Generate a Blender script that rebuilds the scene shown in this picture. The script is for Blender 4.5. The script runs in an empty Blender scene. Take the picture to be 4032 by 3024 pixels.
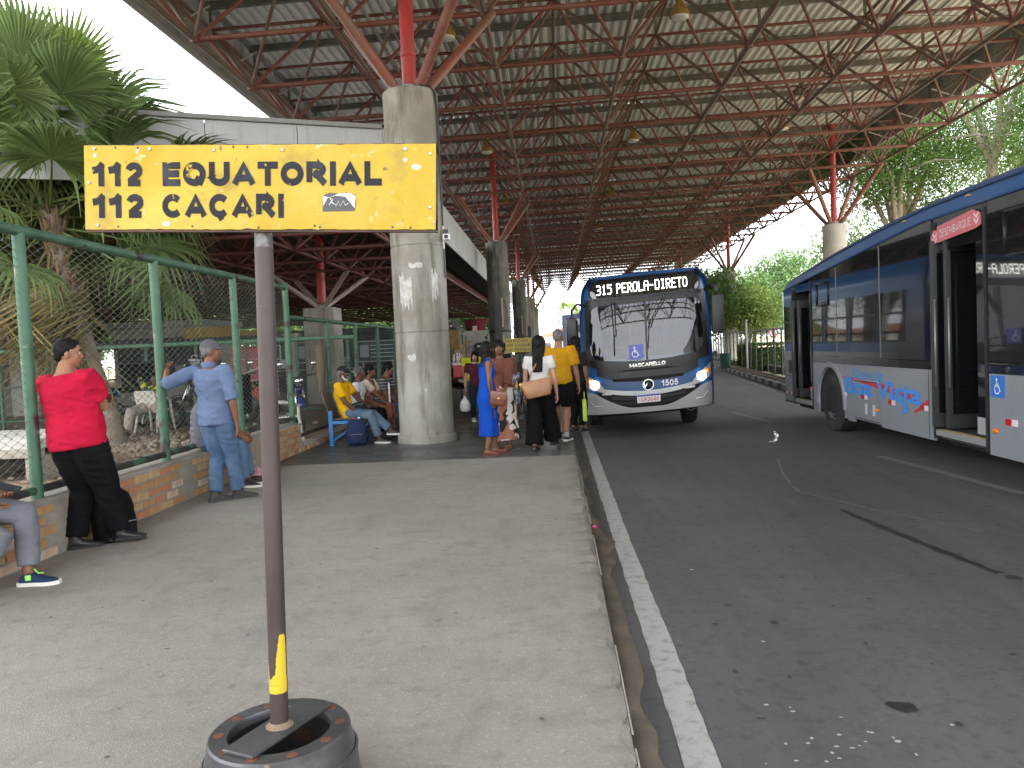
import bpy, bmesh, math, random
import numpy as np
from mathutils import Vector, Matrix, Euler
R = math.radians
rnd = random.Random(7)
nrng = np.random.default_rng(5)
scene = bpy.context.scene
COL = scene.collection

# ---------------------------------------------------------------- camera
CAM_H = 1.425
cam_d = bpy.data.cameras.new('camera')
cam = bpy.data.objects.new('camera', cam_d)
COL.objects.link(cam)
cam_d.sensor_fit = 'HORIZONTAL'
cam_d.sensor_width = 36.0
cam_d.lens = 36.0 * 3064.84 / 4032.0
cam_d.clip_start = 0.05
cam_d.clip_end = 3000
_yaw, _pit, _rol = 0.0581, -0.0472, -0.0455
_f = Vector((-math.sin(_yaw) * math.cos(_pit), math.cos(_yaw) * math.cos(_pit), math.sin(_pit)))
_r = Vector((math.cos(_yaw), math.sin(_yaw), 0))
_u = _r.cross(_f)
_r2 = _r * math.cos(_rol) + _u * math.sin(_rol)
_u2 = -_r * math.sin(_rol) + _u * math.cos(_rol)
cam.matrix_world = Matrix(((_r2.x, _u2.x, -_f.x, 0), (_r2.y, _u2.y, -_f.y, 0), (_r2.z, _u2.z, -_f.z, CAM_H), (0, 0, 0, 1)))
scene.camera = cam

# ---------------------------------------------------------------- sky, sun, exposure
SUN_EL, SUN_AZ = R(58), R(142)          # azimuth clockwise from +Y
world = bpy.data.worlds.new('World')
scene.world = world
world.use_nodes = True
wn, wl = world.node_tree.nodes, world.node_tree.links
wn.clear()
sky = wn.new('ShaderNodeTexSky')
sky.sky_type = 'NISHITA'
sky.sun_disc = False
sky.sun_elevation = SUN_EL
sky.sun_rotation = SUN_AZ
sky.air_density = 1.2
sky.dust_density = 2.0
# broken cloud cover over the blue
tc = wn.new('ShaderNodeTexCoord')
mp = wn.new('ShaderNodeMapping'); mp.inputs['Scale'].default_value = (1.0, 1.0, 2.6)
cn = wn.new('ShaderNodeTexNoise'); cn.inputs['Scale'].default_value = 2.3; cn.inputs['Detail'].default_value = 7; cn.inputs['Roughness'].default_value = 0.55
cr = wn.new('ShaderNodeValToRGB')
cr.color_ramp.elements[0].position = 0.33; cr.color_ramp.elements[0].color = (0.45, 0.45, 0.45, 1)
cr.color_ramp.elements[1].position = 0.52; cr.color_ramp.elements[1].color = (0.98, 0.98, 0.98, 1)
cl = wn.new('ShaderNodeMixRGB'); cl.inputs[2].default_value = (9.0, 9.2, 9.5, 1)
bg = wn.new('ShaderNodeBackground'); bg.inputs['Strength'].default_value = 0.15
wo = wn.new('ShaderNodeOutputWorld')
wl.new(tc.outputs['Generated'], mp.inputs['Vector']); wl.new(mp.outputs['Vector'], cn.inputs['Vector'])
wl.new(cn.outputs['Fac'], cr.inputs['Fac']); wl.new(cr.outputs['Color'], cl.inputs[0])
wl.new(sky.outputs['Color'], cl.inputs[1]); wl.new(cl.outputs['Color'], bg.inputs['Color'])
wl.new(bg.outputs['Background'], wo.inputs['Surface'])
sun_d = bpy.data.lights.new('sun', 'SUN')
sun_d.energy = 3.0
sun_d.angle = R(12)
sun_d.color = (1.0, 0.96, 0.9)
sun = bpy.data.objects.new('sun', sun_d)
COL.objects.link(sun)
_sd = Vector((math.sin(SUN_AZ) * math.cos(SUN_EL), math.cos(SUN_AZ) * math.cos(SUN_EL), math.sin(SUN_EL)))
sun.rotation_euler = (-_sd).to_track_quat('-Z', 'Y').to_euler()
sun.location = (0, 0, 40)
vs = scene.view_settings
vs.view_transform = 'Standard'; vs.look = 'None'; vs.gamma = 1.0; vs.use_curve_mapping = False
vs.exposure = 2.05
scene.cycles.max_bounces = 10
scene.cycles.transparent_max_bounces = 24
scene.cycles.caustics_reflective = False
scene.cycles.caustics_refractive = False

# ---------------------------------------------------------------- materials
def ramp_mix(nt, fac, c1, c2):
    m = nt.nodes.new('ShaderNodeMixRGB')
    if isinstance(fac, float): m.inputs[0].default_value = fac
    else: nt.links.new(fac, m.inputs[0])
    for i, c in ((1, c1), (2, c2)):
        if isinstance(c, (tuple, list)): m.inputs[i].default_value = (*c[:3], 1)
        else: nt.links.new(c, m.inputs[i])
    return m.outputs[0]

def noise_fac(nt, scale, lo=0.4, hi=0.6, detail=5, rough=0.6, coord='Object', vscale=(1, 1, 1), kind='noise', offset=(0, 0, 0)):
    t = nt.nodes.new('ShaderNodeTexCoord')
    m = nt.nodes.new('ShaderNodeMapping'); m.inputs['Scale'].default_value = vscale; m.inputs['Location'].default_value = offset
    nt.links.new(t.outputs[coord], m.inputs['Vector'])
    if kind == 'noise':
        n = nt.nodes.new('ShaderNodeTexNoise'); n.inputs['Scale'].default_value = scale
        n.inputs['Detail'].default_value = detail; n.inputs['Roughness'].default_value = rough
        out = n.outputs['Fac']
    else:
        n = nt.nodes.new('ShaderNodeTexVoronoi'); n.inputs['Scale'].default_value = scale
        out = n.outputs['Distance']
    nt.links.new(m.outputs['Vector'], n.inputs['Vector'])
    mr = nt.nodes.new('ShaderNodeMapRange')
    mr.inputs['From Min'].default_value = lo; mr.inputs['From Max'].default_value = hi
    nt.links.new(out, mr.inputs['Value'])
    return mr.outputs['Result']

MATS = {}
def mat(name, col, rough=0.6, metal=0.0, var=None, bump=None, spec=None, layers=(), emit=None, trans=0.0, coat=0.0, rough_var=None):
    """col: base colour; var=(colour2, scale, lo, hi); layers: list of dict(col, scale, lo, hi, vscale, kind)"""
    if name in MATS: return MATS[name]
    m = bpy.data.materials.new(name); m.use_nodes = True
    nt = m.node_tree; b = nt.nodes['Principled BSDF']
    c = tuple(col)
    if var: c = ramp_mix(nt, noise_fac(nt, var[1], var[2], var[3]), c, var[0])
    for L in layers:
        f = noise_fac(nt, L['scale'], L.get('lo', 0.5), L.get('hi', 0.6), L.get('detail', 5), L.get('rough', 0.6), L.get('coord', 'Object'), L.get('vscale', (1, 1, 1)), L.get('kind', 'noise'), L.get('offset', (0, 0, 0)))
        if L.get('amount', 1) != 1:
            mu = nt.nodes.new('ShaderNodeMath'); mu.operation = 'MULTIPLY'; mu.inputs[1].default_value = L['amount']; nt.links.new(f, mu.inputs[0]); f = mu.outputs[0]
        c = ramp_mix(nt, f, c, L['col'])
    if isinstance(c, tuple): b.inputs['Base Color'].default_value = (*c[:3], 1)
    else: nt.links.new(c, b.inputs['Base Color'])
    b.inputs['Roughness'].default_value = rough
    if rough_var:
        f = noise_fac(nt, rough_var[0], 0.35, 0.65)
        mr = nt.nodes.new('ShaderNodeMapRange'); mr.inputs['To Min'].default_value = rough_var[1]; mr.inputs['To Max'].default_value = rough_var[2]
        nt.links.new(f, mr.inputs['Value']); nt.links.new(mr.outputs[0], b.inputs['Roughness'])
    b.inputs['Metallic'].default_value = metal
    if spec is not None: b.inputs['Specular IOR Level'].default_value = spec
    if trans: b.inputs['Transmission Weight'].default_value = trans
    if coat: b.inputs['Coat Weight'].default_value = coat; b.inputs['Coat Roughness'].default_value = 0.08
    if emit: b.inputs['Emission Color'].default_value = (*emit[0], 1); b.inputs['Emission Strength'].default_value = emit[1]
    if bump:
        f = noise_fac(nt, bump[0], 0.2, 0.8, detail=6)
        bn = nt.nodes.new('ShaderNodeBump'); bn.inputs['Strength'].default_value = bump[1]; bn.inputs['Distance'].default_value = bump[2] if len(bump) > 2 else 0.01
        nt.links.new(f, bn.inputs['Height']); nt.links.new(bn.outputs[0], b.inputs['Normal'])
    MATS[name] = m
    return m

def glass_mat(name, tint, refl=0.12, dark=0.5):
    """window glass: clear reflection over a tinted see-through pane"""
    if name in MATS: return MATS[name]
    m = bpy.data.materials.new(name); m.use_nodes = True
    nt = m.node_tree; nt.nodes.clear()
    o = nt.nodes.new('ShaderNodeOutputMaterial')
    tr = nt.nodes.new('ShaderNodeBsdfTransparent'); tr.inputs[0].default_value = (*tint, 1)
    gl = nt.nodes.new('ShaderNodeBsdfGlossy'); gl.inputs['Roughness'].default_value = 0.015; gl.inputs[0].default_value = (0.95, 0.97, 1, 1)
    fr = nt.nodes.new('ShaderNodeLayerWeight'); fr.inputs['Blend'].default_value = 0.28
    mr = nt.nodes.new('ShaderNodeMapRange'); mr.inputs['To Min'].default_value = refl; mr.inputs['To Max'].default_value = 0.95
    nt.links.new(fr.outputs['Fresnel'], mr.inputs['Value'])
    mx = nt.nodes.new('ShaderNodeMixShader')
    nt.links.new(mr.outputs[0], mx.inputs[0]); nt.links.new(tr.outputs[0], mx.inputs[1]); nt.links.new(gl.outputs[0], mx.inputs[2])
    nt.links.new(mx.outputs[0], o.inputs['Surface'])
    MATS[name] = m
    return m

# ---------------------------------------------------------------- mesh helpers
class MB:
    """collects geometry for ONE mesh object"""
    def __init__(s): s.v = []; s.f = []; s.mi = []; s.cur = 0
    def add(s, vs, fs):
        b = len(s.v); s.v += [tuple(v) for v in vs]
        for f in fs: s.f.append(tuple(b + i for i in f)); s.mi.append(s.cur)
        return s
    def box(s, lo, hi, M=None):
        x0, y0, z0 = lo; x1, y1, z1 = hi
        vs = [(x0,y0,z0),(x1,y0,z0),(x1,y1,z0),(x0,y1,z0),(x0,y0,z1),(x1,y0,z1),(x1,y1,z1),(x0,y1,z1)]
        if M is not None: vs = [M @ Vector(v) for v in vs]
        return s.add(vs, [(0,3,2,1),(4,5,6,7),(0,1,5,4),(1,2,6,5),(2,3,7,6),(3,0,4,7)])
    def bbox(s, lo, hi, b=0.01, M=None):
        """box with chamfered edges"""
        bm = bmesh.new()
        bmesh.ops.create_cube(bm, size=1)
        for v in bm.verts: v.co = Vector([lo[i] + (v.co[i] + .5) * (hi[i] - lo[i]) for i in range(3)])
        bmesh.ops.bevel(bm, geom=list(bm.edges), offset=min(b, 0.49 * min(abs(hi[i] - lo[i]) for i in range(3))), segments=2, profile=0.6, affect='EDGES')
        return s.bm(bm, M)
    def bm(s, bm, M=None):
        bm.verts.index_update()
        vs = [(M @ v.co if M is not None else v.co.copy()) for v in bm.verts]
        s.add(vs, [tuple(v.index for v in f.verts) for f in bm.faces]); bm.free()
        return s
    def rings(s, rs, cap=True, closed=True):
        n = len(rs[0]); b = len(s.v)
        vs = [p for r in rs for p in r]; fs = []
        for i in range(len(rs) - 1):
            for j in range(n if closed else n - 1):
                k = (j + 1) % n
                fs.append((i*n+j, i*n+k, (i+1)*n+k, (i+1)*n+j))
        if cap and closed:
            fs.append(tuple(range(n - 1, -1, -1))); fs.append(tuple((len(rs)-1)*n + j for j in range(n)))
        return s.add(vs, fs)
    def tube(s, pts, r, n=8, cap=True, ell=None):
        pts = [Vector(p) for p in pts]
        rad = r if isinstance(r, (list, tuple)) else [r] * len(pts)
        rs = []; up = None
        for i, p in enumerate(pts):
            d = (pts[min(i+1, len(pts)-1)] - pts[max(i-1, 0)])
            if d.length < 1e-9: d = Vector((0,0,1))
            d.normalize()
            if up is None:
                a = Vector((0,0,1)) if abs(d.z) < 0.9 else Vector((1,0,0))
                up = (a - d * a.dot(d)).normalized()
            else:
                up = (up - d * up.dot(d))
                if up.length < 1e-6: up = d.orthogonal()
                up.normalize()
            w = d.cross(up)
            e = 1.0 if ell is None else ell
            rs.append([p + (up * math.cos(t) + w * math.sin(t) * e) * rad[i] for t in [2*math.pi*k/n for k in range(n)]])
        return s.rings(rs, cap)
    def lathe(s, prof, n=24, c=(0,0,0), axis='z', cap=True, M=None):
        rs = []
        for r, z in prof:
            ring = []
            for k in range(n):
                t = 2*math.pi*k/n; a, b = r*math.cos(t), r*math.sin(t)
                p = {'z': (a, b, z), 'x': (z, a, b), 'y': (b, z, a)}[axis]
                p = Vector((p[0]+c[0], p[1]+c[1], p[2]+c[2]))
                ring.append(M @ p if M is not None else p)
            rs.append(ring)
        return s.rings(rs, cap)
    def ellipsoid(s, c, r, n=12, m=8, M=None):
        rs = []
        for i in range(m + 1):
            ph = -math.pi/2 + math.pi*i/m
            rr, z = max(math.cos(ph), 1e-3), math.sin(ph)
            ring = [Vector((c[0]+r[0]*rr*math.cos(2*math.pi*k/n), c[1]+r[1]*rr*math.sin(2*math.pi*k/n), c[2]+r[2]*z)) for k in range(n)]
            rs.append([M @ p for p in ring] if M is not None else ring)
        return s.rings(rs, True)
    def prism(s, poly, d, M=None):
        """polygon (2-D list) in local XZ extruded along Y from 0 to d"""
        n = len(poly)
        vs = [Vector((x, 0, z)) for x, z in poly] + [Vector((x, d, z)) for x, z in poly]
        if M is not None: vs = [M @ v for v in vs]
        fs = [tuple(range(n)), tuple(range(2*n-1, n-1, -1))] + [(i, i+n, (i+1)%n+n, (i+1)%n) for i in range(n)]
        return s.add(vs, fs)
    def quad(s, a, b, c, d): return s.add([a, b, c, d], [(0,1,2,3)])
    def mesh(s, name, m, smooth=False, auto=None):
        me = bpy.data.meshes.new(name)
        me.from_pydata(s.v, [], s.f)
        for x in (m if isinstance(m, (list, tuple)) else [m]): me.materials.append(x)
        if any(s.mi): me.polygons.foreach_set('material_index', s.mi)
        if smooth: me.polygons.foreach_set('use_smooth', [True]*len(s.f))
        me.update()
        if smooth and auto: me.set_sharp_from_angle(angle=R(auto))
        return me
    def build(s, name, m, parent=None, smooth=False, auto=None, fix=False, **kw):
        me = s.mesh(name, m, smooth, auto)
        if fix:
            bm = bmesh.new(); bm.from_mesh(me); bmesh.ops.recalc_face_normals(bm, faces=bm.faces); bm.to_mesh(me); bm.free()
        return link(name, me, parent, **kw)

def link(name, data, parent=None, loc=None, rot=None, scale=None, **kw):
    o = bpy.data.objects.new(name, data)
    COL.objects.link(o)
    if parent is not None: o.parent = parent
    if loc is not None: o.location = loc
    if rot is not None: o.rotation_euler = rot
    if scale is not None: o.scale = scale
    for k, v in kw.items(): o[k] = v
    return o

def thing(name, label, cat, loc=(0,0,0), rot=(0,0,0), group=None):
    o = link(name, None, None, loc, rot)
    o.empty_display_size = 0.2
    o['label'] = label; o['category'] = cat
    if group: o['group'] = group
    return o
def tag(o, label, cat, group=None):
    o['label'] = label; o['category'] = cat
    if group: o['group'] = group
    return o
def structure(o): o['kind'] = 'structure'; return o
def stuff(o): o['kind'] = 'stuff'; return o

def copy_tree(o, label=None, loc=None, rot=None):
    def rec(a, par):
        c = a.copy(); COL.objects.link(c)
        if par is not None: c.parent = par; c.matrix_parent_inverse = a.matrix_parent_inverse
        for ch in a.children: rec(ch, c)
        return c
    c = rec(o, None)
    if label: c['label'] = label
    if loc is not None: c.location = loc
    if rot is not None: c.rotation_euler = rot
    return c

_DG = {}
def eval_mesh(o):
    """evaluated copy of an object's mesh (modifiers or text applied)"""
    bpy.context.view_layer.update()
    dg = bpy.context.evaluated_depsgraph_get()
    return bpy.data.meshes.new_from_object(o.evaluated_get(dg), depsgraph=dg)

def text_mesh(txt, size, m, weight=0.0, depth=0.001, align='LEFT', xscale=1.0, shear=0.0):
    c = bpy.data.curves.new('lettering', 'FONT')
    c.body = txt; c.size = size; c.extrude = depth; c.offset = weight; c.align_x = align; c.shear = shear
    c.resolution_u = 3
    o = bpy.data.objects.new('lettering', c); COL.objects.link(o)
    me = eval_mesh(o)
    COL.objects.unlink(o); bpy.data.objects.remove(o)
    me.materials.clear(); me.materials.append(m)
    if xscale != 1.0:
        me.transform(Matrix.Diagonal((xscale, 1, 1, 1)))
    me.name = 'lettering'
    return me
def _arc(cx, cy, rx, ry, a0, a1, n=12): return [(cx + rx * math.cos(R(a0 + (a1 - a0) * k / n)), cy + ry * math.sin(R(a0 + (a1 - a0) * k / n))) for k in range(n + 1)]
_O = lambda w: [_arc(w/2, .5, w/2, .5, 90, 450, 26)]
def _glyph(c):
    if c == '1': return .40, [[(.0, .76), (.16, .80), (.29, .985)], [(.31, 1), (.31, 0)]]
    if c == '2': return .62, [_arc(.30, .70, .28, .30, 170, -38, 12) + [(.06, .06)], [(.0, 0), (.62, 0)]]
    if c == '3': return .6, [_arc(.28, .74, .27, .26, 160, -80, 10), _arc(.28, .27, .31, .27, 80, -165, 12)]
    if c == '4': return .66, [[(.46, 0), (.46, 1)], [(.42, .96), (.0, .27), (.66, .27)]]
    if c == '5': return .6, [[(.56, 1), (.10, 1), (.05, .52)] + _arc(.28, .32, .31, .32, 130, -160, 12)]
    if c == '6': return .62, [_arc(.31, .30, .30, .30, 90, 450, 18), [(.52, .98), (.25, .80)] + _arc(.31, .32, .31, .3, 150, 190, 3)]
    if c == '8': return .62, [_arc(.31, .74, .25, .26, 90, 450, 18), _arc(.31, .26, .30, .26, 90, 450, 18)]
    if c in 'O0': return (.84 if c == 'O' else .62), _O(.84 if c == 'O' else .62)
    if c == 'Q': return .86, _O(.84) + [[(.46, .26), (.84, -.04)]]
    if c in 'CÇ': return .78, [_arc(.41, .5, .41, .5, 42, 318, 18)] + ([[(.42, 0), (.46, -.14), (.34, -.24)]] if c == 'Ç' else [])
    if c == 'G': return .82, [_arc(.41, .5, .41, .5, 42, 330, 18) + [(.78, .46), (.48, .46)]]
    if c == 'S': return .66, [_arc(.33, .745, .31, .255, 30, 270, 12) + _arc(.33, .25, .33, .25, 90, -155, 12)]
    if c == 'U': return .74, [[(.0, 1), (.0, .36)] + _arc(.37, .36, .37, .36, 180, 360, 12) + [(.74, 1)]]
    if c in 'DB': return .70, [[(0, 0), (0, 1), (.30, 1)] + (_arc(.30, .5, .42, .5, 90, -90, 12) if c == 'D' else _arc(.34, .75, .27, .25, 90, -90, 8) + [(.2, .5)]) + ([(0, 0)] if c == 'D' else [])] + ([] if c == 'D' else [[(.05, .5), (.36, .5)] + _arc(.36, .25, .32, .25, 90, -90, 8) + [(0, 0)]])
    if c == 'R': return .72, [[(0, 0), (0, 1), (.38, 1)] + _arc(.38, .73, .28, .27, 90, -90, 8) + [(.2, .46)], [(.34, .46), (.70, 0)]]
    if c == 'K': return .70, [[(0, 0), (0, 1)], [(.66, 1), (.05, .42)], [(.22, .56), (.70, 0)]]
    if c in 'AÃ': return .82, [[(0, 0), (.41, 1), (.82, 0)], [(.16, .26), (.66, .26)]] + ([[(.2, 1.16), (.34, 1.24), (.48, 1.16), (.62, 1.24)]] if c == 'Ã' else [])
    if c == '.': return .16, [[(.08, 0), (.08, .16)]]
    P = {'E': (.6, [[(.6, 1), (0, 1), (0, 0), (.6, 0)], [(0, .52), (.54, .52)]]), 'T': (.7, [[(.35, 0), (.35, 1)], [(0, 1), (.7, 1)]]), 'I': (.0, [[(0, 0), (0, 1)]]), 'L': (.56, [[(0, 1), (0, 0), (.56, 0)]]),
         'M': (.98, [[(0, 0), (0, 1)], [(0, .96), (.49, .16), (.98, .96)], [(.98, 1), (.98, 0)]]), 'N': (.74, [[(0, 0), (0, 1), (.74, 0), (.74, 1)]]), 'V': (.80, [[(0, 1), (.40, 0), (.80, 1)]]), 'W': (1.0, [[(0, 1), (.25, 0), (.5, 1), (.75, 0), (1, 1)]]), ' ': (.30, [])}
    return P.get(c, P['I'])
def stroke_text(txt, w_, h_, m, wt=.17, depth=.0006, squeeze=True):
    """block capitals built from mitred bands, fitted into w_ x h_ (baseline at 0)"""
    mb = MB(); x = 0.0; gap = wt * 1.0 + .14; n_ = 0; hw_ = wt / 2
    for c in txt:
        gw, ls = _glyph(c)
        for L in ls:
            P_ = [Vector((hw_ + px, hw_ + py * (1 - wt))) for px, py in L]; closed = (P_[0] - P_[-1]).length < 1e-4
            if closed: P_ = P_[:-1]
            k = len(P_); vs = []
            for i, p in enumerate(P_):
                a = P_[(i - 1) % k] if (closed or i > 0) else None; b = P_[(i + 1) % k] if (closed or i < k - 1) else None
                d1 = (p - a).normalized() if a is not None else None; d2 = (b - p).normalized() if b is not None else None
                d1 = d1 if d1 is not None else d2; d2 = d2 if d2 is not None else d1
                n1 = Vector((-d1.y, d1.x)); n2 = Vector((-d2.y, d2.x)); mt = (n1 + n2); mt = mt.normalized() if mt.length > 1e-3 else n1; s_ = min(1.15 if c in 'AÃVMNW' else 1.8, 1 / max(.3, mt.dot(n1)))
                ext = Vector((0, 0))
                if not closed and i in (0, k - 1) and len(L) == 2 and c not in 'AQKR12': ext = Vector((0, 0))
                vs += [(x + p.x + mt.x * hw_ * s_, p.y + mt.y * hw_ * s_, depth * (1 + .8 * n_)), (x + p.x - mt.x * hw_ * s_, p.y - mt.y * hw_ * s_, depth * (1 + .8 * n_))]
            q = k if closed else k - 1
            if c in 'EFTLI1HDBRNMKU4V AÃ' and not closed and (len(L) <= 8 or c == 'U'):      # square the butt ends
                d = (P_[0] - P_[1]).normalized() * (hw_ if c not in 'AÃV1RK' or L[0][1] not in (0, 1) else hw_ * .6)
                for j in (0, 1): vs[j] = (vs[j][0] + d.x, vs[j][1] + d.y, vs[j][2])
                d = (P_[-1] - P_[-2]).normalized() * (hw_ if c not in 'AÃVRK' else hw_ * .6)
                if not (c in 'RB' and len(L) > 3):
                    for j in (-2, -1): vs[j] = (vs[j][0] + d.x, vs[j][1] + d.y, vs[j][2])
            mb.add(vs, [(2*i, 2*i+1, 2*((i+1) % k)+1, 2*((i+1) % k)) for i in range(q)]); n_ = (n_ + 1) % 3
        x += gw + wt + (gap - wt)
    W_ = x - (gap - wt)
    mb.v = [(a * w_ / W_, b * h_, c_) for a, b, c_ in mb.v]
    return mb.mesh('lettering', m)
# text lies in its local XY plane, facing +Z; this frame stands it up facing -Y (towards the viewer), baseline along +X
STAND = Euler((math.pi/2, 0, 0))
# ================================================================ SETTING
M_asphalt = mat('asphalt', (0.076, 0.077, 0.080), 0.82, var=((0.108, 0.108, 0.108), 0.35, 0.35, 0.7), bump=(220, 0.5, 0.004),
    layers=[dict(col=(0.10, 0.10, 0.10), scale=150, lo=0.60, hi=0.70, amount=0.55), dict(col=(0.03, 0.03, 0.032), scale=140, lo=0.58, hi=0.68, offset=(4, 3, 1), amount=0.5),
            dict(col=(0.045, 0.046, 0.048), scale=1.5, lo=0.45, hi=0.70, vscale=(1.0, 0.06, 1), amount=0.55), dict(col=(0.045, 0.045, 0.047), scale=16, lo=0.52, hi=0.68, amount=0.5), dict(col=(0.15, 0.148, 0.145), scale=34, lo=0.60, hi=0.70, amount=0.4), dict(col=(0.04, 0.04, 0.042), scale=5, lo=0.60, hi=0.72, vscale=(1, .6, 1), amount=0.5), dict(col=(0.13, 0.128, 0.122), scale=2.2, lo=0.58, hi=0.72, vscale=(1, .3, 1), offset=(3, 7, 2), amount=0.35),
            dict(col=(0.035, 0.035, 0.037), scale=3.3, lo=0.12, hi=0.06, kind='voronoi', vscale=(1, 0.9, 1), amount=0.7),
            dict(col=(0.075, 0.073, 0.07), scale=0.7, lo=0.55, hi=0.8, offset=(9, 2, 0), amount=0.5)])
M_plat = mat('worn_concrete', (0.285, 0.262, 0.230), 0.9, var=((0.21, 0.194, 0.172), 0.8, 0.3, 0.72), bump=(120, 0.55, 0.005),
    layers=[dict(col=(0.42, 0.39, 0.345), scale=55, lo=0.55, hi=0.68, amount=0.5), dict(col=(0.075, 0.07, 0.064), scale=75, lo=0.64, hi=0.72, amount=0.75),
            dict(col=(0.15, 0.14, 0.125), scale=13, lo=0.54, hi=0.70, amount=0.5), dict(col=(0.36, 0.335, 0.30), scale=22, lo=0.58, hi=0.7, amount=0.4), dict(col=(0.17, 0.16, 0.145), scale=2.6, lo=0.55, hi=0.70, vscale=(1, .5, 1), offset=(6, 2, 0), amount=0.55), dict(col=(0.18, 0.168, 0.15), scale=4.5, lo=0.52, hi=0.72, vscale=(0.7, 1.2, 1), amount=0.55),
            dict(col=(0.12, 0.115, 0.11), scale=2.3, lo=0.06, hi=0.03, kind='voronoi', amount=0.6),
            dict(col=(0.36, 0.35, 0.33), scale=3.1, lo=0.035, hi=0.02, kind='voronoi', offset=(3, 5, 0), amount=0.7)])
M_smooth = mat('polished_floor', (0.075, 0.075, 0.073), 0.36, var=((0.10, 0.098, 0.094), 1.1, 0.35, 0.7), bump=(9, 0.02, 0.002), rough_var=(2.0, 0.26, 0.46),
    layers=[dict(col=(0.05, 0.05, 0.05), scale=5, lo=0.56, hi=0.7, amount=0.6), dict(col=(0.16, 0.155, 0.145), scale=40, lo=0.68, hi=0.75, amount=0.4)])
M_kerb = mat('kerb_concrete', (0.28, 0.255, 0.222), 0.9, var=((0.20, 0.187, 0.167), 5, 0.35, 0.65), bump=(70, 0.6, 0.008),
    layers=[dict(col=(0.14, 0.13, 0.12), scale=60, lo=0.60, hi=0.70, amount=0.8), dict(col=(0.40, 0.25, 0.10), scale=4, lo=0.62, hi=0.72, amount=0.35)])
M_sand = mat('gutter_sand', (0.16, 0.128, 0.092), 0.95, var=((0.10, 0.086, 0.07), 6, 0.35, 0.65), bump=(150, 0.5, 0.006))
M_roadwhite = mat('road_paint', (0.36, 0.355, 0.34), 0.8, bump=(200, 0.4, 0.003), layers=[dict(col=(0.16, 0.155, 0.15), scale=14, lo=0.50, hi=0.72, amount=0.75), dict(col=(0.12, 0.12, 0.12), scale=110, lo=0.60, hi=0.68, amount=0.7), dict(col=(0.10, 0.10, 0.10), scale=7, lo=0.66, hi=0.74, amount=0.7)])
M_roadgrey = mat('faded_road_paint', (0.15, 0.15, 0.15), 0.85, layers=[dict(col=(0.10, 0.10, 0.10), scale=60, lo=0.5, hi=0.66, amount=0.7)])
M_soil = mat('yard_soil', (0.33, 0.235, 0.15), 0.95, var=((0.22, 0.16, 0.11), 1.5, 0.35, 0.65), bump=(40, 0.7, 0.02), layers=[dict(col=(0.42, 0.35, 0.27), scale=25, lo=0.6, hi=0.7)])
M_stone = mat('rubble', (0.36, 0.31, 0.26), 0.9, var=((0.22, 0.15, 0.10), 6, 0.4, 0.6), bump=(30, 0.5, 0.01))
M_ground = mat('far_ground', (0.25, 0.22, 0.16), 0.95, var=((0.14, 0.15, 0.07), 0.15, 0.4, 0.6))

KX, KZ = 0.22, -0.15      # kerb edge of the platform and level of the road
SPLIT = 10.03             # rough pavement ends, polished floor begins
g = MB().quad((-900, -200, -0.30), (900, -200, -0.30), (900, 1500, -0.30), (-900, 1500, -0.30)); structure(g.build('ground', M_ground))
rd = MB(); rd.quad((KX - .05, -6, KZ), (7.2, -6, KZ), (7.2, 16, KZ), (KX - .05, 16, KZ))
rd.quad((KX - .05, 16, KZ), (6.02, 16, KZ), (11.6, 120, KZ), (KX - .05, 120, KZ)); rd.quad((7.2, -6, KZ), (16, -6, KZ), (8.2, 16, KZ), (7.2, 16, KZ))
rd.v[5] = (7.2, 16, KZ)
structure(rd.build('road', M_asphalt))

# platform: rough pavement near, polished floor beyond; a kerb strip with a chipped lip along the road
pl = MB(); pl.box((-3.86, -6, -0.29), (KX - 0.17, SPLIT, 0.0)); structure(pl.build('platform_pavement', M_plat))
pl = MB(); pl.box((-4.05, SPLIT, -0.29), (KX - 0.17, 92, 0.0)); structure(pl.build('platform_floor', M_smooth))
def kerb_strip(y0, y1, m, name):
    k = MB(); ys = np.arange(y0, y1 + 1e-6, 0.06 if y1 < 12 else 0.4); rs = []
    for i, y in enumerate(ys):
        c = 0.012 * max(0, nrng.normal()) if y < 12 else 0.004
        e = KX - 0.002 - c
        rs.append([(KX - 0.17, y, -0.29), (KX - 0.17, y, 0.001), (e - 0.03, y, 0.0 - 0.2 * c), (e, y, -0.022 - c), (KX + 0.004, y, -0.07), (KX + 0.006, y, -0.29)])
    k.rings(rs, True); structure(k.build(name, m, smooth=True, auto=40))
M_lip = mat('kerb_face', (0.5, 0.49, 0.46), 0.85, layers=[dict(col=(0.12, 0.12, 0.12), scale=5, lo=0.45, hi=0.55)])
kerb_strip(-6, SPLIT, M_plat, 'kerb')
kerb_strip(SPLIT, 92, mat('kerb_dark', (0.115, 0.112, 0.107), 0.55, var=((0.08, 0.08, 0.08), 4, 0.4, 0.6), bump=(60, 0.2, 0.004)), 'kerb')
# remnants of white lime on the kerb face
lp = MB()
y = 1.0
while y < 9.9:
    L = 0.25 + rnd.random() * 0.9
    if rnd.random() < 0.6:
        n = max(2, int(L / 0.05)); rs = []
        for i in range(n + 1):
            t = y + L * i / n; h = 0.004 + 0.014 * rnd.random() * math.sin(math.pi * i / n)
            rs.append([(KX + 0.007, t, -0.035), (KX + 0.009, t, -0.035), (KX + 0.007, t, -0.035 + h), (KX + 0.001, t, -0.035 + h)])
        lp.rings(rs, True)
    y += L + rnd.random() * 0.5
structure(lp.build('kerb_whitewash', mat('lime_wash', (0.38, 0.37, 0.34), 0.9)))
from mathutils import noise as _mn
def mathutils_noise(t): return _mn.noise(Vector((t, .3, .7)))
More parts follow.
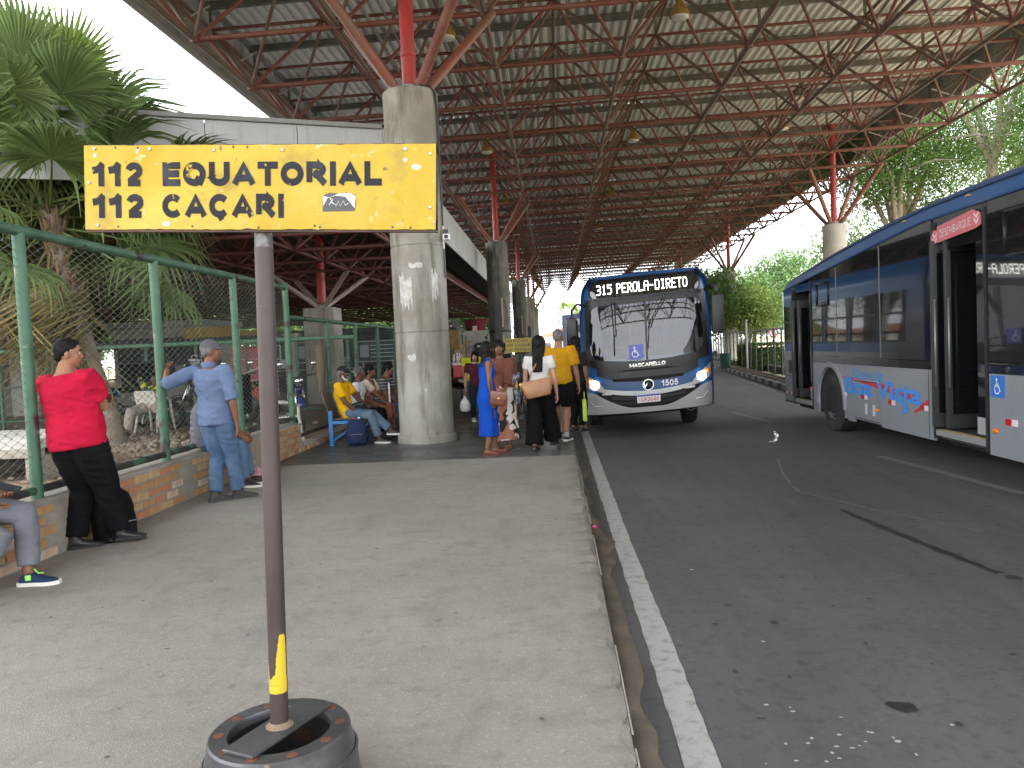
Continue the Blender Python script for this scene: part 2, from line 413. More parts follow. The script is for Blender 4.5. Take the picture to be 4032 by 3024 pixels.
# silt in the gutter, ragged outer edge
gs = MB(); ys = np.arange(1.0, 60, 0.08); rs = []
for y in ys:
    w = 0.10 + 0.11 * mathutils_noise(y * .9) + 0.05 * mathutils_noise(y * 3.7 + 9) + 0.014 * rnd.random()
    if y > 10: w *= 0.8
    rs.append([(KX + 0.004, y, KZ + 0.022), (KX + 0.5 * w, y, KZ + 0.012), (KX + max(w, 0.02), y, KZ + 0.0045), (KX + max(w, 0.02), y, KZ - 0.01), (KX + 0.004, y, KZ - 0.01)])
gs.rings(rs, True); stuff(gs.build('gutter_silt', M_sand, smooth=True))

def strip(name, pts, w, z, m, rag=0.004, step=0.12):
    """painted band along a path of (x, y), slightly ragged"""
    s_ = MB(); P = []
    for (x0, y0), (x1, y1) in zip(pts[:-1], pts[1:]):
        n = max(1, int(math.hypot(x1 - x0, y1 - y0) / step))
        P += [(x0 + (x1 - x0) * i / n, y0 + (y1 - y0) * i / n) for i in range(n)]
    P.append(pts[-1]); vs = []
    for i, (x, y) in enumerate(P):
        a, b = P[max(0, i - 1)], P[min(len(P) - 1, i + 1)]
        d = Vector((b[0] - a[0], b[1] - a[1], 0)).normalized(); n_ = Vector((d.y, -d.x, 0))
        ww = w(i / max(1, len(P) - 1)) if callable(w) else w
        l = Vector((x, y, z)) - n_ * (ww / 2 + rnd.uniform(-rag, rag)); r_ = Vector((x, y, z)) + n_ * (ww / 2 + rnd.uniform(-rag, rag))
        vs += [l, r_]
    s_.add(vs, [(2*i, 2*i+1, 2*i+3, 2*i+2) for i in range(len(P) - 1)])
    return structure(s_.build(name, m))
strip('edge_line', [(0.49, 0.5), (0.46, 6), (0.45, 30), (0.45, 80)], 0.135, KZ + 0.004, M_roadwhite, 0.005)
for a, b in (((4.27, 7.4), (4.0, 9.95)), ((3.83, 14.3), (3.62, 16.7)), ((3.3, 21.5), (3.1, 24.0)), ((2.85, 29), (2.7, 31.5)), ((4.72, -0.5), (4.55, 3.2))):
    strip('lane_dash', [a, b], 0.12, KZ + 0.004, M_roadgrey, 0.008)
# oil, water and droppings on the road
M_oil = mat('oil_stain', (0.018, 0.018, 0.02), 0.35, var=((0.04, 0.04, 0.042), 30, 0.4, 0.6))
def blob_sheet(name, blobs, z, m, kind=structure):
    b = MB()
    for i_, (x, y, rx, ry) in enumerate(blobs):
        if i_: z += .00004
        n = 18; ph = rnd.random() * 6
        ring = [(x + rx * (0.75 + 0.3 * rnd.random()) * math.cos(2*math.pi*k/n), y + ry * (0.75 + 0.3 * rnd.random()) * math.sin(2*math.pi*k/n), z) for k in range(n)]
        b.add([(x, y, z)] + ring, [(0, k + 1, (k + 1) % n + 1) for k in range(n)])
    return kind(b.build(name, m))
strip('oil_streak', [(2.47, 7.0), (2.55, 6.3), (2.66, 5.55), (2.75, 5.05)], lambda t: 0.075 * (1 - 0.5 * abs(t - 0.4)), KZ + 0.004, M_oil, 0.014, 0.05)
blob_sheet('oil_stain', [(2.78, 4.95, .05, .05), (2.80, 4.83, .03, .035), (2.82, 4.75, .025, .03), (1.39, 3.26, .055, .05), (1.345, 3.285, .03, .03), (1.13, 4.28, .028, .03)], KZ + 0.0045, M_oil)
sm = []
for k in range(130):
    sm.append((rnd.uniform(0.7, 4.0), rnd.uniform(2.2, 11), rnd.uniform(.006, .024), rnd.uniform(.008, .03)))
blob_sheet('gum_spot', sm, KZ + 0.004, mat('old_gum', (0.036, 0.036, 0.038), 0.8), stuff)
dr = [(1.02 + rnd.gauss(0, .13), 2.95 + rnd.gauss(0, .16), rnd.uniform(.003, .012), rnd.uniform(.004, .012)) for k in range(20)]
dr += [(1.24, 2.98, .014, .012), (1.17, 3.05, .01, .008), (0.83, 3.3, .012, .008), (0.86, 5.3, .016, .01), (1.5, 3.1, .01, .01), (1.0, 4.0, .01, .01)]
dr += [(rnd.uniform(-3.2, 0), rnd.uniform(2.6, 9), rnd.uniform(.004, .013), rnd.uniform(.004, .016)) for k in range(0)]
blob_sheet('bird_droppings', dr, KZ + 0.005, mat('droppings', (0.36, 0.36, 0.35), 0.7), stuff)
pv = [(rnd.uniform(-3.3, 0.0), rnd.uniform(2.3, 9.5), rnd.uniform(.004, .014), rnd.uniform(.004, .016)) for k in range(60)]
blob_sheet('pavement_stain', pv, 0.004, mat('pavement_gum', (0.10, 0.096, 0.09), 0.85), stuff)
pv = [(rnd.uniform(-3.3, 0.0), rnd.uniform(2.3, 9.5), rnd.uniform(.004, .012), rnd.uniform(.004, .014)) for k in range(40)]
blob_sheet('pavement_speck', pv, 0.005, mat('pale_speck', (0.32, 0.31, 0.3), 0.85), stuff)
M_wet = mat('water_glint', (0.24, 0.245, 0.24), 0.25)  # pale colour paints the glint on the water
strip('water_trickle', [(3.02, 11.6), (3.2, 11.72), (3.38, 12.3), (3.52, 12.9)], lambda t: 0.012 + 0.035 * abs(math.sin(t * 7)), KZ + 0.004, M_wet, 0.02, 0.05)
strip('tar_seam', [(2.36, 7.9), (2.5, 8.9), (2.75, 10)], 0.02, KZ + 0.0042, M_roadgrey, 0.012, 0.06)
strip('tar_seam', [(2.36, 7.9), (2.75, 6.9), (3.2, 6.1)], 0.02, KZ + 0.0042, M_roadgrey, 0.012, 0.06)
c = MB().bbox((-0.016, -0.012, 0), (0.016, 0.012, 0.02), .004); tag(c.build('bottle_cap', mat('pink_plastic', (0.8, 0.05, 0.25), 0.4), loc=(0.262, 6.55, KZ + .02)), 'tiny pink plastic cap lying in the gutter below the kerb', 'litter')

# yard behind the green fence
YZ = 0.12
yd = MB(); N = 40; xs = np.linspace(-46, -3.98, 60); ysv = np.linspace(-6, 70, 80)
vs = [(x, y, YZ + 0.03 * math.sin(x * 3.1) * math.sin(y * 2.3) + (0.0 if y < 11.4 else -0.06)) for y in ysv for x in xs]
yd.add(vs, [(j*60+i, j*60+i+1, (j+1)*60+i+1, (j+1)*60+i) for j in range(79) for i in range(59)])
structure(yd.build('yard_ground', M_soil, smooth=True))
def rock(c, r):
    b = bmesh.new(); bmesh.ops.create_icosphere(b, subdivisions=1, radius=1)
    for v in b.verts: v.co = Vector((v.co.x * r[0], v.co.y * r[1], v.co.z * r[2])) * rnd.uniform(0.75, 1.2) + Vector(c)
    return b
rk = MB()
for k in range(900):
    x = rnd.uniform(-9.5, -4.2); y = rnd.uniform(6, 15)
    if rnd.random() < 0.5: x, y = rnd.gauss(-7.0, 1.0), rnd.gauss(11.8, 0.9)
    if x > -4.2: continue
    q = rnd.uniform(.012, .05) * (1.5 if rnd.random() < .08 else 1)
    rk.bm(rock((x, y, YZ + .02), (q * 1.3, q, q * .8)))
stuff(rk.build('rubble', M_stone))
# ================================================================ MAIN CANOPY
S = 2.537; XL = -5.905; Y0 = 13.511; ZB = 7.02; ZT = 8.81; ZR = 9.42
JN, JF = -7, 28                      # first and last row of lower nodes; unseen near rows added for foreground shade
M_red = mat('rusty_red_tube', (0.155, 0.042, 0.031), 0.6, var=((0.20, 0.085, 0.062), 2.5, 0.4, 0.65), layers=[dict(col=(0.13, 0.098, 0.08), scale=1.3, lo=0.52, hi=0.66, amount=0.75), dict(col=(0.10, 0.06, 0.05), scale=9, lo=0.6, hi=0.7)])
M_dust = mat('dusty_brown_tube', (0.13, 0.07, 0.053), 0.7, var=((0.17, 0.125, 0.10), 2.0, 0.35, 0.65))
M_mast = mat('bright_red_mast', (0.42, 0.028, 0.03), 0.4, var=((0.34, 0.06, 0.04), 1.6, 0.4, 0.7))
M_roof = mat('galvanised_sheet', (0.82, 0.83, 0.84), 0.55, var=((0.70, 0.70, 0.69), 0.5, 0.35, 0.65), layers=[dict(col=(0.50, 0.46, 0.42), scale=3, lo=0.60, hi=0.72, vscale=(3, 0.4, 1), amount=0.5)])
M_purlin = mat('olive_purlin', (0.16, 0.155, 0.135), 0.6, var=((0.11, 0.105, 0.09), 3, 0.4, 0.6))
M_fascia = mat('grey_fascia', (0.33, 0.33, 0.33), 0.6, var=((0.22, 0.22, 0.215), 1.2, 0.35, 0.65))

def strut_mesh(a, b, r, m, name, n=8, pinch=True):
    """tube from a to b, ends drawn in as on a space frame"""
    a, b = Vector(a), Vector(b); d = b - a; L = d.length
    mb = MB()
    if pinch:
        t = min(0.14, L * .1)
        mb.tube([(0,0,0.03), (0,0,t), (0,0,L-t), (0,0,L-0.03)], [r*.55, r, r, r*.55], n)
    else: mb.tube([(0,0,0), (0,0,L)], r, n)
    return mb.mesh(name, m, smooth=True, auto=50)
def orient(o, a, b):
    a, b = Vector(a), Vector(b)
    o.location = a; o.rotation_euler = (b - a).to_track_quat('Z', 'Y').to_euler()

class PartSet:
    """many alike members of one thing: the nearest CAP are parts, the rest one joined part"""
    def __init__(s, name, parent, cap=300): s.name, s.parent, s.cap, s.items = name, parent, cap, []
    def add(s, key, a, b, r, m): s.items.append((key, Vector(a), Vector(b), r, m))
    def finish(s, view=Vector((0, 0, 1.4)), off=Vector((0, 0, 0))):
        s.items.sort(key=lambda t: ((t[1] + t[2]) / 2 + off - view).length + (1000 if ((t[1] + t[2]) / 2 + off).y < 9.0 else 0))
        cache = {}
        for key, a, b, r, m in s.items[:s.cap]:
            if key not in cache: cache[key] = strut_mesh((0,0,0), (0,0,(b - a).length), r, m, s.name)
            o = link(s.name, cache[key], s.parent); orient(o, a, b)
        rest = s.items[s.cap:]
        if rest:
            mats = []; mb = MB()
            for key, a, b, r, m in rest:
                if m not in mats: mats.append(m)
                mb.cur = mats.index(m)
                mb.tube([a, b], r, 6)
            stuff(mb.build('far_' + s.name, mats, s.parent, smooth=True, auto=50))

canopy = thing('bus_canopy', 'long station roof of corrugated sheet on a rust red tube lattice over the bus lane', 'canopy', (XL, 0, 0), (0, -math.atan(0.0194), 0))
def nb(i, j): return (i * S, Y0 + j * S, ZB)
def nt_(i, j): return ((i - .5) * S, Y0 + (j - .5) * S, ZT)
ch = PartSet('chord', canopy); dg = PartSet('diagonal', canopy)
for j in range(JN, JF + 1):
    for i in range(8):
        if i < 7: ch.add('bx', nb(i, j), nb(i + 1, j), 0.052, M_red)
        if j < JF: ch.add('by', nb(i, j), nb(i, j + 1), 0.048, M_dust)
        for di, dj in ((0,0), (1,0), (0,1), (1,1)):
            dg.add('d%d%d' % (di, dj), nb(i, j), nt_(i + di, j + dj), 0.036, M_red if (di + dj) % 2 == 0 else M_dust)
for j in range(JN, JF + 2):
    for i in range(9):
        if i < 8: ch.add('tx', nt_(i, j), nt_(i + 1, j), 0.04, M_red)
        if j <= JF: ch.add('ty', nt_(i, j), nt_(i, j + 1), 0.04, M_dust)
ch.finish(off=Vector((XL, 0, 0))); dg.finish(off=Vector((XL, 0, 0)))
# node plates
nd = MB().lathe([(0.02, -.07), (.075, -.05), (.085, 0), (.075, .05), (.02, .07)], 8); ndm = nd.mesh('node_plate', M_red, True, 50)
for j in range(JN, 20):
    for i in range(8): link('node_plate', ndm, canopy, nb(i, j))
# purlins on short posts
pm = MB().box((-.55 * S, -.05, -.075), (7.55 * S, .05, .075)).box((-.55 * S, -.055, .075), (7.55 * S, .075, .085)).mesh('purlin', M_purlin)
po = MB().box((-.03, -.03, 0), (.03, .03, ZR - .16 - ZT)).mesh('purlin_post', M_purlin)
posts = 0
for j in range(JN, JF + 2):
    link('purlin', pm, canopy, (0, Y0 + (j - .5) * S, ZR - .09))
    for i in range(9):
        if posts < 290 and j > -2: link('purlin_post', po, canopy, nt_(i, j)); posts += 1
# corrugated sheets, one per bay, lapped
def corrugated(w, L, pitch, h, t=0.0):
    prof = []; n = int(round(w / pitch))
    for k in range(n):
        x = k * w / n; p = w / n
        prof += [(x, 0), (x + .30 * p, 0), (x + .42 * p, h), (x + .88 * p, h)]
    prof.append((w, 0))
    mb = MB(); m_ = len(prof)
    vs = [(x, 0, z) for x, z in prof] + [(x, L, z + t) for x, z in prof]
    mb.add(vs, [(i, i + 1, i + 1 + m_, i + m_) for i in range(m_ - 1)])
    return mb
sheet = corrugated(S, S + .14, S / 11, .075, .006).mesh('roof_sheet', M_roof)
for j in range(JN, JF + 1):
    for i in range(8):
        if True: link('roof_sheet', sheet, canopy, ((i - .5) * S, Y0 + (j - .5) * S - .06, ZR + (0.010 if (j % 5 == 0) else 0.0)))
# ribbed fascias down both long sides, gutter pipe under the left one
def fascia(L, h):
    mb = corrugated(L, h, .42, .035); return mb
fmL = fascia(S, 1.32).mesh('fascia_panel', M_fascia); fmR = fascia(S, 1.08).mesh('fascia_panel', M_fascia)
for j in range(JN, JF + 1):
    link('fascia_panel', fmL, canopy, (-.5 * S - .25, Y0 + (j + .5) * S, 8.22), (R(90), 0, R(-90)))
    link('fascia_panel', fmR, canopy, (7.5 * S + .25, Y0 + (j - .5) * S, 8.45), (R(90), 0, R(90)))
YA, YB = Y0 + (JN - .5) * S, Y0 + (JF + .5) * S
MB().tube([(-.5 * S - .27, YA, 8.17), (-.5 * S - .27, YB, 8.17)], .075, 10).build('gutter_pipe', mat('grey_pipe', (0.30, 0.30, 0.30), 0.5), canopy, True, 50)
MB().box((-.5 * S - .30, YA, 9.50), (-.5 * S - .20, YB, 9.58)).build('edge_flashing', M_fascia, canopy)
MB().box((7.5 * S + .2, YA, 8.42), (7.5 * S + .30, YB, 8.47)).build('edge_flashing', M_fascia, canopy)
for side, x0 in (('l', -.5 * S - .02), ('r', 7.5 * S + .02)):
    b_ = MB()
    for j in range(JN, 14):
        y = Y0 + j * S
        xx = x0 + (-.2 if side == 'l' else .2); xi = x0 + (.55 if side == 'l' else -.55)
        b_.tube([(xx, y, 8.45), (xi, y, 8.75)], .022, 6)
    b_.build('fascia_braces', mat('pale_brace', (0.42, 0.42, 0.40), 0.6), canopy, kind='stuff')
for x0_, x1_ in ((-.5 * S - .27, -.5 * S + .06), (7.5 * S - .06, 7.5 * S + .27)): MB().box((x0_, YA, ZR + .06), (x1_, YB, ZR + .075)).build('edge_flashing', M_fascia, canopy)
for x_, z_, r_ in ((.9 * S, ZT - .12, .035), (1.05 * S, ZT - .1, .02), (6.1 * S, ZT - .12, .03)): MB().tube([(x_, YA, z_), (x_ + .04, Y0 + 5 * S, z_ - .03), (x_, Y0 + 10 * S, z_), (x_, YB, z_)], r_, 8).build('conduit_pipe', MATS['grey_pipe'], canopy, True, 50)
for i_ in range(0, 9, 2): MB().tube([((i_ - .5) * S + .3, Y0 + 2.5 * S, ZT), ((i_ + .5) * S, Y0 + 2.5 * S + .1, ZT - .16), ((i_ + 1.5) * S - .3, Y0 + 2.5 * S, ZT)], .012, 5).build('sagging_cable', M_fascia, canopy)
MB().box((-.5 * S - .2, Y0 + 9 * S, ZR + .09), (7.5 * S + .2, Y0 + 9 * S + .4, ZR + .1)).build('ridge_cap', M_fascia, canopy)

# ---------------------------------------------------------------- concrete columns with masts
M_conc = mat('column_concrete', (0.36, 0.345, 0.31), 0.85, var=((0.27, 0.25, 0.21), 1.6, 0.35, 0.65), bump=(18, 0.25, 0.01),
    layers=[dict(col=(0.115, 0.10, 0.078), scale=2.2, lo=0.50, hi=0.68, vscale=(2.5, 2.5, 0.35), amount=0.8), dict(col=(0.34, 0.335, 0.315), scale=5, lo=0.58, hi=0.68, amount=0.6), dict(col=(0.15, 0.128, 0.09), scale=0.8, lo=0.45, hi=0.65, offset=(2, 7, 1), amount=0.6)])
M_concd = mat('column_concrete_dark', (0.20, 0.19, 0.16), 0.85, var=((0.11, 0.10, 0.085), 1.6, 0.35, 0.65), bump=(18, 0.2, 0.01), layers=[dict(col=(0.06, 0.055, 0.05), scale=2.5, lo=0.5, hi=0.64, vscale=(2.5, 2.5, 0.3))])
M_black = mat('black_plastic', (0.012, 0.012, 0.013), 0.45)
M_steel = mat('weathered_steel', (0.25, 0.25, 0.24), 0.5, metal=0.6)
CT = 5.44
def column(x, y, label, m, joints=(1.72, 3.05, 4.4)):
    root = thing('concrete_column', label, 'column', (x, y, 0), group='round concrete columns carrying the long canopy')
    prof = [(.465, 0), (.465, .10), (.43, .125)]
    z = .125
    for jz in joints: prof += [(.425, jz - .012), (.413, jz - .004), (.413, jz + .004), (.425, jz + .012)]
    prof += [(.425, CT - .02), (.405, CT)]
    MB().lathe(prof, 40).build('shaft', m, root, True, 35)
    MB().lathe([(.2, CT - .01), (.2, CT + .09), (.06, CT + .1)], 12).build('cap_plate', M_steel, root)
    zt = ZT + 0.0194 * (x - XL); zb = ZB + 0.0194 * (x - XL)
    mm = MB().tube([(0, 0, CT), (0, 0, CT + .55), (0, 0, CT + .56), (0, 0, CT + .60), (0, 0, CT + .61), (0, 0, zt)], [.115, .115, .125, .125, .112, .112], 14)
    mm.build('mast', M_mast, root, True, 40)
    for sx, sy in ((-1,-1), (1,-1), (1,1), (-1,1)):
        e = (sx * S / 2, sy * S / 2, zb + sx * .0194 * S / 2)
        MB().tube([(sx * .2, sy * .2, CT + .06), e], .078, 12).build('strut', M_red if sx * sy < 0 else mat('orange_red_tube', (0.22, 0.062, 0.034), 0.5, var=((0.17, 0.09, 0.062), 3, 0.4, 0.6)), root, True, 40)
        MB().box((-.09, -.02, 0), (.09, .02, .16), Matrix.Translation((sx * .2, sy * .2, CT)) @ Matrix.Rotation(math.atan2(sy, sx), 4, 'Z')).build('gusset', M_steel, root)
    return root
XC = XL + 1.5 * S; XC2 = XL + 6.5 * S; YC = Y0 - S / 2
c1 = column(XC, YC, 'nearest concrete column, stained, with torn white posters and a black conduit', M_conc)
lab = ['dark stained concrete column, second along the kerb, behind the woman in blue', 'third concrete column along the kerb platform', 'fourth concrete column along the kerb platform', 'farthest concrete column along the kerb platform']
cols = [c1]
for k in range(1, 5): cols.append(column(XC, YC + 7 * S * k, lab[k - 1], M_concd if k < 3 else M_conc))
lab = ['pale concrete column rising behind the parked bus on the right', 'pale concrete column with tiled foot between the two buses', 'slim distant column whose red mast shows above the oncoming bus']
for k in range(1, 4): 
    r_ = column(XC2, YC + 7 * S * k, lab[k - 1], mat('column_concrete_pale', (0.42, 0.39, 0.34), 0.85, var=((0.33, 0.30, 0.25), 1.6, 0.35, 0.65)))
    if k == 2: MB().lathe([(.43, .13), (.43, 1.35)], 40, cap=False).build('tile_cladding', mat('pale_tiles', (0.45, 0.44, 0.36), 0.5, layers=[dict(col=(0.3, 0.3, 0.24), scale=25, lo=0.45, hi=0.55)]), r_, True)
# torn posters, conduit and camera on the nearest column
def on_col(ang, z, r=.4275): return Vector((r * math.sin(ang), -r * math.cos(ang), z))
M_paper = mat('torn_paper', (0.58, 0.57, 0.55), 0.8, var=((0.42, 0.41, 0.38), 12, 0.4, 0.6))
def torn(parent, a0, a1, z0, z1, seed):
    q = random.Random(seed); b = MB(); n = 10; top = []; bot = []
    for i in range(n + 1):
        a = a0 + (a1 - a0) * i / n
        top.append(on_col(a, z1 - q.random() * (z1 - z0) * .25)); bot.append(on_col(a, z0 + q.random() * (z1 - z0) * .45))
    b.add(bot + top, [(i, i + 1, n + 2 + i, n + 1 + i) for i in range(n)]); b.build('torn_poster', M_paper, parent, label='ragged remains of a white poster')
torn(c1, -.62, -.12, 2.0, 2.65, 3); torn(c1, .62, .88, 2.15, 2.72, 4); torn(c1, -.42, -.1, 1.25, 1.4, 5); torn(c1, -.2, .3, 2.68, 2.78, 8); torn(c1, .15, .24, .78, .86, 9)
cd = MB()
A_ = 1.28
cd.tube([on_col(.6, CT + .03, .35), on_col(.95, CT + .02, .42), on_col(1.2, CT - .06, .445), on_col(A_, CT - .3, .45), on_col(A_, 3.62, .45)], .016, 8)
cd.build('conduit', M_black, c1, True, 50)
MB().tube([on_col(A_, 3.0, .45), on_col(A_, 3.35, .45)], .017, 8).build('conduit', mat('cream_conduit', (.6, .52, .38), .5), c1, True, 50)
MB().tube([on_col(A_, 3.35, .45), on_col(A_, 3.62, .45)], .014, 8).build('conduit', M_black, c1, True, 50)
MB().tube([on_col(A_, 2.55, .45), on_col(A_, 3.0, .45)], .012, 8).build('conduit', M_black, c1, True, 50)
cc = thing('security_camera', 'small white security camera fixed to the right side of the nearest column', 'camera', (XC + .49, YC - .16, 3.17))
MB().bbox((-.05, -.09, -.045), (.05, .05, .045), .015).build('housing', mat('white_plastic', (.75, .75, .74), .4), cc, True, 50)
MB().lathe([(.03, -.112), (.034, -.09)], 14, axis='y').build('lens', M_black, cc, True, 50)
MB().box((-.06, -.03, .045), (.02, .03, .12)).build('bracket', M_black, cc)
# boards and conduits strapped to the second and third columns
for k in (1, 2, 3):
    P = cols[k]
    MB().box((-.16, -.47, .9), (.10, -.41, 3.1)).build('cable_tray', mat('dark_tray', (.05, .05, .055), .6), P)
    MB().box((.11, -.46, 1.05), (.17, -.40, 1.9)).build('wood_batten', mat('pale_wood', (.45, .36, .24), .7), P)
    MB().box((.11, -.46, 2.2), (.17, -.40, 3.3)).build('wood_batten', MATS['pale_wood'], P)
    MB().lathe([(.44, 2.02), (.45, 2.03), (.45, 2.09), (.44, 2.1)], 24).build('strap', M_black, P, True, 50)
    for sx in (-1, 1):
        MB().bbox((sx * .55 - .05, -.12, 1.78), (sx * .55 + .05, .05, 1.9), .02).build('floodlight', M_black, P)
        MB().tube([(sx * .43, 0, 2.03), (sx * .55, -.02, 1.88)], .015, 6).build('floodlight_arm', M_black, P)

# ---------------------------------------------------------------- hanging lamps
M_lampy = mat('lamp_yellow', (0.42, 0.27, 0.05), 0.5, var=((0.28, 0.17, 0.05), 8, 0.4, 0.6))
M_lens = mat('lamp_lens', (0.75, 0.75, 0.7), 0.15, spec=0.8)
lamp = thing('hanging_lamp', 'mustard bell lamp', 'lamp', group='mustard bell lamps under the canopy')
MB().lathe([(.055, .30), (.075, .29), (.085, .22), (.07, .20), (.10, .16), (.175, .03), (.215, -.09), (.225, -.12), (.205, -.12), (.16, .02), (.06, .13)], 24, cap=False).build('shade', M_lampy, lamp, True, 40)
MB().lathe([(.202, -.105), (.19, -.15), (.12, -.175), (.02, -.18)], 24).build('lens', M_lens, lamp, True)
MB().bbox((-.08, -.05, .30), (.08, .05, .42), .01).build('ballast_box', mat('pale_box', (.5, .48, .42), .5), lamp)
MB().tube([(0, 0, .42), (0, 0, .5)], .012, 6).build('hanger', M_steel, lamp)
ll = [(1.5, 1.5, 'mustard bell lamp beside the red mast of the nearest column'), (3.5, 1.5, 'big mustard bell lamp at the top of the picture right of centre'), (1.5, 5.5, 'mustard bell lamp right of the yellow route sign'), (3.5, 5.5, 'mustard bell lamp in the middle of the roof above the oncoming bus'),
      (1.5, 9.5, 'mustard bell lamp above the mast of the second column'), (3.5, 9.5, 'small mustard bell lamp halfway down the roof above the oncoming bus'), (5.5, 1.5, 'mustard bell lamp at the top right edge of the picture'), (5.5, 5.5, 'mustard bell lamp among the lattice above the parked bus'),
      (1.5, 13.5, 'tiny bell lamp far down the roof near the left columns'), (3.5, 13.5, 'tiny bell lamp far down the middle of the roof'), (5.5, 9.5, 'small bell lamp on the right of the roof beyond the parked bus')]
for k, (i, j, lb) in enumerate(ll):
    p = (XL + i * S, Y0 + j * S, ZT + .0194 * i * S - .5)
    if k == 0: lamp.location = p; lamp['label'] = lb
    else: copy_tree(lamp, lb, p)
# ================================================================ GREEN FENCE ON ITS BRICK WALL
M_brick = [mat('brick_%s' % n, c, 0.9, var=(v, 9, 0.35, 0.65), bump=(60, 0.5, 0.004)) for n, c, v in
           (('ochre', (0.42, 0.25, 0.10), (0.33, 0.19, 0.085)), ('buff', (0.47, 0.33, 0.17), (0.36, 0.25, 0.13)), ('orange', (0.44, 0.18, 0.085), (0.36, 0.17, 0.09)), ('pale', (0.52, 0.45, 0.36), (0.42, 0.28, 0.2)))]
M_mortar = mat('mortar', (0.30, 0.27, 0.225), 0.95, var=((0.20, 0.18, 0.155), 4, 0.35, 0.65), bump=(50, 0.6, 0.006))
M_green = mat('green_paint', (0.035, 0.105, 0.058), 0.5, var=((0.058, 0.145, 0.085), 3, 0.35, 0.65), bump=(40, 0.25, 0.003), layers=[dict(col=(0.27, 0.25, 0.19), scale=7, lo=0.63, hi=0.67, amount=0.85), dict(col=(0.035, 0.022, 0.018), scale=3.2, lo=0.61, hi=0.66, offset=(3, 1, 2))])
M_greenold = mat('green_paint_flaking', (0.05, 0.12, 0.07), 0.6, bump=(40, 0.4, 0.004), layers=[dict(col=(0.03, 0.024, 0.02), scale=4, lo=0.42, hi=0.5), dict(col=(0.25, 0.23, 0.18), scale=9, lo=0.64, hi=0.68)])
M_wire = mat('green_wire', (0.13, 0.17, 0.125), 0.5, metal=0.2, var=((0.06, 0.08, 0.06), 3, 0.4, 0.6))

FX = -4.0
wall = thing('brick_wall', 'low wall of mixed ochre bricks under the tall green fence', 'wall', (0, 0, 0))
WY0, WY1, WT = 4.0, 11.42, 0.425
w = MB(); w.box((-4.15, WY0, -.28), (-3.862, WY1, WT - .004))
n = 60; rs = []
for i in range(n + 1):
    y = WY0 + (WY1 - WY0) * i / n; e = rnd.uniform(-.012, .008)
    rs.append([(-4.16, y, WT - .02), (-3.853 + e, y, WT - .022), (-3.858 + e, y, WT + .004), (-3.93, y, WT + .014), (-4.15, y, WT + .01)])
w.rings(rs, True); w.build('mortar_bed', M_mortar, wall)
bl, bh, gap = 0.205, 0.064, 0.019
bmesh_cache = []
for k in range(12):
    b = MB().bbox((0, 0, 0), (.03, bl, bh), .005)
    b.v = [(x + rnd.uniform(-.002, .0025), y + rnd.uniform(-.003, .003), z + rnd.uniform(-.0025, .0025)) for x, y, z in b.v]
    bmesh_cache.append([b.mesh('brick', m_, False) for m_ in M_brick])
bshort = [MB().bbox((0, 0, 0), (.03, bl * .46, bh), .005).mesh('brick', m_) for m_ in M_brick]
POSTS = [3.75, 5.69, 7.66, 9.58, 11.48]
for c in range(5):
    z = 0.004 + c * (bh + gap) + .008
    y = WY0 + (0 if c % 2 else -.11)
    while y < WY1 - .05:
        pier = [p for p in POSTS[1:4] if abs(y + bl / 2 - p - .12) < .19]
        mi = rnd.choices(range(4), (5, 5, 3, 1.2 if c > 1 else 3))[0]
        L = bl
        if y + bl > WY1 - .005: 
            if y + bl * .46 < WY1 - .004: link('brick', bshort[mi], wall, (-3.882 + rnd.uniform(-.002, .003), y, z))
        elif not pier and y >= WY0:
            link('brick', bmesh_cache[rnd.randrange(12)][mi], wall, (-3.882 + rnd.uniform(-.003, .004), y, z), (0, 0, rnd.uniform(-.008, .008)))
        y += bl + gap
for c in range(5):     # end face
    z = 0.012 + c * (bh + gap)
    o = link('brick', bmesh_cache[c][(c * 2 + 1) % 3], wall, (-3.90, WY1 + .006, z), (0, 0, R(90))); 
# low tiled plinth that carries the rest of the fence
pl_ = thing('low_plinth', 'low cement plinth with a row of small bricks below the lower fence', 'wall')
MB().box((-4.13, WY1 + .045, -.27), (-3.872, 36, .085)).build('cement_cap', mat('cement', (0.40, 0.36, 0.30), .9, var=((0.27, 0.24, 0.2), 5, .35, .65), bump=(50, .4, .006)), pl_)
tm = [MB().bbox((0, 0, 0), (.02, .085, .06), .004).mesh('brick', m_) for m_ in M_brick]
y = WY1 + .07
for k in range(120):
    link('brick', tm[rnd.choice((0, 1, 2, 3, 3))], pl_, (-3.882 + rnd.uniform(-.003, .003), y, .006)); y += .1

def wire_mesh(y0, y1, z0, z1, cell, rw, x=FX, seed=1):
    """chain link: upright zigzag wires hooked into each other"""
    mb = MB(); n = int((y1 - y0) / cell); m = int((z1 - z0) / (cell * .5)); q = random.Random(seed)
    for k in range(n):
        pts = []
        for i in range(m + 1):
            s_ = 1 if (i + k) % 2 else -1
            pts.append(Vector((x + s_ * rw * 1.1 + q.uniform(-.003, .003), y0 + cell * (k + .5) + s_ * (cell * .5 + rw) + q.uniform(-.002, .002), z0 + (z1 - z0) * i / m)))
        rs = []
        for p in pts: rs.append([p + Vector((rw, 0, 0)), p + Vector((-rw * .5, rw * .87, 0)), p + Vector((-rw * .5, -rw * .87, 0))])
        mb.rings(rs, False)
    return mb
fence = thing('tall_green_fence', 'tall green pipe fence with chain link mesh standing on the brick wall', 'fence')
PT = 2.47
for y in POSTS:
    MB().tube([(FX, y, WT), (FX, y, PT + (.05 if y > 11 else -.02))], .045, 14).build('post', M_green, fence, True, 50)
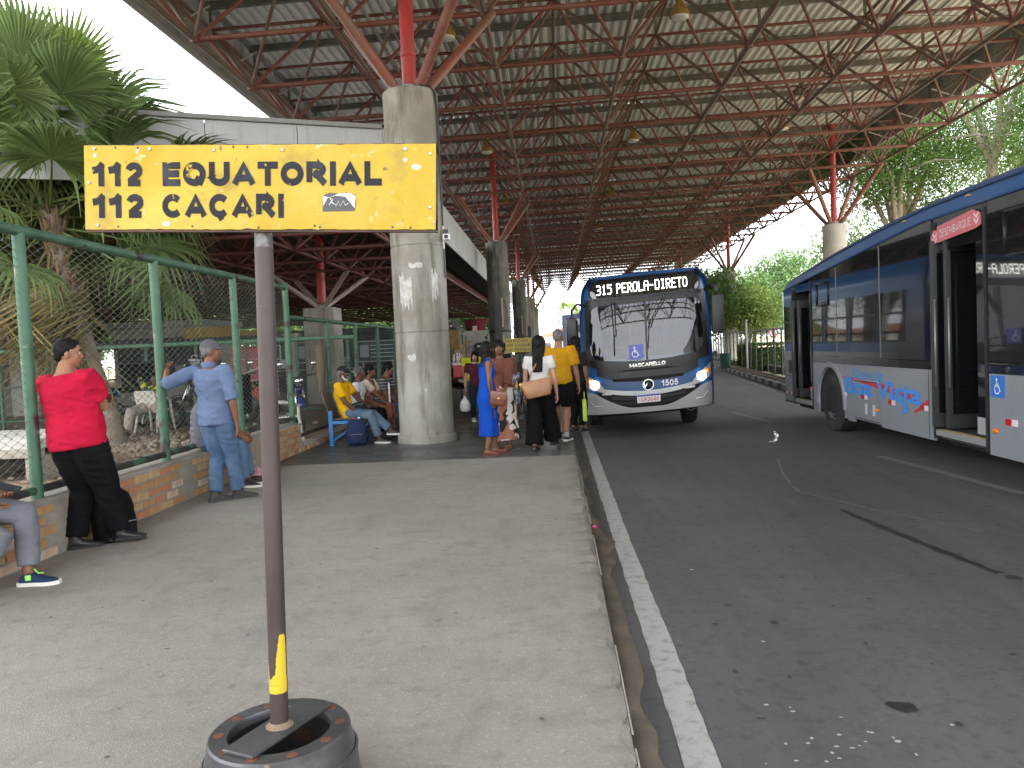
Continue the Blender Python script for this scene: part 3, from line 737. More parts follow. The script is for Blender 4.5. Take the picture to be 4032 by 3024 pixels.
MB().tube([(FX, 2.2, PT), (FX, POSTS[-1], PT)], .042, 12).build('top_rail', mat('green_rail', (0.035, 0.085, 0.05), .5, var=((0.06, 0.13, .08), 4, .4, .6), layers=[dict(col=(0.35, 0.38, 0.33), scale=9, lo=.66, hi=.7), dict(col=(.03, .02, .018), scale=4, lo=.58, hi=.64, offset=(1, 5, 2))]), fence, True, 50)
for a, b in zip(POSTS[:-1], POSTS[1:]):
    MB().tube([(FX, a + .04, WT + .075), (FX, b - .04, WT + .075)], .032, 10).build('bottom_rail', M_greenold, fence, True, 50)
    stuff(wire_mesh(a + .03, b - .03, WT + .09, PT - .03, (.062), .0031, seed=int(a)).build('chain_link', M_wire, fence, smooth=True))
fence2 = thing('lower_green_fence', 'lower green pipe fence with fine hexagon mesh behind the seated people', 'fence')
P2 = [11.55 + 1.94 * k for k in range(13)]
for y in P2[1:]:
    MB().tube([(FX, y, .085), (FX, y, 2.03)], .042, 12).build('post', M_green, fence2, True, 50)
    MB().lathe([(.06, .085), (.055, .15), (.045, .16)], 12, c=(FX, y, 0)).build('post_foot', MATS['cement'], fence2, True, 50)
MB().tube([(FX, P2[0], 2.03), (FX, P2[-1], 2.03)], .036, 12).build('top_rail', M_green, fence2, True, 50)
for k, (a, b) in enumerate(zip(P2[:-1], P2[1:])):
    MB().tube([(FX, a + .03, .21), (FX, b - .03, .21)], .03, 10).build('bottom_rail', mat('dark_rail', (.045, .03, .025), .6), fence2, True, 50)
    if k < 6: stuff(wire_mesh(a + .03, b - .03, .22, 2.0, .052 if k < 3 else .07, .0022, seed=k).build('chain_link', M_wire, fence2, smooth=True))
# inner fence across the yard
fence3 = thing('inner_green_fence', 'green pipe fence crossing the yard behind the lying man', 'fence')
for k in range(9):
    x = -13.2 + k * 1.1
    MB().tube([(x, 16.3, YZ - .1), (x, 16.3, 1.83)], .035, 8).build('post', M_green, fence3, True, 50)
MB().tube([(-14, 16.3, 1.83), (-4.25, 16.3, 1.80)], .045, 10).build('top_rail', mat('green_light', (.14, .30, .20), .5), fence3, True, 50)
MB().tube([(-14, 16.3, .3), (-4.25, 16.3, .3)], .03, 8).build('bottom_rail', M_green, fence3, True, 50)
wm = wire_mesh(-14, -4.3, .25, 1.8, .075, .003, x=0, seed=3); wm.v = [(y, 16.3 + x, z) for x, y, z in wm.v]
stuff(wm.build('chain_link', mat('green_wire_old', (.16, .19, .13), .6), fence3))

# ================================================================ NEIGHBOURING SHELTER (left)
shel = thing('market_shelter', 'neighbouring dark shelter with a pale panelled fascia behind the palm', 'canopy')
M_pan = mat('pale_panel', (0.52, 0.54, 0.56), 0.5, var=((0.42, 0.43, 0.44), 1.5, 0.35, 0.65), layers=[dict(col=(0.30, 0.30, 0.29), scale=2, lo=0.55, hi=0.7, vscale=(4, 4, 0.5), amount=0.5)])
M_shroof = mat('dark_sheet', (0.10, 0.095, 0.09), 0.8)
def wall_panels(p0, p1, z0a, z1a, z0b, z1b, wd, th=.04):
    a = Vector((*p0, 0)); b = Vector((*p1, 0)); L = (b - a).length; d = (b - a) / L; n_ = Vector((-d.y, d.x, 0)); k = int(L / wd)
    for i in range(k):
        t0, t1 = i / k + .006 / L, (i + 1) / k - .006 / L
        A, B = a + d * L * t0, a + d * L * t1
        za0, za1 = z0a + (z0b - z0a) * t0, z1a + (z1b - z1a) * t0; zb0, zb1 = z0a + (z0b - z0a) * t1, z1a + (z1b - z1a) * t1
        q = MB(); q.add([A + Vector((0,0,za0)), B + Vector((0,0,zb0)), B + Vector((0,0,zb1)), A + Vector((0,0,za1)), A + n_*th + Vector((0,0,za0)), B + n_*th + Vector((0,0,zb0)), B + n_*th + Vector((0,0,zb1)), A + n_*th + Vector((0,0,za1))],
            [(0,1,2,3), (7,6,5,4), (0,4,5,1), (2,6,7,3), (1,5,6,2), (0,3,7,4)])
        q.build('fascia_panel', M_pan, shel)
CNR = (-2.92, 13.95)
wall_panels((-20.5, 6.05), CNR, 4.35, 5.4, 4.35, 5.4, 1.45)
wall_panels((CNR[0], CNR[1] + .05), (-2.92, 62), 4.42, 5.45, 4.42, 5.2, 1.45)
MB().box((-.03, 0, 0), (.08, 19.25, .07), Matrix.Translation((-20.5, 6.05, 5.405)) @ Matrix.Rotation(math.atan2(CNR[1] - 6.05, CNR[0] + 20.5) - math.pi/2, 4, 'Z')).build('flashing', M_fascia, shel)
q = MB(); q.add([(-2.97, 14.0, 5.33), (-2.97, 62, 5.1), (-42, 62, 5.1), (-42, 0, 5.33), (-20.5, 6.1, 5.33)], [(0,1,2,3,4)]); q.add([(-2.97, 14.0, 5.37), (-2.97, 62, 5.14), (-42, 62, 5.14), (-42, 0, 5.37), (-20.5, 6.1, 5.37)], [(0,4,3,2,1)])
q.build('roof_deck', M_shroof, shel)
sb = PartSet('lattice_tube', shel, 240)
M_redd = mat('dull_red_tube', (0.13, 0.045, 0.036), 0.6)
s2 = 2.2; ox, oy = -3.4, 14.6
def inside(x, y): return y > 6.05 + (x + 20.5) * (CNR[1] - 6.05) / (CNR[0] + 20.5) + .8
for j in range(-3, 20):
    for i in range(14):
        x, y = ox - i * s2, oy + j * s2
        if not inside(x, y): continue
        zb2, zt2 = 3.75, 4.95
        sb.add('x', (x, y, zb2), (x - s2, y, zb2), .045, M_redd)
        if inside(x, y): sb.add('y', (x, y, zb2), (x, y + s2, zb2), .04, M_redd)
        for dx, dy in ((-.5,-.5), (.5,-.5), (-.5,.5), (.5,.5)):
            if inside(x + dx*s2, y + dy*s2) and x + dx*s2 < -3: sb.add('d', (x, y, zb2), (x + dx*s2, y + dy*s2, zt2), .034, M_redd)
        if i and inside(x - s2/2, y - s2/2): sb.add('t', (x - s2/2, y - s2/2, zt2), (x + s2/2, y - s2/2, zt2), .036, M_redd)
sb.finish()
for k, (x, y, lb) in enumerate(((-6.7, 22.3, 'square concrete pedestal with a red mast and grey struts, behind the lower fence'), (-15.5, 22.3, 'square concrete pedestal deep in the yard behind the palm'), (-6.7, 39.9, 'farther square concrete pedestal under the dark shelter'))):
    c = thing('square_pedestal', lb, 'column', (x, y, 0), group='square pedestals under the dark shelter')
    MB().bbox((-.44, -.44, 0), (.44, .44, 2.8), .02).build('shaft', M_conc, c)
    MB().tube([(0, 0, 2.8), (0, 0, 4.95)], .13, 12).build('mast', M_mast, c, True, 50)
    for sx, sy in ((-1,-1), (1,-1), (1,1), (-1,1)):
        MB().tube([(sx*.12, sy*.12, 2.86), (sx*1.1, sy*1.1, 3.75)], .07, 10).build('strut', mat('grey_pink_strut', (.33, .26, .245), .6), c, True, 50)
    MB().lathe([(.2, 2.8), (.2, 2.9), (.1, 2.95)], 10).build('cap_plate', M_steel, c)

# ---------------------------------------------------------------- market building and stalls
M_bwall = mat('brick_wall_face', (0.42, 0.22, 0.11), .9)
def brick_tex(m, c1, c2, mort, sx):
    nt = m.node_tree; b = nt.nodes['Principled BSDF']
    t = nt.nodes.new('ShaderNodeTexCoord'); mp_ = nt.nodes.new('ShaderNodeMapping'); mp_.inputs['Rotation'].default_value = (R(90), 0, 0)
    br = nt.nodes.new('ShaderNodeTexBrick'); br.inputs['Scale'].default_value = sx
    br.inputs['Color1'].default_value = (*c1, 1); br.inputs['Color2'].default_value = (*c2, 1); br.inputs['Mortar'].default_value = (*mort, 1)
    br.inputs['Mortar Size'].default_value = .012; br.inputs['Brick Width'].default_value = .42; br.inputs['Row Height'].default_value = .15
    nt.links.new(t.outputs['Object'], mp_.inputs['Vector']); nt.links.new(mp_.outputs[0], br.inputs['Vector']); nt.links.new(br.outputs['Color'], b.inputs['Base Color'])
brick_tex(M_bwall, (0.40, 0.19, 0.085), (0.50, 0.28, 0.14), (0.30, 0.25, 0.2), 2.0)
bld = thing('brick_building', 'low brick building with a concrete band and a round window beyond the columns', 'building', (-8.2, 40.2, 0))
MB().box((-4.9, 0, -.3), (4.75, 3.2, 1.85)).build('wall', M_bwall, bld)
MB().box((-4.98, -.08, 1.852), (4.83, 3.3, 2.36)).build('concrete_band', mat('band', (.40, .385, .33), .8, var=((.33, .31, .27), 2, .4, .6)), bld)
rw = MB().lathe([(.56, -.06), (.60, -.06), (.60, .02), (.40, .02), (.40, -.06), (.56, -.06)], 32, c=(4.25, 0, 1.35), axis='y', cap=False); rw.build('round_window_frame', mat('window_ring', (.36, .34, .29), .8), bld, True, 40)
MB().lathe([(.40, .0), (.01, .005)], 32, c=(4.25, -.012, 1.35), axis='y').build('window', mat('dark_pane', (.03, .04, .04), .2), bld)
MB().box((4.15, -.03, 1.5), (4.4, -.02, 1.6)).build('window_label', mat('pale_tag', (.5, .55, .55), .6), bld)
MB().box((3.45, -.02, .62), (3.65, -.01, .95)).build('notice', mat('white_paper', (.75, .78, .8), .7), bld)
MB().box((2.6, -.03, .5), (3.0, .0, 2.0)).build('service_panel', mat('bluegrey', (.2, .24, .25), .6), bld)
MB().box((-4.0, -.03, .0), (-2.6, .0, 1.75)).build('shutter', mat('dark_green_shutter', (.05, .10, .08), .6), bld)
tk = thing('water_tank', 'dark red open tank standing on the roof of the brick building', 'tank', (-4.15, 41.0, 2.36))
MB().lathe([(.48, 0), (.68, .6), (.7, .62), (.66, .62), (.46, .05)], 20).build('shell', mat('tank_red', (.18, .03, .035), .5), tk, True, 40)
MB().box((-.1, -.8, 0), (.1, -.55, .25)).build('outlet_block', mat('cream_block', (.6, .52, .4), .7), tk)
tb = thing('rooftop_post', 'grey slab standing on the brick building beside the red tank', 'slab', (-5.25, 41.0, 2.36)); MB().prism([(-.2, 0), (.15, 0), (.15, .75), (-.05, .7), (-.2, .45)], .25).build('slab', mat('grey_slab', (.22, .21, .2), .8), tb)

def board(name, label, x, y, z0, z1, w_, col, lines=0, lc=(.6, .6, .6), cat='board'):
    t = thing(name, label, cat, (x, y, 0))
    MB().box((-w_/2, 0, z0), (w_/2, .05, z1)).build('panel', mat('board_%d%d%d' % tuple(int(c * 99) for c in col), col, .6), t)
    f = MB(); f.box((-w_/2 - .03, -.01, z1), (w_/2 + .03, .06, z1 + .03)).box((-w_/2 - .03, -.01, z0 - .03), (w_/2 + .03, .06, z0)).box((-w_/2 - .03, -.01, z0), (-w_/2, .06, z1)).box((w_/2, -.01, z0), (w_/2 + .03, .06, z1))
    f.build('frame', mat('pale_frame', (.42, .42, .38), .6), t)
    for k in range(2): MB().box((-w_/2 + .1 + k * (w_ - .26), .02, YZ - .2), (-w_/2 + .16 + k * (w_ - .26), .045, z0 - .03)).build('leg', M_steel, t)
    for k in range(lines):
        zz = z1 - (k + 1) * (z1 - z0) / (lines + 1)
        MB().box((-w_ * .18, -.006, zz - .012), (w_ * .42, -.002, zz + .012)).build('print_line', mat('print_pale', lc, .7), t)
    if lines: MB().box((-w_ * .45, -.008, z0 + .12), (-w_ * .22, -.002, z1 - .1)).build('picture', mat('print_pic', (.35, .38, .4), .7), t)
    return t
board('menu_board', 'dark blue menu board with pale lines seen through the fence beside the sign pole', -7.55, 24, 1.25, 1.85, 1.35, (.03, .05, .12), 5)
board('menu_board', 'dark menu board right of the square pedestal behind the fence', -5.55, 24, 1.2, 1.8, 1.2, (.045, .07, .08), 4)
board('menu_board', 'blue and white menu board above the red cabinet', -9.4, 24, 1.3, 1.8, 1.5, (.03, .05, .13), 4)
cab = thing('red_cabinet', 'red drinks cabinet standing in the yard left of the sign pole', 'cabinet', (-8.25, 20.3, 0))
MB().bbox((-.42, 0, .1), (.42, .6, 1.75), .03).build('body', mat('cabinet_red', (.38, .02, .03), .4), cab)
MB().box((-.36, -.02, .75), (.36, .0, 1.65)).build('door', mat('cabinet_red2', (.28, .02, .03), .3), cab)
for k in range(3): MB().box((-.33, -.03, .85 + k * .28), (.33, -.02, .88 + k * .28)).build('shelf_strip', mat('cabinet_pink', (.5, .2, .2), .5), cab)
pil = thing('concrete_pillar', 'short grey concrete pillar right of the sign pole behind the mesh', 'pillar', (-6.72, 19.5, 0)); MB().bbox((-.13, -.13, 0), (.13, .13, 1.98), .015).build('shaft', M_conc, pil)
MB().box((-.16, -.16, 1.98), (.16, .16, 2.03)).build('cap', M_conc, pil)
# dark kiosks at the back of the yard
M_dk = mat('kiosk_dark', (.028, .028, .03), .7); M_kg = mat('kiosk_grey', (.18, .18, .18), .7)
def kiosk(x, y, w_, d, h, label, col, band):
    k = thing('kiosk', label, 'kiosk', (x, y, 0))
    MB().box((0, 0, YZ - .2), (w_, d, h)).build('wall', col, k)
    MB().box((-.15, -.35, h), (w_ + .15, d + .1, h + .18)).build('roof_slab', band, k)
    MB().box((.15, -.03, .95), (w_ - .15, .0, h - .35)).build('hatch', M_dk, k)
    MB().box((.1, -.25, .88), (w_ - .1, .0, .94)).build('counter', M_kg, k)
    for i in range(3): MB().box((.35 + i * w_ * .27, -.05, 1.0), (.35 + i * w_ * .27 + .35, -.031, 1.35)).build('stock_box', [mat('stock_white', (.6, .6, .6), .6), mat('stock_red', (.3, .04, .04), .6), mat('stock_grey', (.2, .2, .22), .6)][i], k)
    return k
kiosk(-19.6, 22, 4.4, 3, 2.75, 'dark kiosk with a grey roof slab at the far left of the yard', mat('kiosk_brown', (.13, .115, .095), .8), M_kg)
kiosk(-14.6, 25, 3.2, 2.5, 2.6, 'small grey kiosk beyond the palm trunk', mat('kiosk_pale', (.26, .25, .22), .8), M_kg)
kiosk(-11.2, 30, 4.6, 2.5, 2.25, 'low dark kiosk at the back of the yard', M_dk, mat('kiosk_black', (.015, .015, .017), .7))
kiosk(-5.9, 30, 2.0, 2.0, 2.1, 'dark brown kiosk in front of the brick building', mat('kiosk_brick', (.16, .10, .06), .8), M_dk)
MB()
beam = thing('dark_awning', 'long black awning strip across the back of the yard', 'awning', (-15.5, 20.5, 0))
MB().box((0, 0, 1.86), (8.6, .5, 2.06)).build('strip', M_dk, beam)
for k in range(5): MB().box((k * 2.1, .2, YZ - .1), (k * 2.1 + .08, .28, 1.86)).build('post', M_dk, beam)
shut = thing('yellow_stall', 'mustard stall shutters at the back of the yard left of the sign pole', 'stall', (-11.3, 23.2, 0))
MB().box((0, 0, 2.0), (1.6, .1, 2.45)).build('shutter', mat('mustard', (.28, .17, .03), .7), shut)
MB().box((1.75, 0, 1.95), (2.6, .1, 2.3)).build('shutter', MATS['mustard'], shut)
for k in range(2): MB().box((.05 + k * 2.4, .02, YZ - .2), (.12 + k * 2.4, .09, 2.0)).build('post', M_dk, shut)
# concrete ledge at the left edge
led = thing('concrete_ledge', 'pale concrete ledge with an open dark front at the left edge behind the mesh', 'ledge', (-9.6, 8.6, 0))
MB().bbox((0, 0, .50), (3.6, 1.4, .62), .01).build('slab', mat('pale_slab', (.55, .53, .48), .8, var=((.42, .40, .36), 3, .4, .6)), led)
MB().bbox((-.02, -.015, .40), (3.62, .10, .50), .01).build('edge_beam', MATS['cement'], led)
for x in (.1, 1.3, 2.5, 3.4): MB().box((x, .05, .0), (x + .14, 1.2, .40)).build('leg', MATS['cement'], led)
MB().box((0, 1.25, .0), (3.6, 1.35, .40)).build('back_wall', mat('dark_opening', (.06, .045, .035), .95), led)  # dark colour stands in for the dark opening beneath the slab
# ---------------------------------------------------------------- hanging notice board by the nearest column
yb = thing('hanging_board', 'mustard wooden board jutting out beyond the right edge of the nearest column', 'board', (-2.8, 20.1, 0))
MB().bbox((-.12, -.25, 1.42), (.34, .25, 1.93), .02).build('panel', mat('mustard_wood', (.20, .12, .025), .7, var=((.13, .08, .02), 5, .4, .6)), yb)
MB().box((.38, -.01, 1.55), (.41, .02, 1.82)).build('bracket', M_dk, yb); MB().box((.3, -.01, 1.80), (.38, .02, 1.82)).build('bracket', M_dk, yb)
MB().box((-.14, -.02, 0), (-.08, .04, 1.42)).build('post', M_dk, yb)

# ================================================================ RIGHT SIDE RAILING
A_ = Vector((6.42, 22.1, 0)); B_ = Vector((8.05, 38.2, 0)); D_ = (B_ - A_).normalized(); N_ = Vector((D_.y, -D_.x, 0))
def rp(t, off, z):
    off = off + (0.0105 * t * t if t < 0 else 0.0)
    p = A_ + D_ * t + N_ * off; return Vector((p.x, p.y, z))
kb = thing('painted_kerb', 'kerb of alternating black and whitewashed blocks along the far side of the road', 'kerb')
for m_, t in ((mat('kerb_black', (.05, .05, .05), .8), 0), (mat('kerb_white', (.36, .35, .32), .8, var=((.25, .24, .22), 8, .4, .6)), 1)):
    for k in range(30):
        a = -14 + (2 * k + t) * .75
        q = MB(); vs = [rp(a + .01, 0, KZ), rp(a + .74, 0, KZ), rp(a + .74, .16, KZ), rp(a + .01, .16, KZ)]; vs += [v + Vector((0, 0, .15)) for v in vs]
        q.add(vs, [(0,3,2,1), (4,5,6,7), (0,1,5,4), (1,2,6,5), (2,3,7,6), (3,0,4,7)]); q.build('kerb_block', m_, kb)
strip('edge_line', [tuple((A_ + D_ * t - N_ * .35)[:2]) for t in (0, 30, 60)], .12, KZ + .004, MATS['faded_road_paint'])
rw_ = thing('dark_brick_wall', 'low dark brick base wall under the black railing on the right', 'wall')
q = MB(); vs = [rp(-14, .3, KZ), rp(45, .3, KZ), rp(45, .5, KZ), rp(-14, .5, KZ)]; vs += [v + Vector((0, 0, .30)) for v in vs]
q.add(vs, [(0,3,2,1), (4,5,6,7), (0,1,5,4), (1,2,6,5), (2,3,7,6), (3,0,4,7)]); q.build('mortar_bed', mat('dark_mortar', (.10, .08, .065), .9), rw_)
bk = MB().box((0, 0, 0), (.5, .02, .085)).mesh('brick', mat('dark_brick', (.17, .12, .09), .8, var=((.26, .22, .18), 14, .45, .55)))
an = math.atan2(D_.y, D_.x)
for r_i in range(3):
    for k in range(48):
        p = rp(-2 + k * .54 + (.27 if r_i % 2 else 0), .29, KZ + .012 + r_i * .097)
        link('brick', bk, rw_, p, (0, 0, an))
rf = thing('black_railing', 'black iron railing along the far side of the road between the buses', 'railing')
M_iron = mat('black_iron', (.015, .015, .015), .5)
for k in range(-8, 26):
    MB().tube([rp(k * 1.35 + .3, .4, .14), rp(k * 1.35 + .3, .4, 1.63)], .03, 6).build('bar', M_iron, rf)
MB().tube([rp(-11, .4, 1.63), rp(45, .4, 1.73)], .035, 6).build('top_rail', M_iron, rf)
MB().tube([rp(-11, .4, .27), rp(45, .4, .27)], .025, 6).build('bottom_rail', M_iron, rf)
q = MB().quad((6.9, -10, -.14), (140, -10, -.14), (140, 140, -.14), (13.2, 140, -.14)); q.v[0] = tuple(rp(-32, .45, -.14)); q.v[3] = tuple(rp(105, .45, -.14)); structure(q.build('sandy_verge', mat('sandy_verge', (.40, .32, .22), .95, var=((.27, .23, .15), .5, .4, .6), bump=(20, .4, .02))))
# ================================================================ VEGETATION
def leaf_mat(name, c1, c2, tr=0.45):
    if name in MATS: return MATS[name]
    m = bpy.data.materials.new(name); m.use_nodes = True; nt = m.node_tree; nt.nodes.clear()
    o = nt.nodes.new('ShaderNodeOutputMaterial')
    p = nt.nodes.new('ShaderNodeBsdfPrincipled'); p.inputs['Roughness'].default_value = .5; p.inputs['Specular IOR Level'].default_value = .4
    t = nt.nodes.new('ShaderNodeBsdfTranslucent'); mx = nt.nodes.new('ShaderNodeMixShader'); mx.inputs[0].default_value = tr
    c = ramp_mix(nt, noise_fac(nt, 1.3, .35, .65), c1, c2)
    g = nt.nodes.new('ShaderNodeNewGeometry'); hs = nt.nodes.new('ShaderNodeHueSaturation')
    mr = nt.nodes.new('ShaderNodeMapRange'); mr.inputs['To Min'].default_value = .6; mr.inputs['To Max'].default_value = 1.45
    nt.links.new(g.outputs['Random Per Island'], mr.inputs['Value']); nt.links.new(mr.outputs[0], hs.inputs['Value']); nt.links.new(c, hs.inputs['Color'])
    nt.links.new(hs.outputs[0], p.inputs['Base Color']); nt.links.new(hs.outputs[0], t.inputs['Color'])
    nt.links.new(p.outputs[0], mx.inputs[1]); nt.links.new(t.outputs[0], mx.inputs[2]); nt.links.new(mx.outputs[0], o.inputs[0])
    MATS[name] = m; return m
M_leafA = leaf_mat('leaf_mid', (0.055, 0.12, 0.022), (0.10, 0.175, 0.036))
M_leafB = leaf_mat('leaf_dark', (0.028, 0.075, 0.018), (0.06, 0.11, 0.028))
M_leafC = leaf_mat('leaf_yellow', (0.13, 0.175, 0.032), (0.09, 0.155, 0.032))
M_leafD = leaf_mat('leaf_far', (0.10, 0.20, 0.065), (0.14, 0.23, 0.075))
M_bark = mat('pale_bark', (0.36, 0.31, 0.25), .9, var=((0.22, 0.18, 0.14), 2.5, .35, .65), bump=(20, .4, .01), layers=[dict(col=(.10, .08, .065), scale=6, lo=.6, hi=.7)])
def leaves_mesh(name, pts, size, m, squash=.6):
    """one leaf-shaped quad pair per point, random attitude"""
    n = len(pts); P = np.asarray(pts, dtype=np.float64)
    a = nrng.normal(size=(n, 3)); a /= np.linalg.norm(a, axis=1)[:, None]
    b = nrng.normal(size=(n, 3)); b[:, 2] *= .5; b -= a * np.sum(a * b, 1)[:, None]; b /= np.linalg.norm(b, axis=1)[:, None]
    s_ = size * nrng.uniform(.65, 1.3, size=(n, 1))
    nn = np.cross(a, b)
    V = np.stack([P - a * s_, P - b * s_ * squash * .5 + nn * s_ * .12, P + a * s_, P + b * s_ * squash * .5 + nn * s_ * .12], 1).reshape(-1, 3)
    me = bpy.data.meshes.new(name)
    me.vertices.add(4 * n); me.vertices.foreach_set('co', V.ravel())
    me.loops.add(4 * n); me.loops.foreach_set('vertex_index', np.arange(4 * n, dtype=np.int32))
    me.polygons.add(n); me.polygons.foreach_set('loop_start', np.arange(0, 4 * n, 4, dtype=np.int32)); me.polygons.foreach_set('loop_total', np.full(n, 4, dtype=np.int32))
    me.materials.append(m); me.update(); me.validate()
    return me
def tree(name, label, cat, base, h_fork, crown_r, crown_c, n_leaf, leaf, m, group, r0=.18, lean=(0, 0), limbs=5, seed=1, fork2=True, open_=.55):
    q = random.Random(seed); rg = np.random.default_rng(seed)
    t = thing(name, label, cat, base, group=group)
    tr = MB(); top = Vector((lean[0], lean[1], h_fork))
    mid = top * .5 + Vector((q.uniform(-.2, .2), q.uniform(-.2, .2), 0))
    tr.tube([(0, 0, -.2), (0, 0, .15), tuple(mid), tuple(top)], [r0 * 1.5, r0 * 1.1, r0 * .95, r0 * .8], 10)
    tips = []
    cc = Vector(crown_c)
    for k in range(limbs):
        a = 2 * math.pi * (k + q.random() * .6) / limbs
        e = cc + Vector((math.cos(a) * crown_r[0] * q.uniform(.35, .8), math.sin(a) * crown_r[1] * q.uniform(.35, .8), crown_r[2] * q.uniform(-.2, .75)))
        m1 = top.lerp(e, .5) + Vector((q.uniform(-.4, .4), q.uniform(-.4, .4), q.uniform(0, .6)))
        tr.tube([top - Vector((0, 0, .15)), m1, e], [r0 * .62, r0 * .4, r0 * .12], 7); tips += [e, m1.lerp(e, .5)]
        for s in range(3):
            b0 = top.lerp(e, q.uniform(.45, .85)); e2 = b0 + Vector((q.gauss(0, 1) * crown_r[0] * .45, q.gauss(0, 1) * crown_r[1] * .45, q.uniform(-.1, .6) * crown_r[2]))
            tr.tube([b0, b0.lerp(e2, .5) + Vector((0, 0, .2)), e2], [r0 * .26, r0 * .16, r0 * .05], 5); tips.append(e2)
    tr.build('trunk', M_bark, t, True, 60)
    # leaf clumps: around limb tips and over the crown shell
    cl = [np.array(p) for p in tips]
    for k in range(int(len(tips) * 1.6)):
        v = rg.normal(size=3); v /= np.linalg.norm(v); cl.append(np.array(cc) + v * np.array(crown_r) * rg.uniform(.55, 1.0))
    w = rg.uniform(.3, 1.0, len(cl)); w /= w.sum(); cnt = rg.multinomial(n_leaf, w); P = []
    for p, c in zip(cl, cnt):
        sg = np.array(crown_r) * open_ * rg.uniform(.25, .55); P.append(p + np.clip(rg.normal(size=(c, 3)), -1.9, 1.9) * sg * np.array([1, 1, .7]))
    P = np.concatenate(P); P = P[P[:, 2] > max(.3, h_fork * .5)]
    link('crown', leaves_mesh('crown', P, leaf, m), t)
    return t
g1 = 'tall pale trunked trees beyond the right side of the canopy'
tree('street_tree', 'tall pale trunked tree just right of the pale column, nearest the canopy edge', 'tree', (14.6, 35.5, -.15), 5.2, (3.2, 3.4, 2.6), (-.2, 0, 8.8), 22000, .085, M_leafA, g1, .24, (.7, 0), seed=11)
tree('street_tree', 'tall forked tree whose trunk splits above the roof of the parked bus', 'tree', (16.3, 38, -.15), 6.6, (3.6, 3.6, 3.2), (.8, 0, 10.2), 22000, .085, M_leafA, g1, .27, (.5, .2), limbs=4, seed=12)
tree('street_tree', 'tree with a straight spotted grey trunk at the upper right', 'tree', (18.0, 33, -.15), 8.3, (3.8, 3.8, 3.0), (0, 0, 11.0), 24000, .085, M_leafA, g1, .25, (.1, .2), seed=13)
tree('street_tree', 'leaning twin trunked tree at the right edge of the picture', 'tree', (18.6, 31, -.15), 5.6, (3.4, 3.6, 3.0), (1.6, 0, 9.6), 24000, .085, M_leafA, g1, .24, (1.6, 0), limbs=3, seed=14)
tree('street_tree', 'yellowish tree filling the gap at the far right above the parked bus', 'tree', (25.5, 42, -.15), 5.5, (5.5, 5, 3.8), (0, 0, 9.5), 20000, .11, M_leafC, g1, .25, seed=15)
tree('street_tree', 'dark leafy tree low behind the pale column and the parked bus', 'tree', (19.5, 46, -.15), 3.2, (4.6, 4, 3.4), (0, 0, 6.6), 14000, .12, M_leafA, g1, .25, seed=16)
g2 = 'round crowned trees in the distance on the right'
tree('round_tree', 'bright green round tree between the two buses', 'tree', (15.6, 62, -.2), 1.8, (3.3, 3, 2.3), (0, 0, 4.0), 12000, .17, M_leafD, g2, .2, seed=21, open_=.75)
tree('round_tree', 'yellow green bushy tree right of the tiled pale column', 'tree', (11.6, 48, -.2), 1.6, (1.6, 1.6, 1.6), (0, 0, 3.2), 9000, .12, M_leafC, g2, .14, seed=22, open_=.75)
tree('round_tree', 'feathery green tree behind the top right corner of the oncoming bus', 'tree', (8.9, 47, -.2), 2.2, (2.0, 2, 2.2), (0, 0, 4.0), 12000, .11, M_leafA, g2, .15, seed=23, open_=.7)
tree('round_tree', 'broad green tree rising just left of the rear of the parked bus', 'tree', (19.5, 64, -.2), 2.4, (3.6, 3, 2.8), (0, 0, 5.6), 12000, .17, M_leafD, g2, .2, seed=24, open_=.75)
tree('round_tree', 'faint green tree far behind the oncoming bus', 'tree', (12.5, 72, -.2), 2.4, (4, 3, 2.6), (0, 0, 5.0), 9000, .2, M_leafD, g2, .2, seed=25, open_=.75)
tree('round_tree', 'low wide tree far off behind the hedge', 'tree', (23, 78, -.2), 2.0, (6, 4, 2.6), (0, 0, 4.2), 10000, .22, M_leafD, g2, .2, seed=26, open_=.75)
g3 = 'green trees beyond the far end of the dark shelter'
for k, (x, y, lb) in enumerate(((-40, 66, 'leafmost green tree glimpsed left of the palm trunks'), (-33, 68, 'green tree glimpsed behind the nearest green post'), (-27.5, 67, 'green tree seen just right of the palm trunk through the mesh'), (-22, 68, 'green tree seen left of the third green post under the dark shelter'), (-17, 67, 'green tree seen behind the sign pole'), (-12, 68, 'green tree seen right of the square pedestal'), (-7.5, 69, 'green tree showing above the brick building'), (-46, 60, 'green tree at the far left edge of the yard'))):
    tree('background_tree', lb.replace('leafmost', 'leafy'), 'tree', (x, y, -.2), 2.0, (3.4, 3, 2.6), (0, 0, 4.4), 7000, .24, (M_leafD, M_leafC)[k % 2], g3, .2, seed=40 + k, open_=.75)
tree('background_tree', 'small bright tree standing in the open left of the palm trunk', 'tree', (-21.5, 33, 0), 1.8, (1.6, 1.6, 1.2), (0, 0, 3.0), 5000, .12, M_leafC, g3, .1, seed=60)
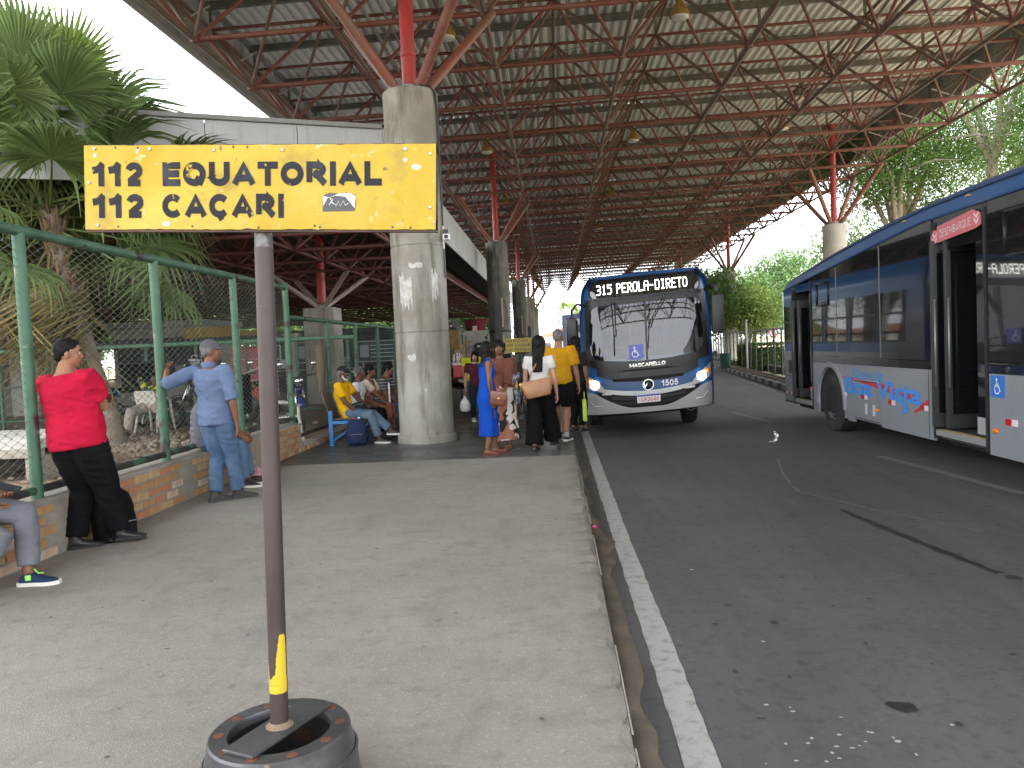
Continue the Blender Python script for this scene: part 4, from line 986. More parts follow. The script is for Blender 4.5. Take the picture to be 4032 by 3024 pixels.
# hedge
hd = thing('hedge', 'clipped square hedge behind the black railing', 'hedge', (8.35, 34.6, -.14))
P = nrng.uniform(0, 1, (16000, 3)); ax = nrng.integers(0, 3, 16000); sd = nrng.integers(0, 2, 16000)
for k in range(3): P[ax == k, k] = np.where(sd[ax == k] == 1, 1.0, 0.0) + nrng.normal(0, .02, (ax == k).sum())
P[:, 2] = np.abs(P[:, 2]); P = P * np.array([3.4, 1.5, 1.1]) + np.array([0, 0, .1]); P += nrng.normal(0, .03, P.shape)
link('foliage', leaves_mesh('foliage', P, .06, leaf_mat('hedge_leaf', (.07, .14, .02), (.10, .18, .03))), hd)
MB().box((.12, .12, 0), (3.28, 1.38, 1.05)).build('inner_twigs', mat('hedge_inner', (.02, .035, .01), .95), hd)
for k in range(5): MB().tube([(.4 + k * .65, .7, -.05), (.4 + k * .65, .7, .2)], .03, 6).build('stem', M_bark, hd)

# ---------------------------------------------------------------- fan palms
def palm_leaf(seed, m, pet=1.3, R_=1.05, span=285, nseg=54, droop=.45, dead=False):
    q = random.Random(seed); mb = MB()
    pp = []; n = 8
    for i in range(n + 1):
        t = i / n; pp.append(Vector((0, pet * t, -.16 * t * t * pet)))
    mb.cur = 1; mb.tube(pp, [.022 - .01 * i / n for i in range(n + 1)], 5); mb.cur = 0
    hub = pp[-1]
    for k in range(nseg):
        a = R(-span / 2 + span * k / (nseg - 1)); L = R_ * (1.0 - .32 * abs(a) / R(span / 2)) * q.uniform(.9, 1.06)
        d = Vector((math.sin(a), math.cos(a), 0)); sd_ = Vector((math.cos(a), -math.sin(a), 0)); w0 = .034 * R_
        rows = []; M_ = 7; dr_ = droop * q.uniform(.6, 1.5)
        for i in range(M_ + 1):
            t = i / M_
            w = w0 * (t / .5 if t < .5 else 1.0) if t < .55 else w0 * max(.04, 1 - (t - .55) / .45)
            fold = .55 * w
            z = .12 * t - dr_ * max(0, t - .35) ** 2 * 1.9 - dr_ * max(0, t - .72) * 1.1
            p = hub + d * L * (t - .25 * dr_ * max(0, t - .5) ** 2) + Vector((0, 0, z * R_ * (2.2 if dead else 1)))
            rows.append((p - sd_ * w + Vector((0, 0, -fold)), p, p + sd_ * w + Vector((0, 0, -fold))))
        vs = [v for r_ in rows for v in r_]
        mb.add(vs, [f for i in range(M_) for f in ((3*i, 3*i+1, 3*i+4, 3*i+3), (3*i+1, 3*i+2, 3*i+5, 3*i+4))])
    return mb.mesh('leaf', m)
M_palm = leaf_mat('palm_leaf', (0.125, 0.19, 0.065), (0.19, 0.265, 0.10), .5)
M_palm2 = leaf_mat('palm_leaf_light', (0.17, 0.25, 0.05), (0.22, 0.30, 0.09), .55)
M_pdead = leaf_mat('palm_leaf_dry', (0.26, 0.19, 0.075), (0.16, 0.14, 0.05), .35)
M_pet = mat('palm_stalk', (0.12, 0.16, 0.045), .5); M_petd = mat('palm_stalk_dry', (.25, .17, .08), .7)
PL = [palm_leaf(s, [M_palm, M_pet], pet=p_, R_=r_, droop=d_) for s, p_, r_, d_ in ((1, 1.9, 1.2, .36), (2, 1.6, 1.25, .55), (3, 2.1, 1.1, .3), (4, 1.4, 1.2, .7))]
PL2 = [palm_leaf(s, [M_palm2, M_pet], pet=p_, R_=r_, droop=d_) for s, p_, r_, d_ in ((5, 1.6, 1.0, .25), (6, 1.9, 1.1, .4))]
PD = [palm_leaf(s, [M_pdead, M_petd], pet=p_, R_=r_, droop=1.0, span=200, nseg=26, dead=True) for s, p_, r_ in ((7, .9, .95), (8, 1.1, .85))]
M_ptrunk = mat('palm_trunk', (0.27, 0.215, 0.165), .95, var=((0.16, 0.125, 0.095), 5, .35, .65), bump=(30, .8, .02), layers=[dict(col=(.34, .29, .24), scale=2, lo=.55, hi=.7)])
M_boot = mat('leaf_boot', (0.20, 0.12, 0.065), .95, var=((.10, .06, .035), 9, .4, .6))
def palm(label, base, path, n_up, seed, r0=.15):
    q = random.Random(seed)
    t = thing('fan_palm', label, 'palm', base, group='fan palms behind the tall green fence')
    pts = [Vector(p) for p in path]; fine = []
    for i in range(len(pts) - 1):
        for k in range(10): fine.append(pts[i].lerp(pts[i+1], k / 10))
    fine.append(pts[-1]); N_ = len(fine)
    rad = [r0 * (1.25 - .6 * min(1, i / (N_ * .35))) + (.0 if i % 2 else .008) + (.045 * max(0, (i / N_ - .6) / .4)) for i in range(N_)]
    MB().tube(fine, rad, 16).build('trunk', M_ptrunk, t, True, 30)
    top = pts[-1]; bt = MB()
    for k in range(46):
        i = int(N_ * (.55 + .44 * k / 46)); i = min(i, N_ - 1); a = k * 2.4; d = Vector((math.cos(a), math.sin(a), 0)); r_ = rad[i]
        b0 = fine[i] + d * r_ * .7; bt.tube([b0, b0 + d * .07 + Vector((0, 0, .10)), b0 + d * .12 + Vector((0, 0, q.uniform(.14, .3)))], [.045, .04, .015], 5)
    stuff(bt.build('leaf_boots', M_boot, t))
    for k in range(n_up):
        el = 84 - 110 * (k / n_up) ** 1.1 + q.uniform(-8, 8); az = k * 137.5 + q.uniform(-12, 12)
        me = (PL2 if k < n_up * .15 else PL)[q.randrange(2 if k < n_up * .15 else 4)]
        o = link('leaf', me, t, top + Vector((0, 0, q.uniform(-.3, .35))))
        o.rotation_mode = 'XYZ'; o.rotation_euler = (Matrix.Rotation(R(az), 3, 'Z') @ Matrix.Rotation(R(el), 3, 'X') @ Matrix.Rotation(R(q.uniform(-35, 35)), 3, 'Y')).to_euler()
        o.scale = (1, 1, 1)
    for k in range(5):
        az = k * 137.5 + 40; el = -52 - q.uniform(0, 30)
        o = link('dry_leaf', PD[k % 2], t, top + Vector((0, 0, -.35 - .3 * q.random())))
        o.rotation_euler = (Matrix.Rotation(R(az), 3, 'Z') @ Matrix.Rotation(R(el), 3, 'X') @ Matrix.Rotation(R(q.uniform(-60, 60)), 3, 'Y')).to_euler()
    return t
palm('leaning fan palm whose trunk stands behind the man in red, in the yard', (-7.25, 12.35, YZ - .05), [(0, 0, 0), (-.12, 0, .7), (-.42, 0, 1.9), (-.72, -.05, 3.1), (-.80, -.1, 3.9)], 50, 5)
palm('second fan palm at the far left, trunk hidden behind the nearest green post', (-9.9, 12.9, YZ - .05), [(0, 0, 0), (.05, 0, 1.0), (0, .1, 2.6), (-.2, 0, 4.3), (-.3, 0, 5.0)], 46, 9, .14)
# far palm and pale houses at the end of the road
fp = thing('distant_palm', 'small distant palm beyond the far end of the platform', 'palm', (2.6, 120, -.3), group='distant palms at the end of the road')
MB().tube([(0, 0, 0), (.1, 0, 3), (.15, 0, 6)], [.2, .16, .14], 8).build('trunk', M_bark, fp, True)
for k in range(18):
    o = link('leaf', PL2[k % 2], fp, (.15, 0, 6)); o.rotation_euler = (Matrix.Rotation(R(k * 137.5), 3, 'Z') @ Matrix.Rotation(R(60 - k * 6), 3, 'X')).to_euler(); o.scale = (1.2, 1.2, 1.2)
f2 = copy_tree(fp, 'shorter distant palm left of the oncoming bus door', (4.6, 124, -1.6))
fp['label'] = 'taller distant palm beyond the far end of the platform'
for k, (x, y, w_, h_, lb) in enumerate(((-3, 140, 9, 3.4, 'pale distant house at the end of the platform'), (7, 150, 12, 4.2, 'wide pale distant house behind the oncoming bus'), (30, 95, 14, 3.4, 'pale low building far behind the hedge'), (50, 110, 18, 4.5, 'pale long building at the far right'))):
    h = thing('distant_house', lb, 'house', (x, y, -.3)); MB().box((0, 0, 0), (w_, 6, h_)).build('wall', mat('house_wall', (.6, .57, .52), .8), h)
    MB().prism([(-.4, h_), (w_ + .4, h_), (w_ / 2, h_ + 1.4)], 6.6, Matrix.Translation((0, -.3, 0))).build('roof', mat('house_roof', (.35, .16, .10), .8), h)
    for i in range(4):
        f_ = MB().box((w_ * (.12 + .22 * i), -.05, 1.0), (w_ * (.12 + .22 * i) + 1.1, .0, 2.2)).build('window', mat('house_window', (.06, .07, .08), .3), h)
    MB().box((w_ * .9, -.05, 0), (w_ * .9 + .8, .0, 2.1)).build('door', mat('house_door', (.2, .1, .06), .6), h)
# ================================================================ BUSES
M_bblue = mat('bus_blue', (0.014, 0.068, 0.20), 0.36, coat=.25, var=((0.018, 0.08, 0.22), .6, .4, .6), layers=[dict(col=(.08, .10, .14), scale=3, lo=.6, hi=.8, amount=.25)])
M_bgrey = mat('bus_grey', (0.225, 0.243, 0.265), 0.4, coat=.15, layers=[dict(col=(.16, .17, .18), scale=2, lo=.5, hi=.75, vscale=(1, 1, .4), amount=.6), dict(col=(.28, .29, .3), scale=12, lo=.66, hi=.74, amount=.4)])
M_bsilver = mat('bus_silver', (0.46, 0.47, 0.48), 0.3, metal=.25, coat=.4, layers=[dict(col=(.30, .29, .27), scale=3, lo=.55, hi=.75, amount=.45)])
M_bblack = mat('bus_black_trim', (0.008, 0.0085, 0.0095), 0.42, layers=[dict(col=(.05, .05, .05), scale=4, lo=.55, hi=.75, amount=.5)])
M_gloss = mat('black_gloss', (0.008, 0.009, 0.010), 0.04, spec=.9, coat=.4)
M_tyre = mat('tyre_rubber', (0.025, 0.025, 0.026), .85, bump=(60, .4, .004), layers=[dict(col=(.08, .075, .07), scale=5, lo=.5, hi=.7, amount=.5)])
M_rim = mat('wheel_rim', (.34, .34, .35), .42, metal=.7, layers=[dict(col=(.10, .09, .08), scale=5, lo=.55, hi=.7)])
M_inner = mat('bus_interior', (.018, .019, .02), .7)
M_white = mat('white_paint', (.75, .75, .74), .5)
M_yel = mat('yellow_pole', (.40, .27, .02), .4)
M_sticker = mat('blue_sticker', (.03, .16, .52), .45)
M_refred = mat('reflector_red', (.45, .012, .02), .3); M_refwhite = mat('reflector_white', (.72, .62, .63), .35)
M_amber = mat('amber_lens', (.75, .20, .01), .2)
M_chrome = mat('chrome', (.75, .75, .76), .12, metal=1.0)

def wheel(parent, c, r, w_, side, name='wheel'):
    """side -1: outer face towards -x"""
    t = MB().lathe([(r*.60, -w_*.5), (r*.93, -w_*.5), (r, -w_*.38), (r, -w_*.15), (r*.985, -w_*.13), (r, -w_*.11), (r, w_*.11), (r*.985, w_*.13), (r, w_*.15), (r, w_*.38), (r*.93, w_*.5), (r*.60, w_*.5)], 36, axis='x', cap=False)
    wo = t.build('wheel', M_tyre, parent, True, 35, loc=c)
    k = side
    rim = MB().lathe([(r*.60, k*w_*.5), (r*.62, k*w_*.46), (r*.55, k*w_*.40), (r*.50, k*w_*.12), (r*.46, k*w_*.05), (r*.28, k*w_*.10), (r*.26, k*w_*.32), (r*.2, k*w_*.36), (.01, k*w_*.37)], 28, axis='x', cap=False)
    rim.build('rim', M_rim, wo, True, 35, fix=True)
    hb = MB()
    for i in range(8):
        a = 2*math.pi*i/8; p = (k*w_*.07, r*.385*math.cos(a), r*.385*math.sin(a)); hb.lathe([(.016, 0), (.016, .03 * k), (.005, .035 * k)], 6, c=p, axis='x')
    hb.build('wheel_nuts', M_steel, wo, kind='stuff')
    return wo

def disabled_symbol(parent, m, M, size, name='access_symbol'):
    """wheelchair pictogram in a unit square, matrix M places it (x right, z up, y = -out)"""
    s_ = size; b = MB()
    def P(x, z): return M @ Vector((x * s_, -.003, z * s_))
    def disc(cx_, cz, r): 
        n = 16; ring = [P(cx_ + r*math.cos(2*math.pi*k/n), cz + r*math.sin(2*math.pi*k/n)) for k in range(n)]; b.add([P(cx_, cz)] + ring, [(0, k+1, (k+1) % n + 1) for k in range(n)])
    def bar(x0, z0, x1, z1, w_):
        d = Vector((x1-x0, z1-z0)); d.normalize(); nx, nz = -d.y*w_/2, d.x*w_/2
        b.add([P(x0+nx, z0+nz), P(x0-nx, z0-nz), P(x1-nx, z1-nz), P(x1+nx, z1+nz)], [(0,1,2,3)])
    disc(-.06, .36, .075); bar(-.06, .27, -.03, .02, .075); bar(-.05, .14, .12, .14, .055); bar(-.05, .02, .14, .02, .07); bar(.13, .03, .22, -.22, .07); bar(.2, -.22, .3, -.18, .055)
    n = 18
    for k in range(n):
        a0 = R(105) + R(235) * k / n; a1 = R(105) + R(235) * (k + 1) / n; ro, ri = .25, .19; cx_, cz = -.02, -.12
        b.add([P(cx_ + ro*math.cos(a0), cz + ro*math.sin(a0)), P(cx_ + ro*math.cos(a1), cz + ro*math.sin(a1)), P(cx_ + ri*math.cos(a1), cz + ri*math.sin(a1)), P(cx_ + ri*math.cos(a0), cz + ri*math.sin(a0))], [(0,1,2,3)])
    return b.build(name, m, parent)

LED = {'3': ('11110','00001','00001','01110','00001','00001','11110'), '1': ('00100','01100','00100','00100','00100','00100','01110'), '5': ('11111','10000','11110','00001','00001','00001','11110'),
 'P': ('11110','10001','10001','11110','10000','10000','10000'), 'E': ('11111','10000','10000','11110','10000','10000','11111'), 'R': ('11110','10001','10001','11110','10100','10010','10001'), 'O': ('01110','10001','10001','10001','10001','10001','01110'),
 'L': ('10000','10000','10000','10000','10000','10000','11111'), 'A': ('01110','10001','10001','11111','10001','10001','10001'), '-': ('00000','00000','00000','11110','00000','00000','00000'), 'D': ('11110','10001','10001','10001','10001','10001','11110'),
 'I': ('01110','00100','00100','00100','00100','00100','01110'), 'T': ('11111','00100','00100','00100','00100','00100','00100'), ' ': ('000',)*7}

# ---------------------------------------------------------------- oncoming bus
bus1 = thing('oncoming_bus', 'blue and silver city bus facing the camera with lit headlights and destination sign', 'bus', (1.50, 12.95, KZ), (0, 0, R(-3.0)))
W1, H1, L1 = 2.20, 2.74, 9.2
ROLL = .052
def hw(z):      # half width of the body at height z
    return W1/2 - .05 * max(0, (z - 1.3) / 1.4) ** 1.5 - (.16 * ((z - 2.42) / .32) ** 2 if z > 2.42 else 0)
def lean(z):
    return .03 + (0 if z < 1.2 else .20 * ((z - 1.2) / 1.5) ** 1.4) + (.10 * max(0, .75 - z) ** 2 * 4 if z < .75 else 0) + (.55 * ((z - 2.5) / .24) ** 2 * .24 if z > 2.5 else 0)
def fy(u): return .07 * u * u + .20 * abs(u) ** 9
def front(x, z, off=0):
    h = hw(z); u = max(-1, min(1, x / h)); return Vector((x, lean(z) + fy(u) - off, z))
def fin(mb):        # body roll on its springs
    mb.v = [(v[0], v[1], v[2] + ROLL * v[0]) for v in mb.v]; return mb
def patch(name, xa, xb, lo, hi, off, m, parent=bus1, nx=30, nz=8, th=.02, **kw):
    """panel on the curved front between two height curves"""
    b = MB(); xs = [xa + (xb - xa) * i / nx for i in range(nx + 1)]
    g = [[front(x, lo(x) + (hi(x) - lo(x)) * j / nz, off) for j in range(nz + 1)] for x in xs]
    bk = [[front(x, lo(x) + (hi(x) - lo(x)) * j / nz, off - th) for j in range(nz + 1)] for x in xs]
    n1 = nz + 1; vs = [p for r_ in g for p in r_]; b.add(vs, [(i*n1+j, (i+1)*n1+j, (i+1)*n1+j+1, i*n1+j+1) for i in range(nx) for j in range(nz)])
    rim = [g[i][0] for i in range(nx+1)] + [g[nx][j] for j in range(1, n1)] + [g[i][nz] for i in range(nx-1, -1, -1)] + [g[0][j] for j in range(nz-1, 0, -1)]
    rb = [bk[i][0] for i in range(nx+1)] + [bk[nx][j] for j in range(1, n1)] + [bk[i][nz] for i in range(nx-1, -1, -1)] + [bk[0][j] for j in range(nz-1, 0, -1)]
    k = len(rim); b.add(rim + rb, [(i, i + k, (i+1) % k + k, (i+1) % k) for i in range(k)])
    return fin(b).build(name, m, parent, True, 40, **kw)
def rr(xa, xb, z0, z1, r, crv0=0.0, crv1=0.0):
    """lower and upper edge of a rounded rectangle"""
    c = (xa + xb) / 2; hwid = (xb - xa) / 2
    def e(x):
        d = max(0, abs(x - c) - (hwid - r)); d = min(d, r); return r - math.sqrt(max(0, r*r - d*d))
    return (lambda x: z0 + crv0 * (x / 1.0) ** 2 + e(x)), (lambda x: z1 + crv1 * (x / 1.0) ** 2 - e(x))
# shell: front skin with an opening for the windscreen, sides with window openings, roof
sh = MB(); zs = [.41, .6, .75, .9, 1.05, 1.2, 1.32, 1.5, 1.7, 1.9, 2.1, 2.2, 2.3, 2.4, 2.5, 2.58, 2.66, 2.71, 2.735, 2.74]
ys_ = [.35, 1.0, 1.95, 2.05, 3.2, 3.3, 4.45, 4.55, 5.7, 5.8, 6.95, 7.05, 8.2, 8.3, L1]
def ring(z):
    n = 24; h = hw(z); f = [front(h * (-1 + 2 * i / n), z) for i in range(n + 1)]
    lsd = [Vector((-h, y, z)) for y in reversed(ys_)]; rsd = [Vector((h, y, z)) for y in ys_]
    return lsd + f + rsd
rings_ = [ring(z) for z in zs]; nn = len(rings_[0]); nl = len(ys_)
vs = [p for r_ in rings_ for p in r_]; fs = []
for i in range(len(zs) - 1):
    for j in range(nn - 1):
        zmid = (zs[i] + zs[i+1]) / 2; front_face = nl <= j < nl + 24
        if front_face and 1.3 < zmid < 2.2 and nl + 1 <= j < nl + 23: continue
        ylo = None
        if j < nl - 1: a, b_ = nl - 1 - j, nl - 2 - j; ylo = (ys_[b_], ys_[a])
        elif j >= nl + 25: k = j - nl - 25; ylo = (ys_[k], ys_[k+1])
        if ylo and 1.3 < zmid < 2.2 and ylo[1] - ylo[0] > .8 and ylo[0] > .9: continue
        fs.append((i*nn+j, i*nn+j+1, (i+1)*nn+j+1, (i+1)*nn+j))
top = (len(zs) - 1) * nn
fs.append(tuple(top + j for j in range(nn))); fs.append(tuple(reversed(range(nn))))
fs += [(i*nn + nn - 1, i*nn, (i+1)*nn, (i+1)*nn + nn - 1) for i in range(len(zs) - 1)]
sh.add(vs, fs); fin(sh).build('body', M_bblue, bus1, True, 40)
# inside: floor, dark dash, seats, poles
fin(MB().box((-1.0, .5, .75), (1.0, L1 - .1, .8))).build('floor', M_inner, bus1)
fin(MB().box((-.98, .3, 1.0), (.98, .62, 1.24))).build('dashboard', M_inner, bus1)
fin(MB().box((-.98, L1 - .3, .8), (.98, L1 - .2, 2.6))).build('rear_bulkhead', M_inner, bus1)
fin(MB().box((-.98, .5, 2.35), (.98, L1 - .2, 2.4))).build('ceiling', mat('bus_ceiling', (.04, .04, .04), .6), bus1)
for k in range(5):
    for sx in (-.6, .6):
        s_ = MB().bbox((sx - .38, 2.4 + k * 1.25, 1.15), (sx + .38, 2.52 + k * 1.25, 1.85), .04); s_.bbox((sx - .38, 2.0 + k * 1.25, 1.12), (sx + .38, 2.42 + k * 1.25, 1.2), .02); s_.box((sx - .05, 2.2 + k * 1.25, .8), (sx + .05, 2.3 + k * 1.25, 1.15))
        fin(s_).build('seat', mat('seat_blue', (.03, .05, .11), .7), bus1)
for x, y in ((-.55, 1.0), (-.2, 1.6), (-.75, 1.5), (.15, 1.9), (-.45, 2.5), (.35, 3.0)):
    fin(MB().tube([(x, y, .8), (x, y, 2.35)], .022, 8)).build('handrail', M_yel, bus1)
fin(MB().tube([(-.95, 1.05, 1.45), (-.3, 1.0, 1.5), (-.25, 1.0, 1.2)], .024, 8)).build('handrail', M_yel, bus1)
fin(MB().tube([(-.05, 1.2, 1.48), (.1, 1.15, 1.55), (.22, 1.2, 1.45)], .022, 8)).build('handrail', M_yel, bus1)
# driver: torso and head behind the right hand pane
# front masks and glass
lo_, hi_ = rr(-1.0, 1.0, 1.10, 2.28, .20, .16, .0)
def frame_patch(name, xa, xb, z0, z1, r, c0, bw, off, m):
    l1, h1 = rr(xa, xb, z0, z1, r, c0); l2, h2 = rr(xa + bw, xb - bw, z0 + bw, z1 - bw, max(.02, r - bw), c0)
    n = 40; out, inn = [], []
    xs = [xa + (xb - xa) * (.5 - .5 * math.cos(math.pi * i / n)) for i in range(n + 1)]
    xi = [xa + bw + (xb - xa - 2 * bw) * (.5 - .5 * math.cos(math.pi * i / n)) for i in range(n + 1)]
    out = [(x, l1(x)) for x in xs] + [(x, h1(x)) for x in reversed(xs)]; inn = [(x, l2(x)) for x in xi] + [(x, h2(x)) for x in reversed(xi)]
    k = len(out); b = MB(); vs = [front(x, z, off) for x, z in out] + [front(x, z, off) for x, z in inn] + [front(x, z, off - .02) for x, z in inn] + [front(x, z, off - .02) for x, z in out]
    b.add(vs, [(i, (i+1) % k, k + (i+1) % k, k + i) for i in range(k)] + [(k + i, k + (i+1) % k, 2*k + (i+1) % k, 2*k + i) for i in range(k)] + [(3*k + i, 3*k + (i+1) % k, (i+1) % k, i) for i in range(k)])
    return fin(b).build(name, m, bus1, True, 40)
# black surround in four pieces leaving the glass free
WL, WH = rr(-.945, .945, 1.25, 2.24, .17, .10)
patch('lower_mask', -1.03, 1.03, lambda x: 1.10 + .14 * x * x, lambda x: WL(max(-.945, min(.945, x))) + (0.012), .012, M_bblack, nx=40)
patch('upper_mask', -1.0, 1.0, lambda x: WH(max(-.945, min(.945, x))) - .012, lambda x: 2.34 + .02 * x * x, .012, M_bblack, nx=40)
for sx in (-1, 1):
    xa, xb = (-1.005, -.93) if sx < 0 else (.93, 1.005)
    patch('pillar_mask', xa, xb, lambda x: 1.33, lambda x: 2.2, .011, M_bblack, nx=4)
frame_patch('windscreen_seal', -.955, .955, 1.24, 2.25, .18, .10, .022, .022, M_black)
gm = glass_mat('windscreen_glass', (.46, .50, .48), .035)
for sx in (-1, 1):
    xa, xb = (-.945, -.012) if sx < 0 else (.012, .945)
    patch('windscreen_pane', xa, xb, WL, WH, .014, gm, nx=22, nz=14, th=.006)
patch('windscreen_divider', -.016, .016, lambda x: 1.245, lambda x: 2.24, .026, M_black, nx=2)
patch('top_blue_band', -.97, .97, lambda x: 2.315 + .05 * x * x, lambda x: 2.345 + .05 * x * x, .02, M_bblue, nx=30, nz=2)
DL, DH = rr(-.90, .90, 2.345, 2.655, .07, .02, -.02)
patch('destination_panel', -.90, .90, DL, DH, .02, M_gloss, nx=40)
frame_patch('destination_surround', -.93, .93, 2.32, 2.68, .09, .02, .03, .03, M_bblack)
# LED matrix
M_led = mat('led_white', (.9, .95, 1), .5, emit=((1.0, .97, .86), 1.6))
txt = '315 PEROLA-DIRETO'; tot = sum(len(LED[c][0]) + 1 for c in txt) - 1; pxs = 1.50 / tot; x = -.79; led = MB()
for c in txt:
    for r_, row in enumerate(LED[c]):
        for q_, bit in enumerate(row):
            if bit == '1':
                x0 = x + q_ * pxs; z0 = 2.585 - (r_ + 1) * .0245
                for ox_, oz in ((0, 0),):
                    P4 = [front(x0 + .001, z0 + .001, .026), front(x0 + pxs * .86, z0 + .001, .026), front(x0 + pxs * .86, z0 + .021, .026), front(x0 + .001, z0 + .021, .026)]
                    led.add(P4, [(0,1,2,3)])
    x += (len(LED[c][0]) + 1) * pxs
fin(led).build('led_lettering', M_led, bus1)
# nose: black upper grille, blue hood, badge and numbers
patch('upper_grille', -.83, .83, lambda x: .915 + .16 * (abs(x) / .83) ** 2.5, lambda x: 1.135 + .12 * x * x, .016, M_bblack, nx=30)
patch('grille_slot', -.5, .5, lambda x: 1.098 + .02 * x * x, lambda x: 1.128 + .03 * x * x, .019, mat('slot_dark', (.004, .004, .004), .8), nx=16, nz=2)
patch('grille_opening', -.58, .58, lambda x: .93 + .06 * x * x, lambda x: .99 + .02 * x * x, .019, MATS['slot_dark'], nx=16, nz=2)
for sx in (-1, 1):
    patch('grille_corner', min(sx*.40, sx*.80), max(sx*.40, sx*.80), lambda x: 1.10 + .06 * x * x, lambda x: 1.17 + .08 * x * x, .024, M_bblack, nx=10, nz=3)
def front_text(txt_, x0, z0, w_, h_, m, wt, off):
    me = stroke_text(txt_, w_, h_, m, wt, .0015)
    for v in me.vertices:
        p = front(x0 + v.co.x, z0 + v.co.y, off + v.co.z); v.co = (p.x, p.y, p.z + ROLL * p.x)
    return link('lettering', me, bus1)
front_text('MASCARELLO', -.29, 1.165, .58, .058, M_chrome, .11, .018)
front_text('1505', .22, .81, .27, .10, mat('number_white', (.8, .8, .8), .5), .20, .006)
c0 = front(0, .855, .004)
bd = MB().lathe([(.078, -.0), (.094, -.012), (.094, -.02), (.078, -.02)], 24, c=tuple(c0), axis='y', cap=False); fin(bd).build('badge_ring', M_chrome, bus1, True, 40)
bd = MB().lathe([(.08, -.004), (.005, -.006)], 24, c=tuple(c0), axis='y'); fin(bd).build('badge_disc', mat('badge_dark', (.03, .05, .09), .3), bus1, True)
bd = MB().tube([c0 + Vector(p) for p in ((-.072, -.012, .035), (-.05, -.014, -.045), (-.012, -.016, .03), (0, -.016, -.005), (.012, -.016, .03), (.05, -.014, -.045), (.072, -.012, .035))], .013, 6); fin(bd).build('badge_emblem', M_chrome, bus1, True, 50)
# lights
M_head = mat('headlight_lens', (1, 1, 1), .2, emit=((1.0, .93, .80), 7.0)); M_cluster = mat('headlight_shell', (.55, .56, .57), .18, metal=.4)
for sx in (-1, 1):
    a, b_ = sorted((sx * .72, sx * 1.055))
    def clo(x): t = (abs(x) - .72) / .335; return .80 + .02 * t + .10 * t * t
    def chi(x): t = (abs(x) - .72) / .335; return .835 + .30 * t ** .8
    patch('headlight_cluster', a, b_, clo, chi, .014, M_cluster, nx=14, nz=6)
    p = front(sx * .875, .915, .018); h = MB().lathe([(.074, 0), (.066, -.022), (.03, -.034), (.004, -.036)], 18, c=tuple(p), axis='y'); fin(h).build('headlight', M_head, bus1, True)
    p = front(sx * .98, 1.005, .02); h = MB().lathe([(.040, 0), (.036, -.02), (.004, -.026)], 14, c=tuple(p), axis='y'); fin(h).build('indicator', M_amber, bus1, True)
    patch('day_light', min(sx*.60, sx*.76), max(sx*.60, sx*.76), lambda x: .735 + .05 * (abs(x) - .6), lambda x: .765 + .05 * (abs(x) - .6), .03, mat('day_glass', (.6, .62, .62), .1), nx=6, nz=2)
patch('chrome_strip', -.90, .90, lambda x: .685 + .15 * (abs(x) / .9) ** 2.2, lambda x: .76 + .12 * (abs(x) / .9) ** 2.0, .026, M_bsilver, nx=36, nz=4, th=.04)
def bl0(x): return .475 + .30 * (max(0, abs(x) - .25) / .65) ** 1.5
patch('lower_grille', -.84, .84, bl0, lambda x: max(bl0(x) + .004, .69 + .13 * (abs(x) / .9) ** 2.2), .012, MATS['slot_dark'], nx=36)
for k in range(2): patch('grille_slat', -.6 + .0 * k, .6, lambda x, k=k: .53 + k * .085 + .13 * x * x, lambda x, k=k: .575 + k * .085 + .13 * x * x, .02, M_bblack, nx=20, nz=2)
patch('lower_bumper', -1.06, 1.06, lambda x: .405 + .02 * x * x, lambda x: .49 + .30 * (max(0, abs(x) - .25) / .65) ** 1.5 if abs(x) < .84 else min(.86, .757 + .30 * (abs(x) - .84)), .022, M_bsilver, nx=44, nz=6, th=.05)
for sx in (-1, 1):
    fin(MB().tube([front(sx * .98, .66, .026), front(sx * .90, .56, .026), front(sx * .76, .55, .026)], .014, 6)).build('bumper_crease', M_bsilver, bus1, True)
pp_ = MB(); pp_.bbox((-.19, front(0, .62).y - .046, .565), (.19, front(0, .62).y - .034, .70), .004); plate = fin(pp_).build('number_plate', mat('plate_white', (.70, .69, .70), .4), bus1)
q = MB().box((-.185, front(0, .62).y - .049, .668), (.185, front(0, .62).y - .045, .697)); fin(q).build('plate_band', mat('plate_blue', (.04, .06, .35), .4), plate)
front_text('NUK2G66', -.165, .585, .33, .07, mat('plate_red', (.42, .05, .06), .5), .15, .052)
# accessibility sticker and fleet sticker on the glass
p = front(-.20, 1.41, .018); q = MB(); q.add([front(x_, z_, .017) for x_, z_ in ((-.30, 1.29), (-.06, 1.29), (-.06, 1.53), (-.30, 1.53))], [(0,1,2,3)]); st = fin(q).build('access_sticker', mat('access_blue', (.10, .12, .42), .5), bus1)
disabled_symbol(st, M_white, Matrix.Translation((-.19, front(-.19, 1.41, .021).y, 1.405 - .0095)), .22)
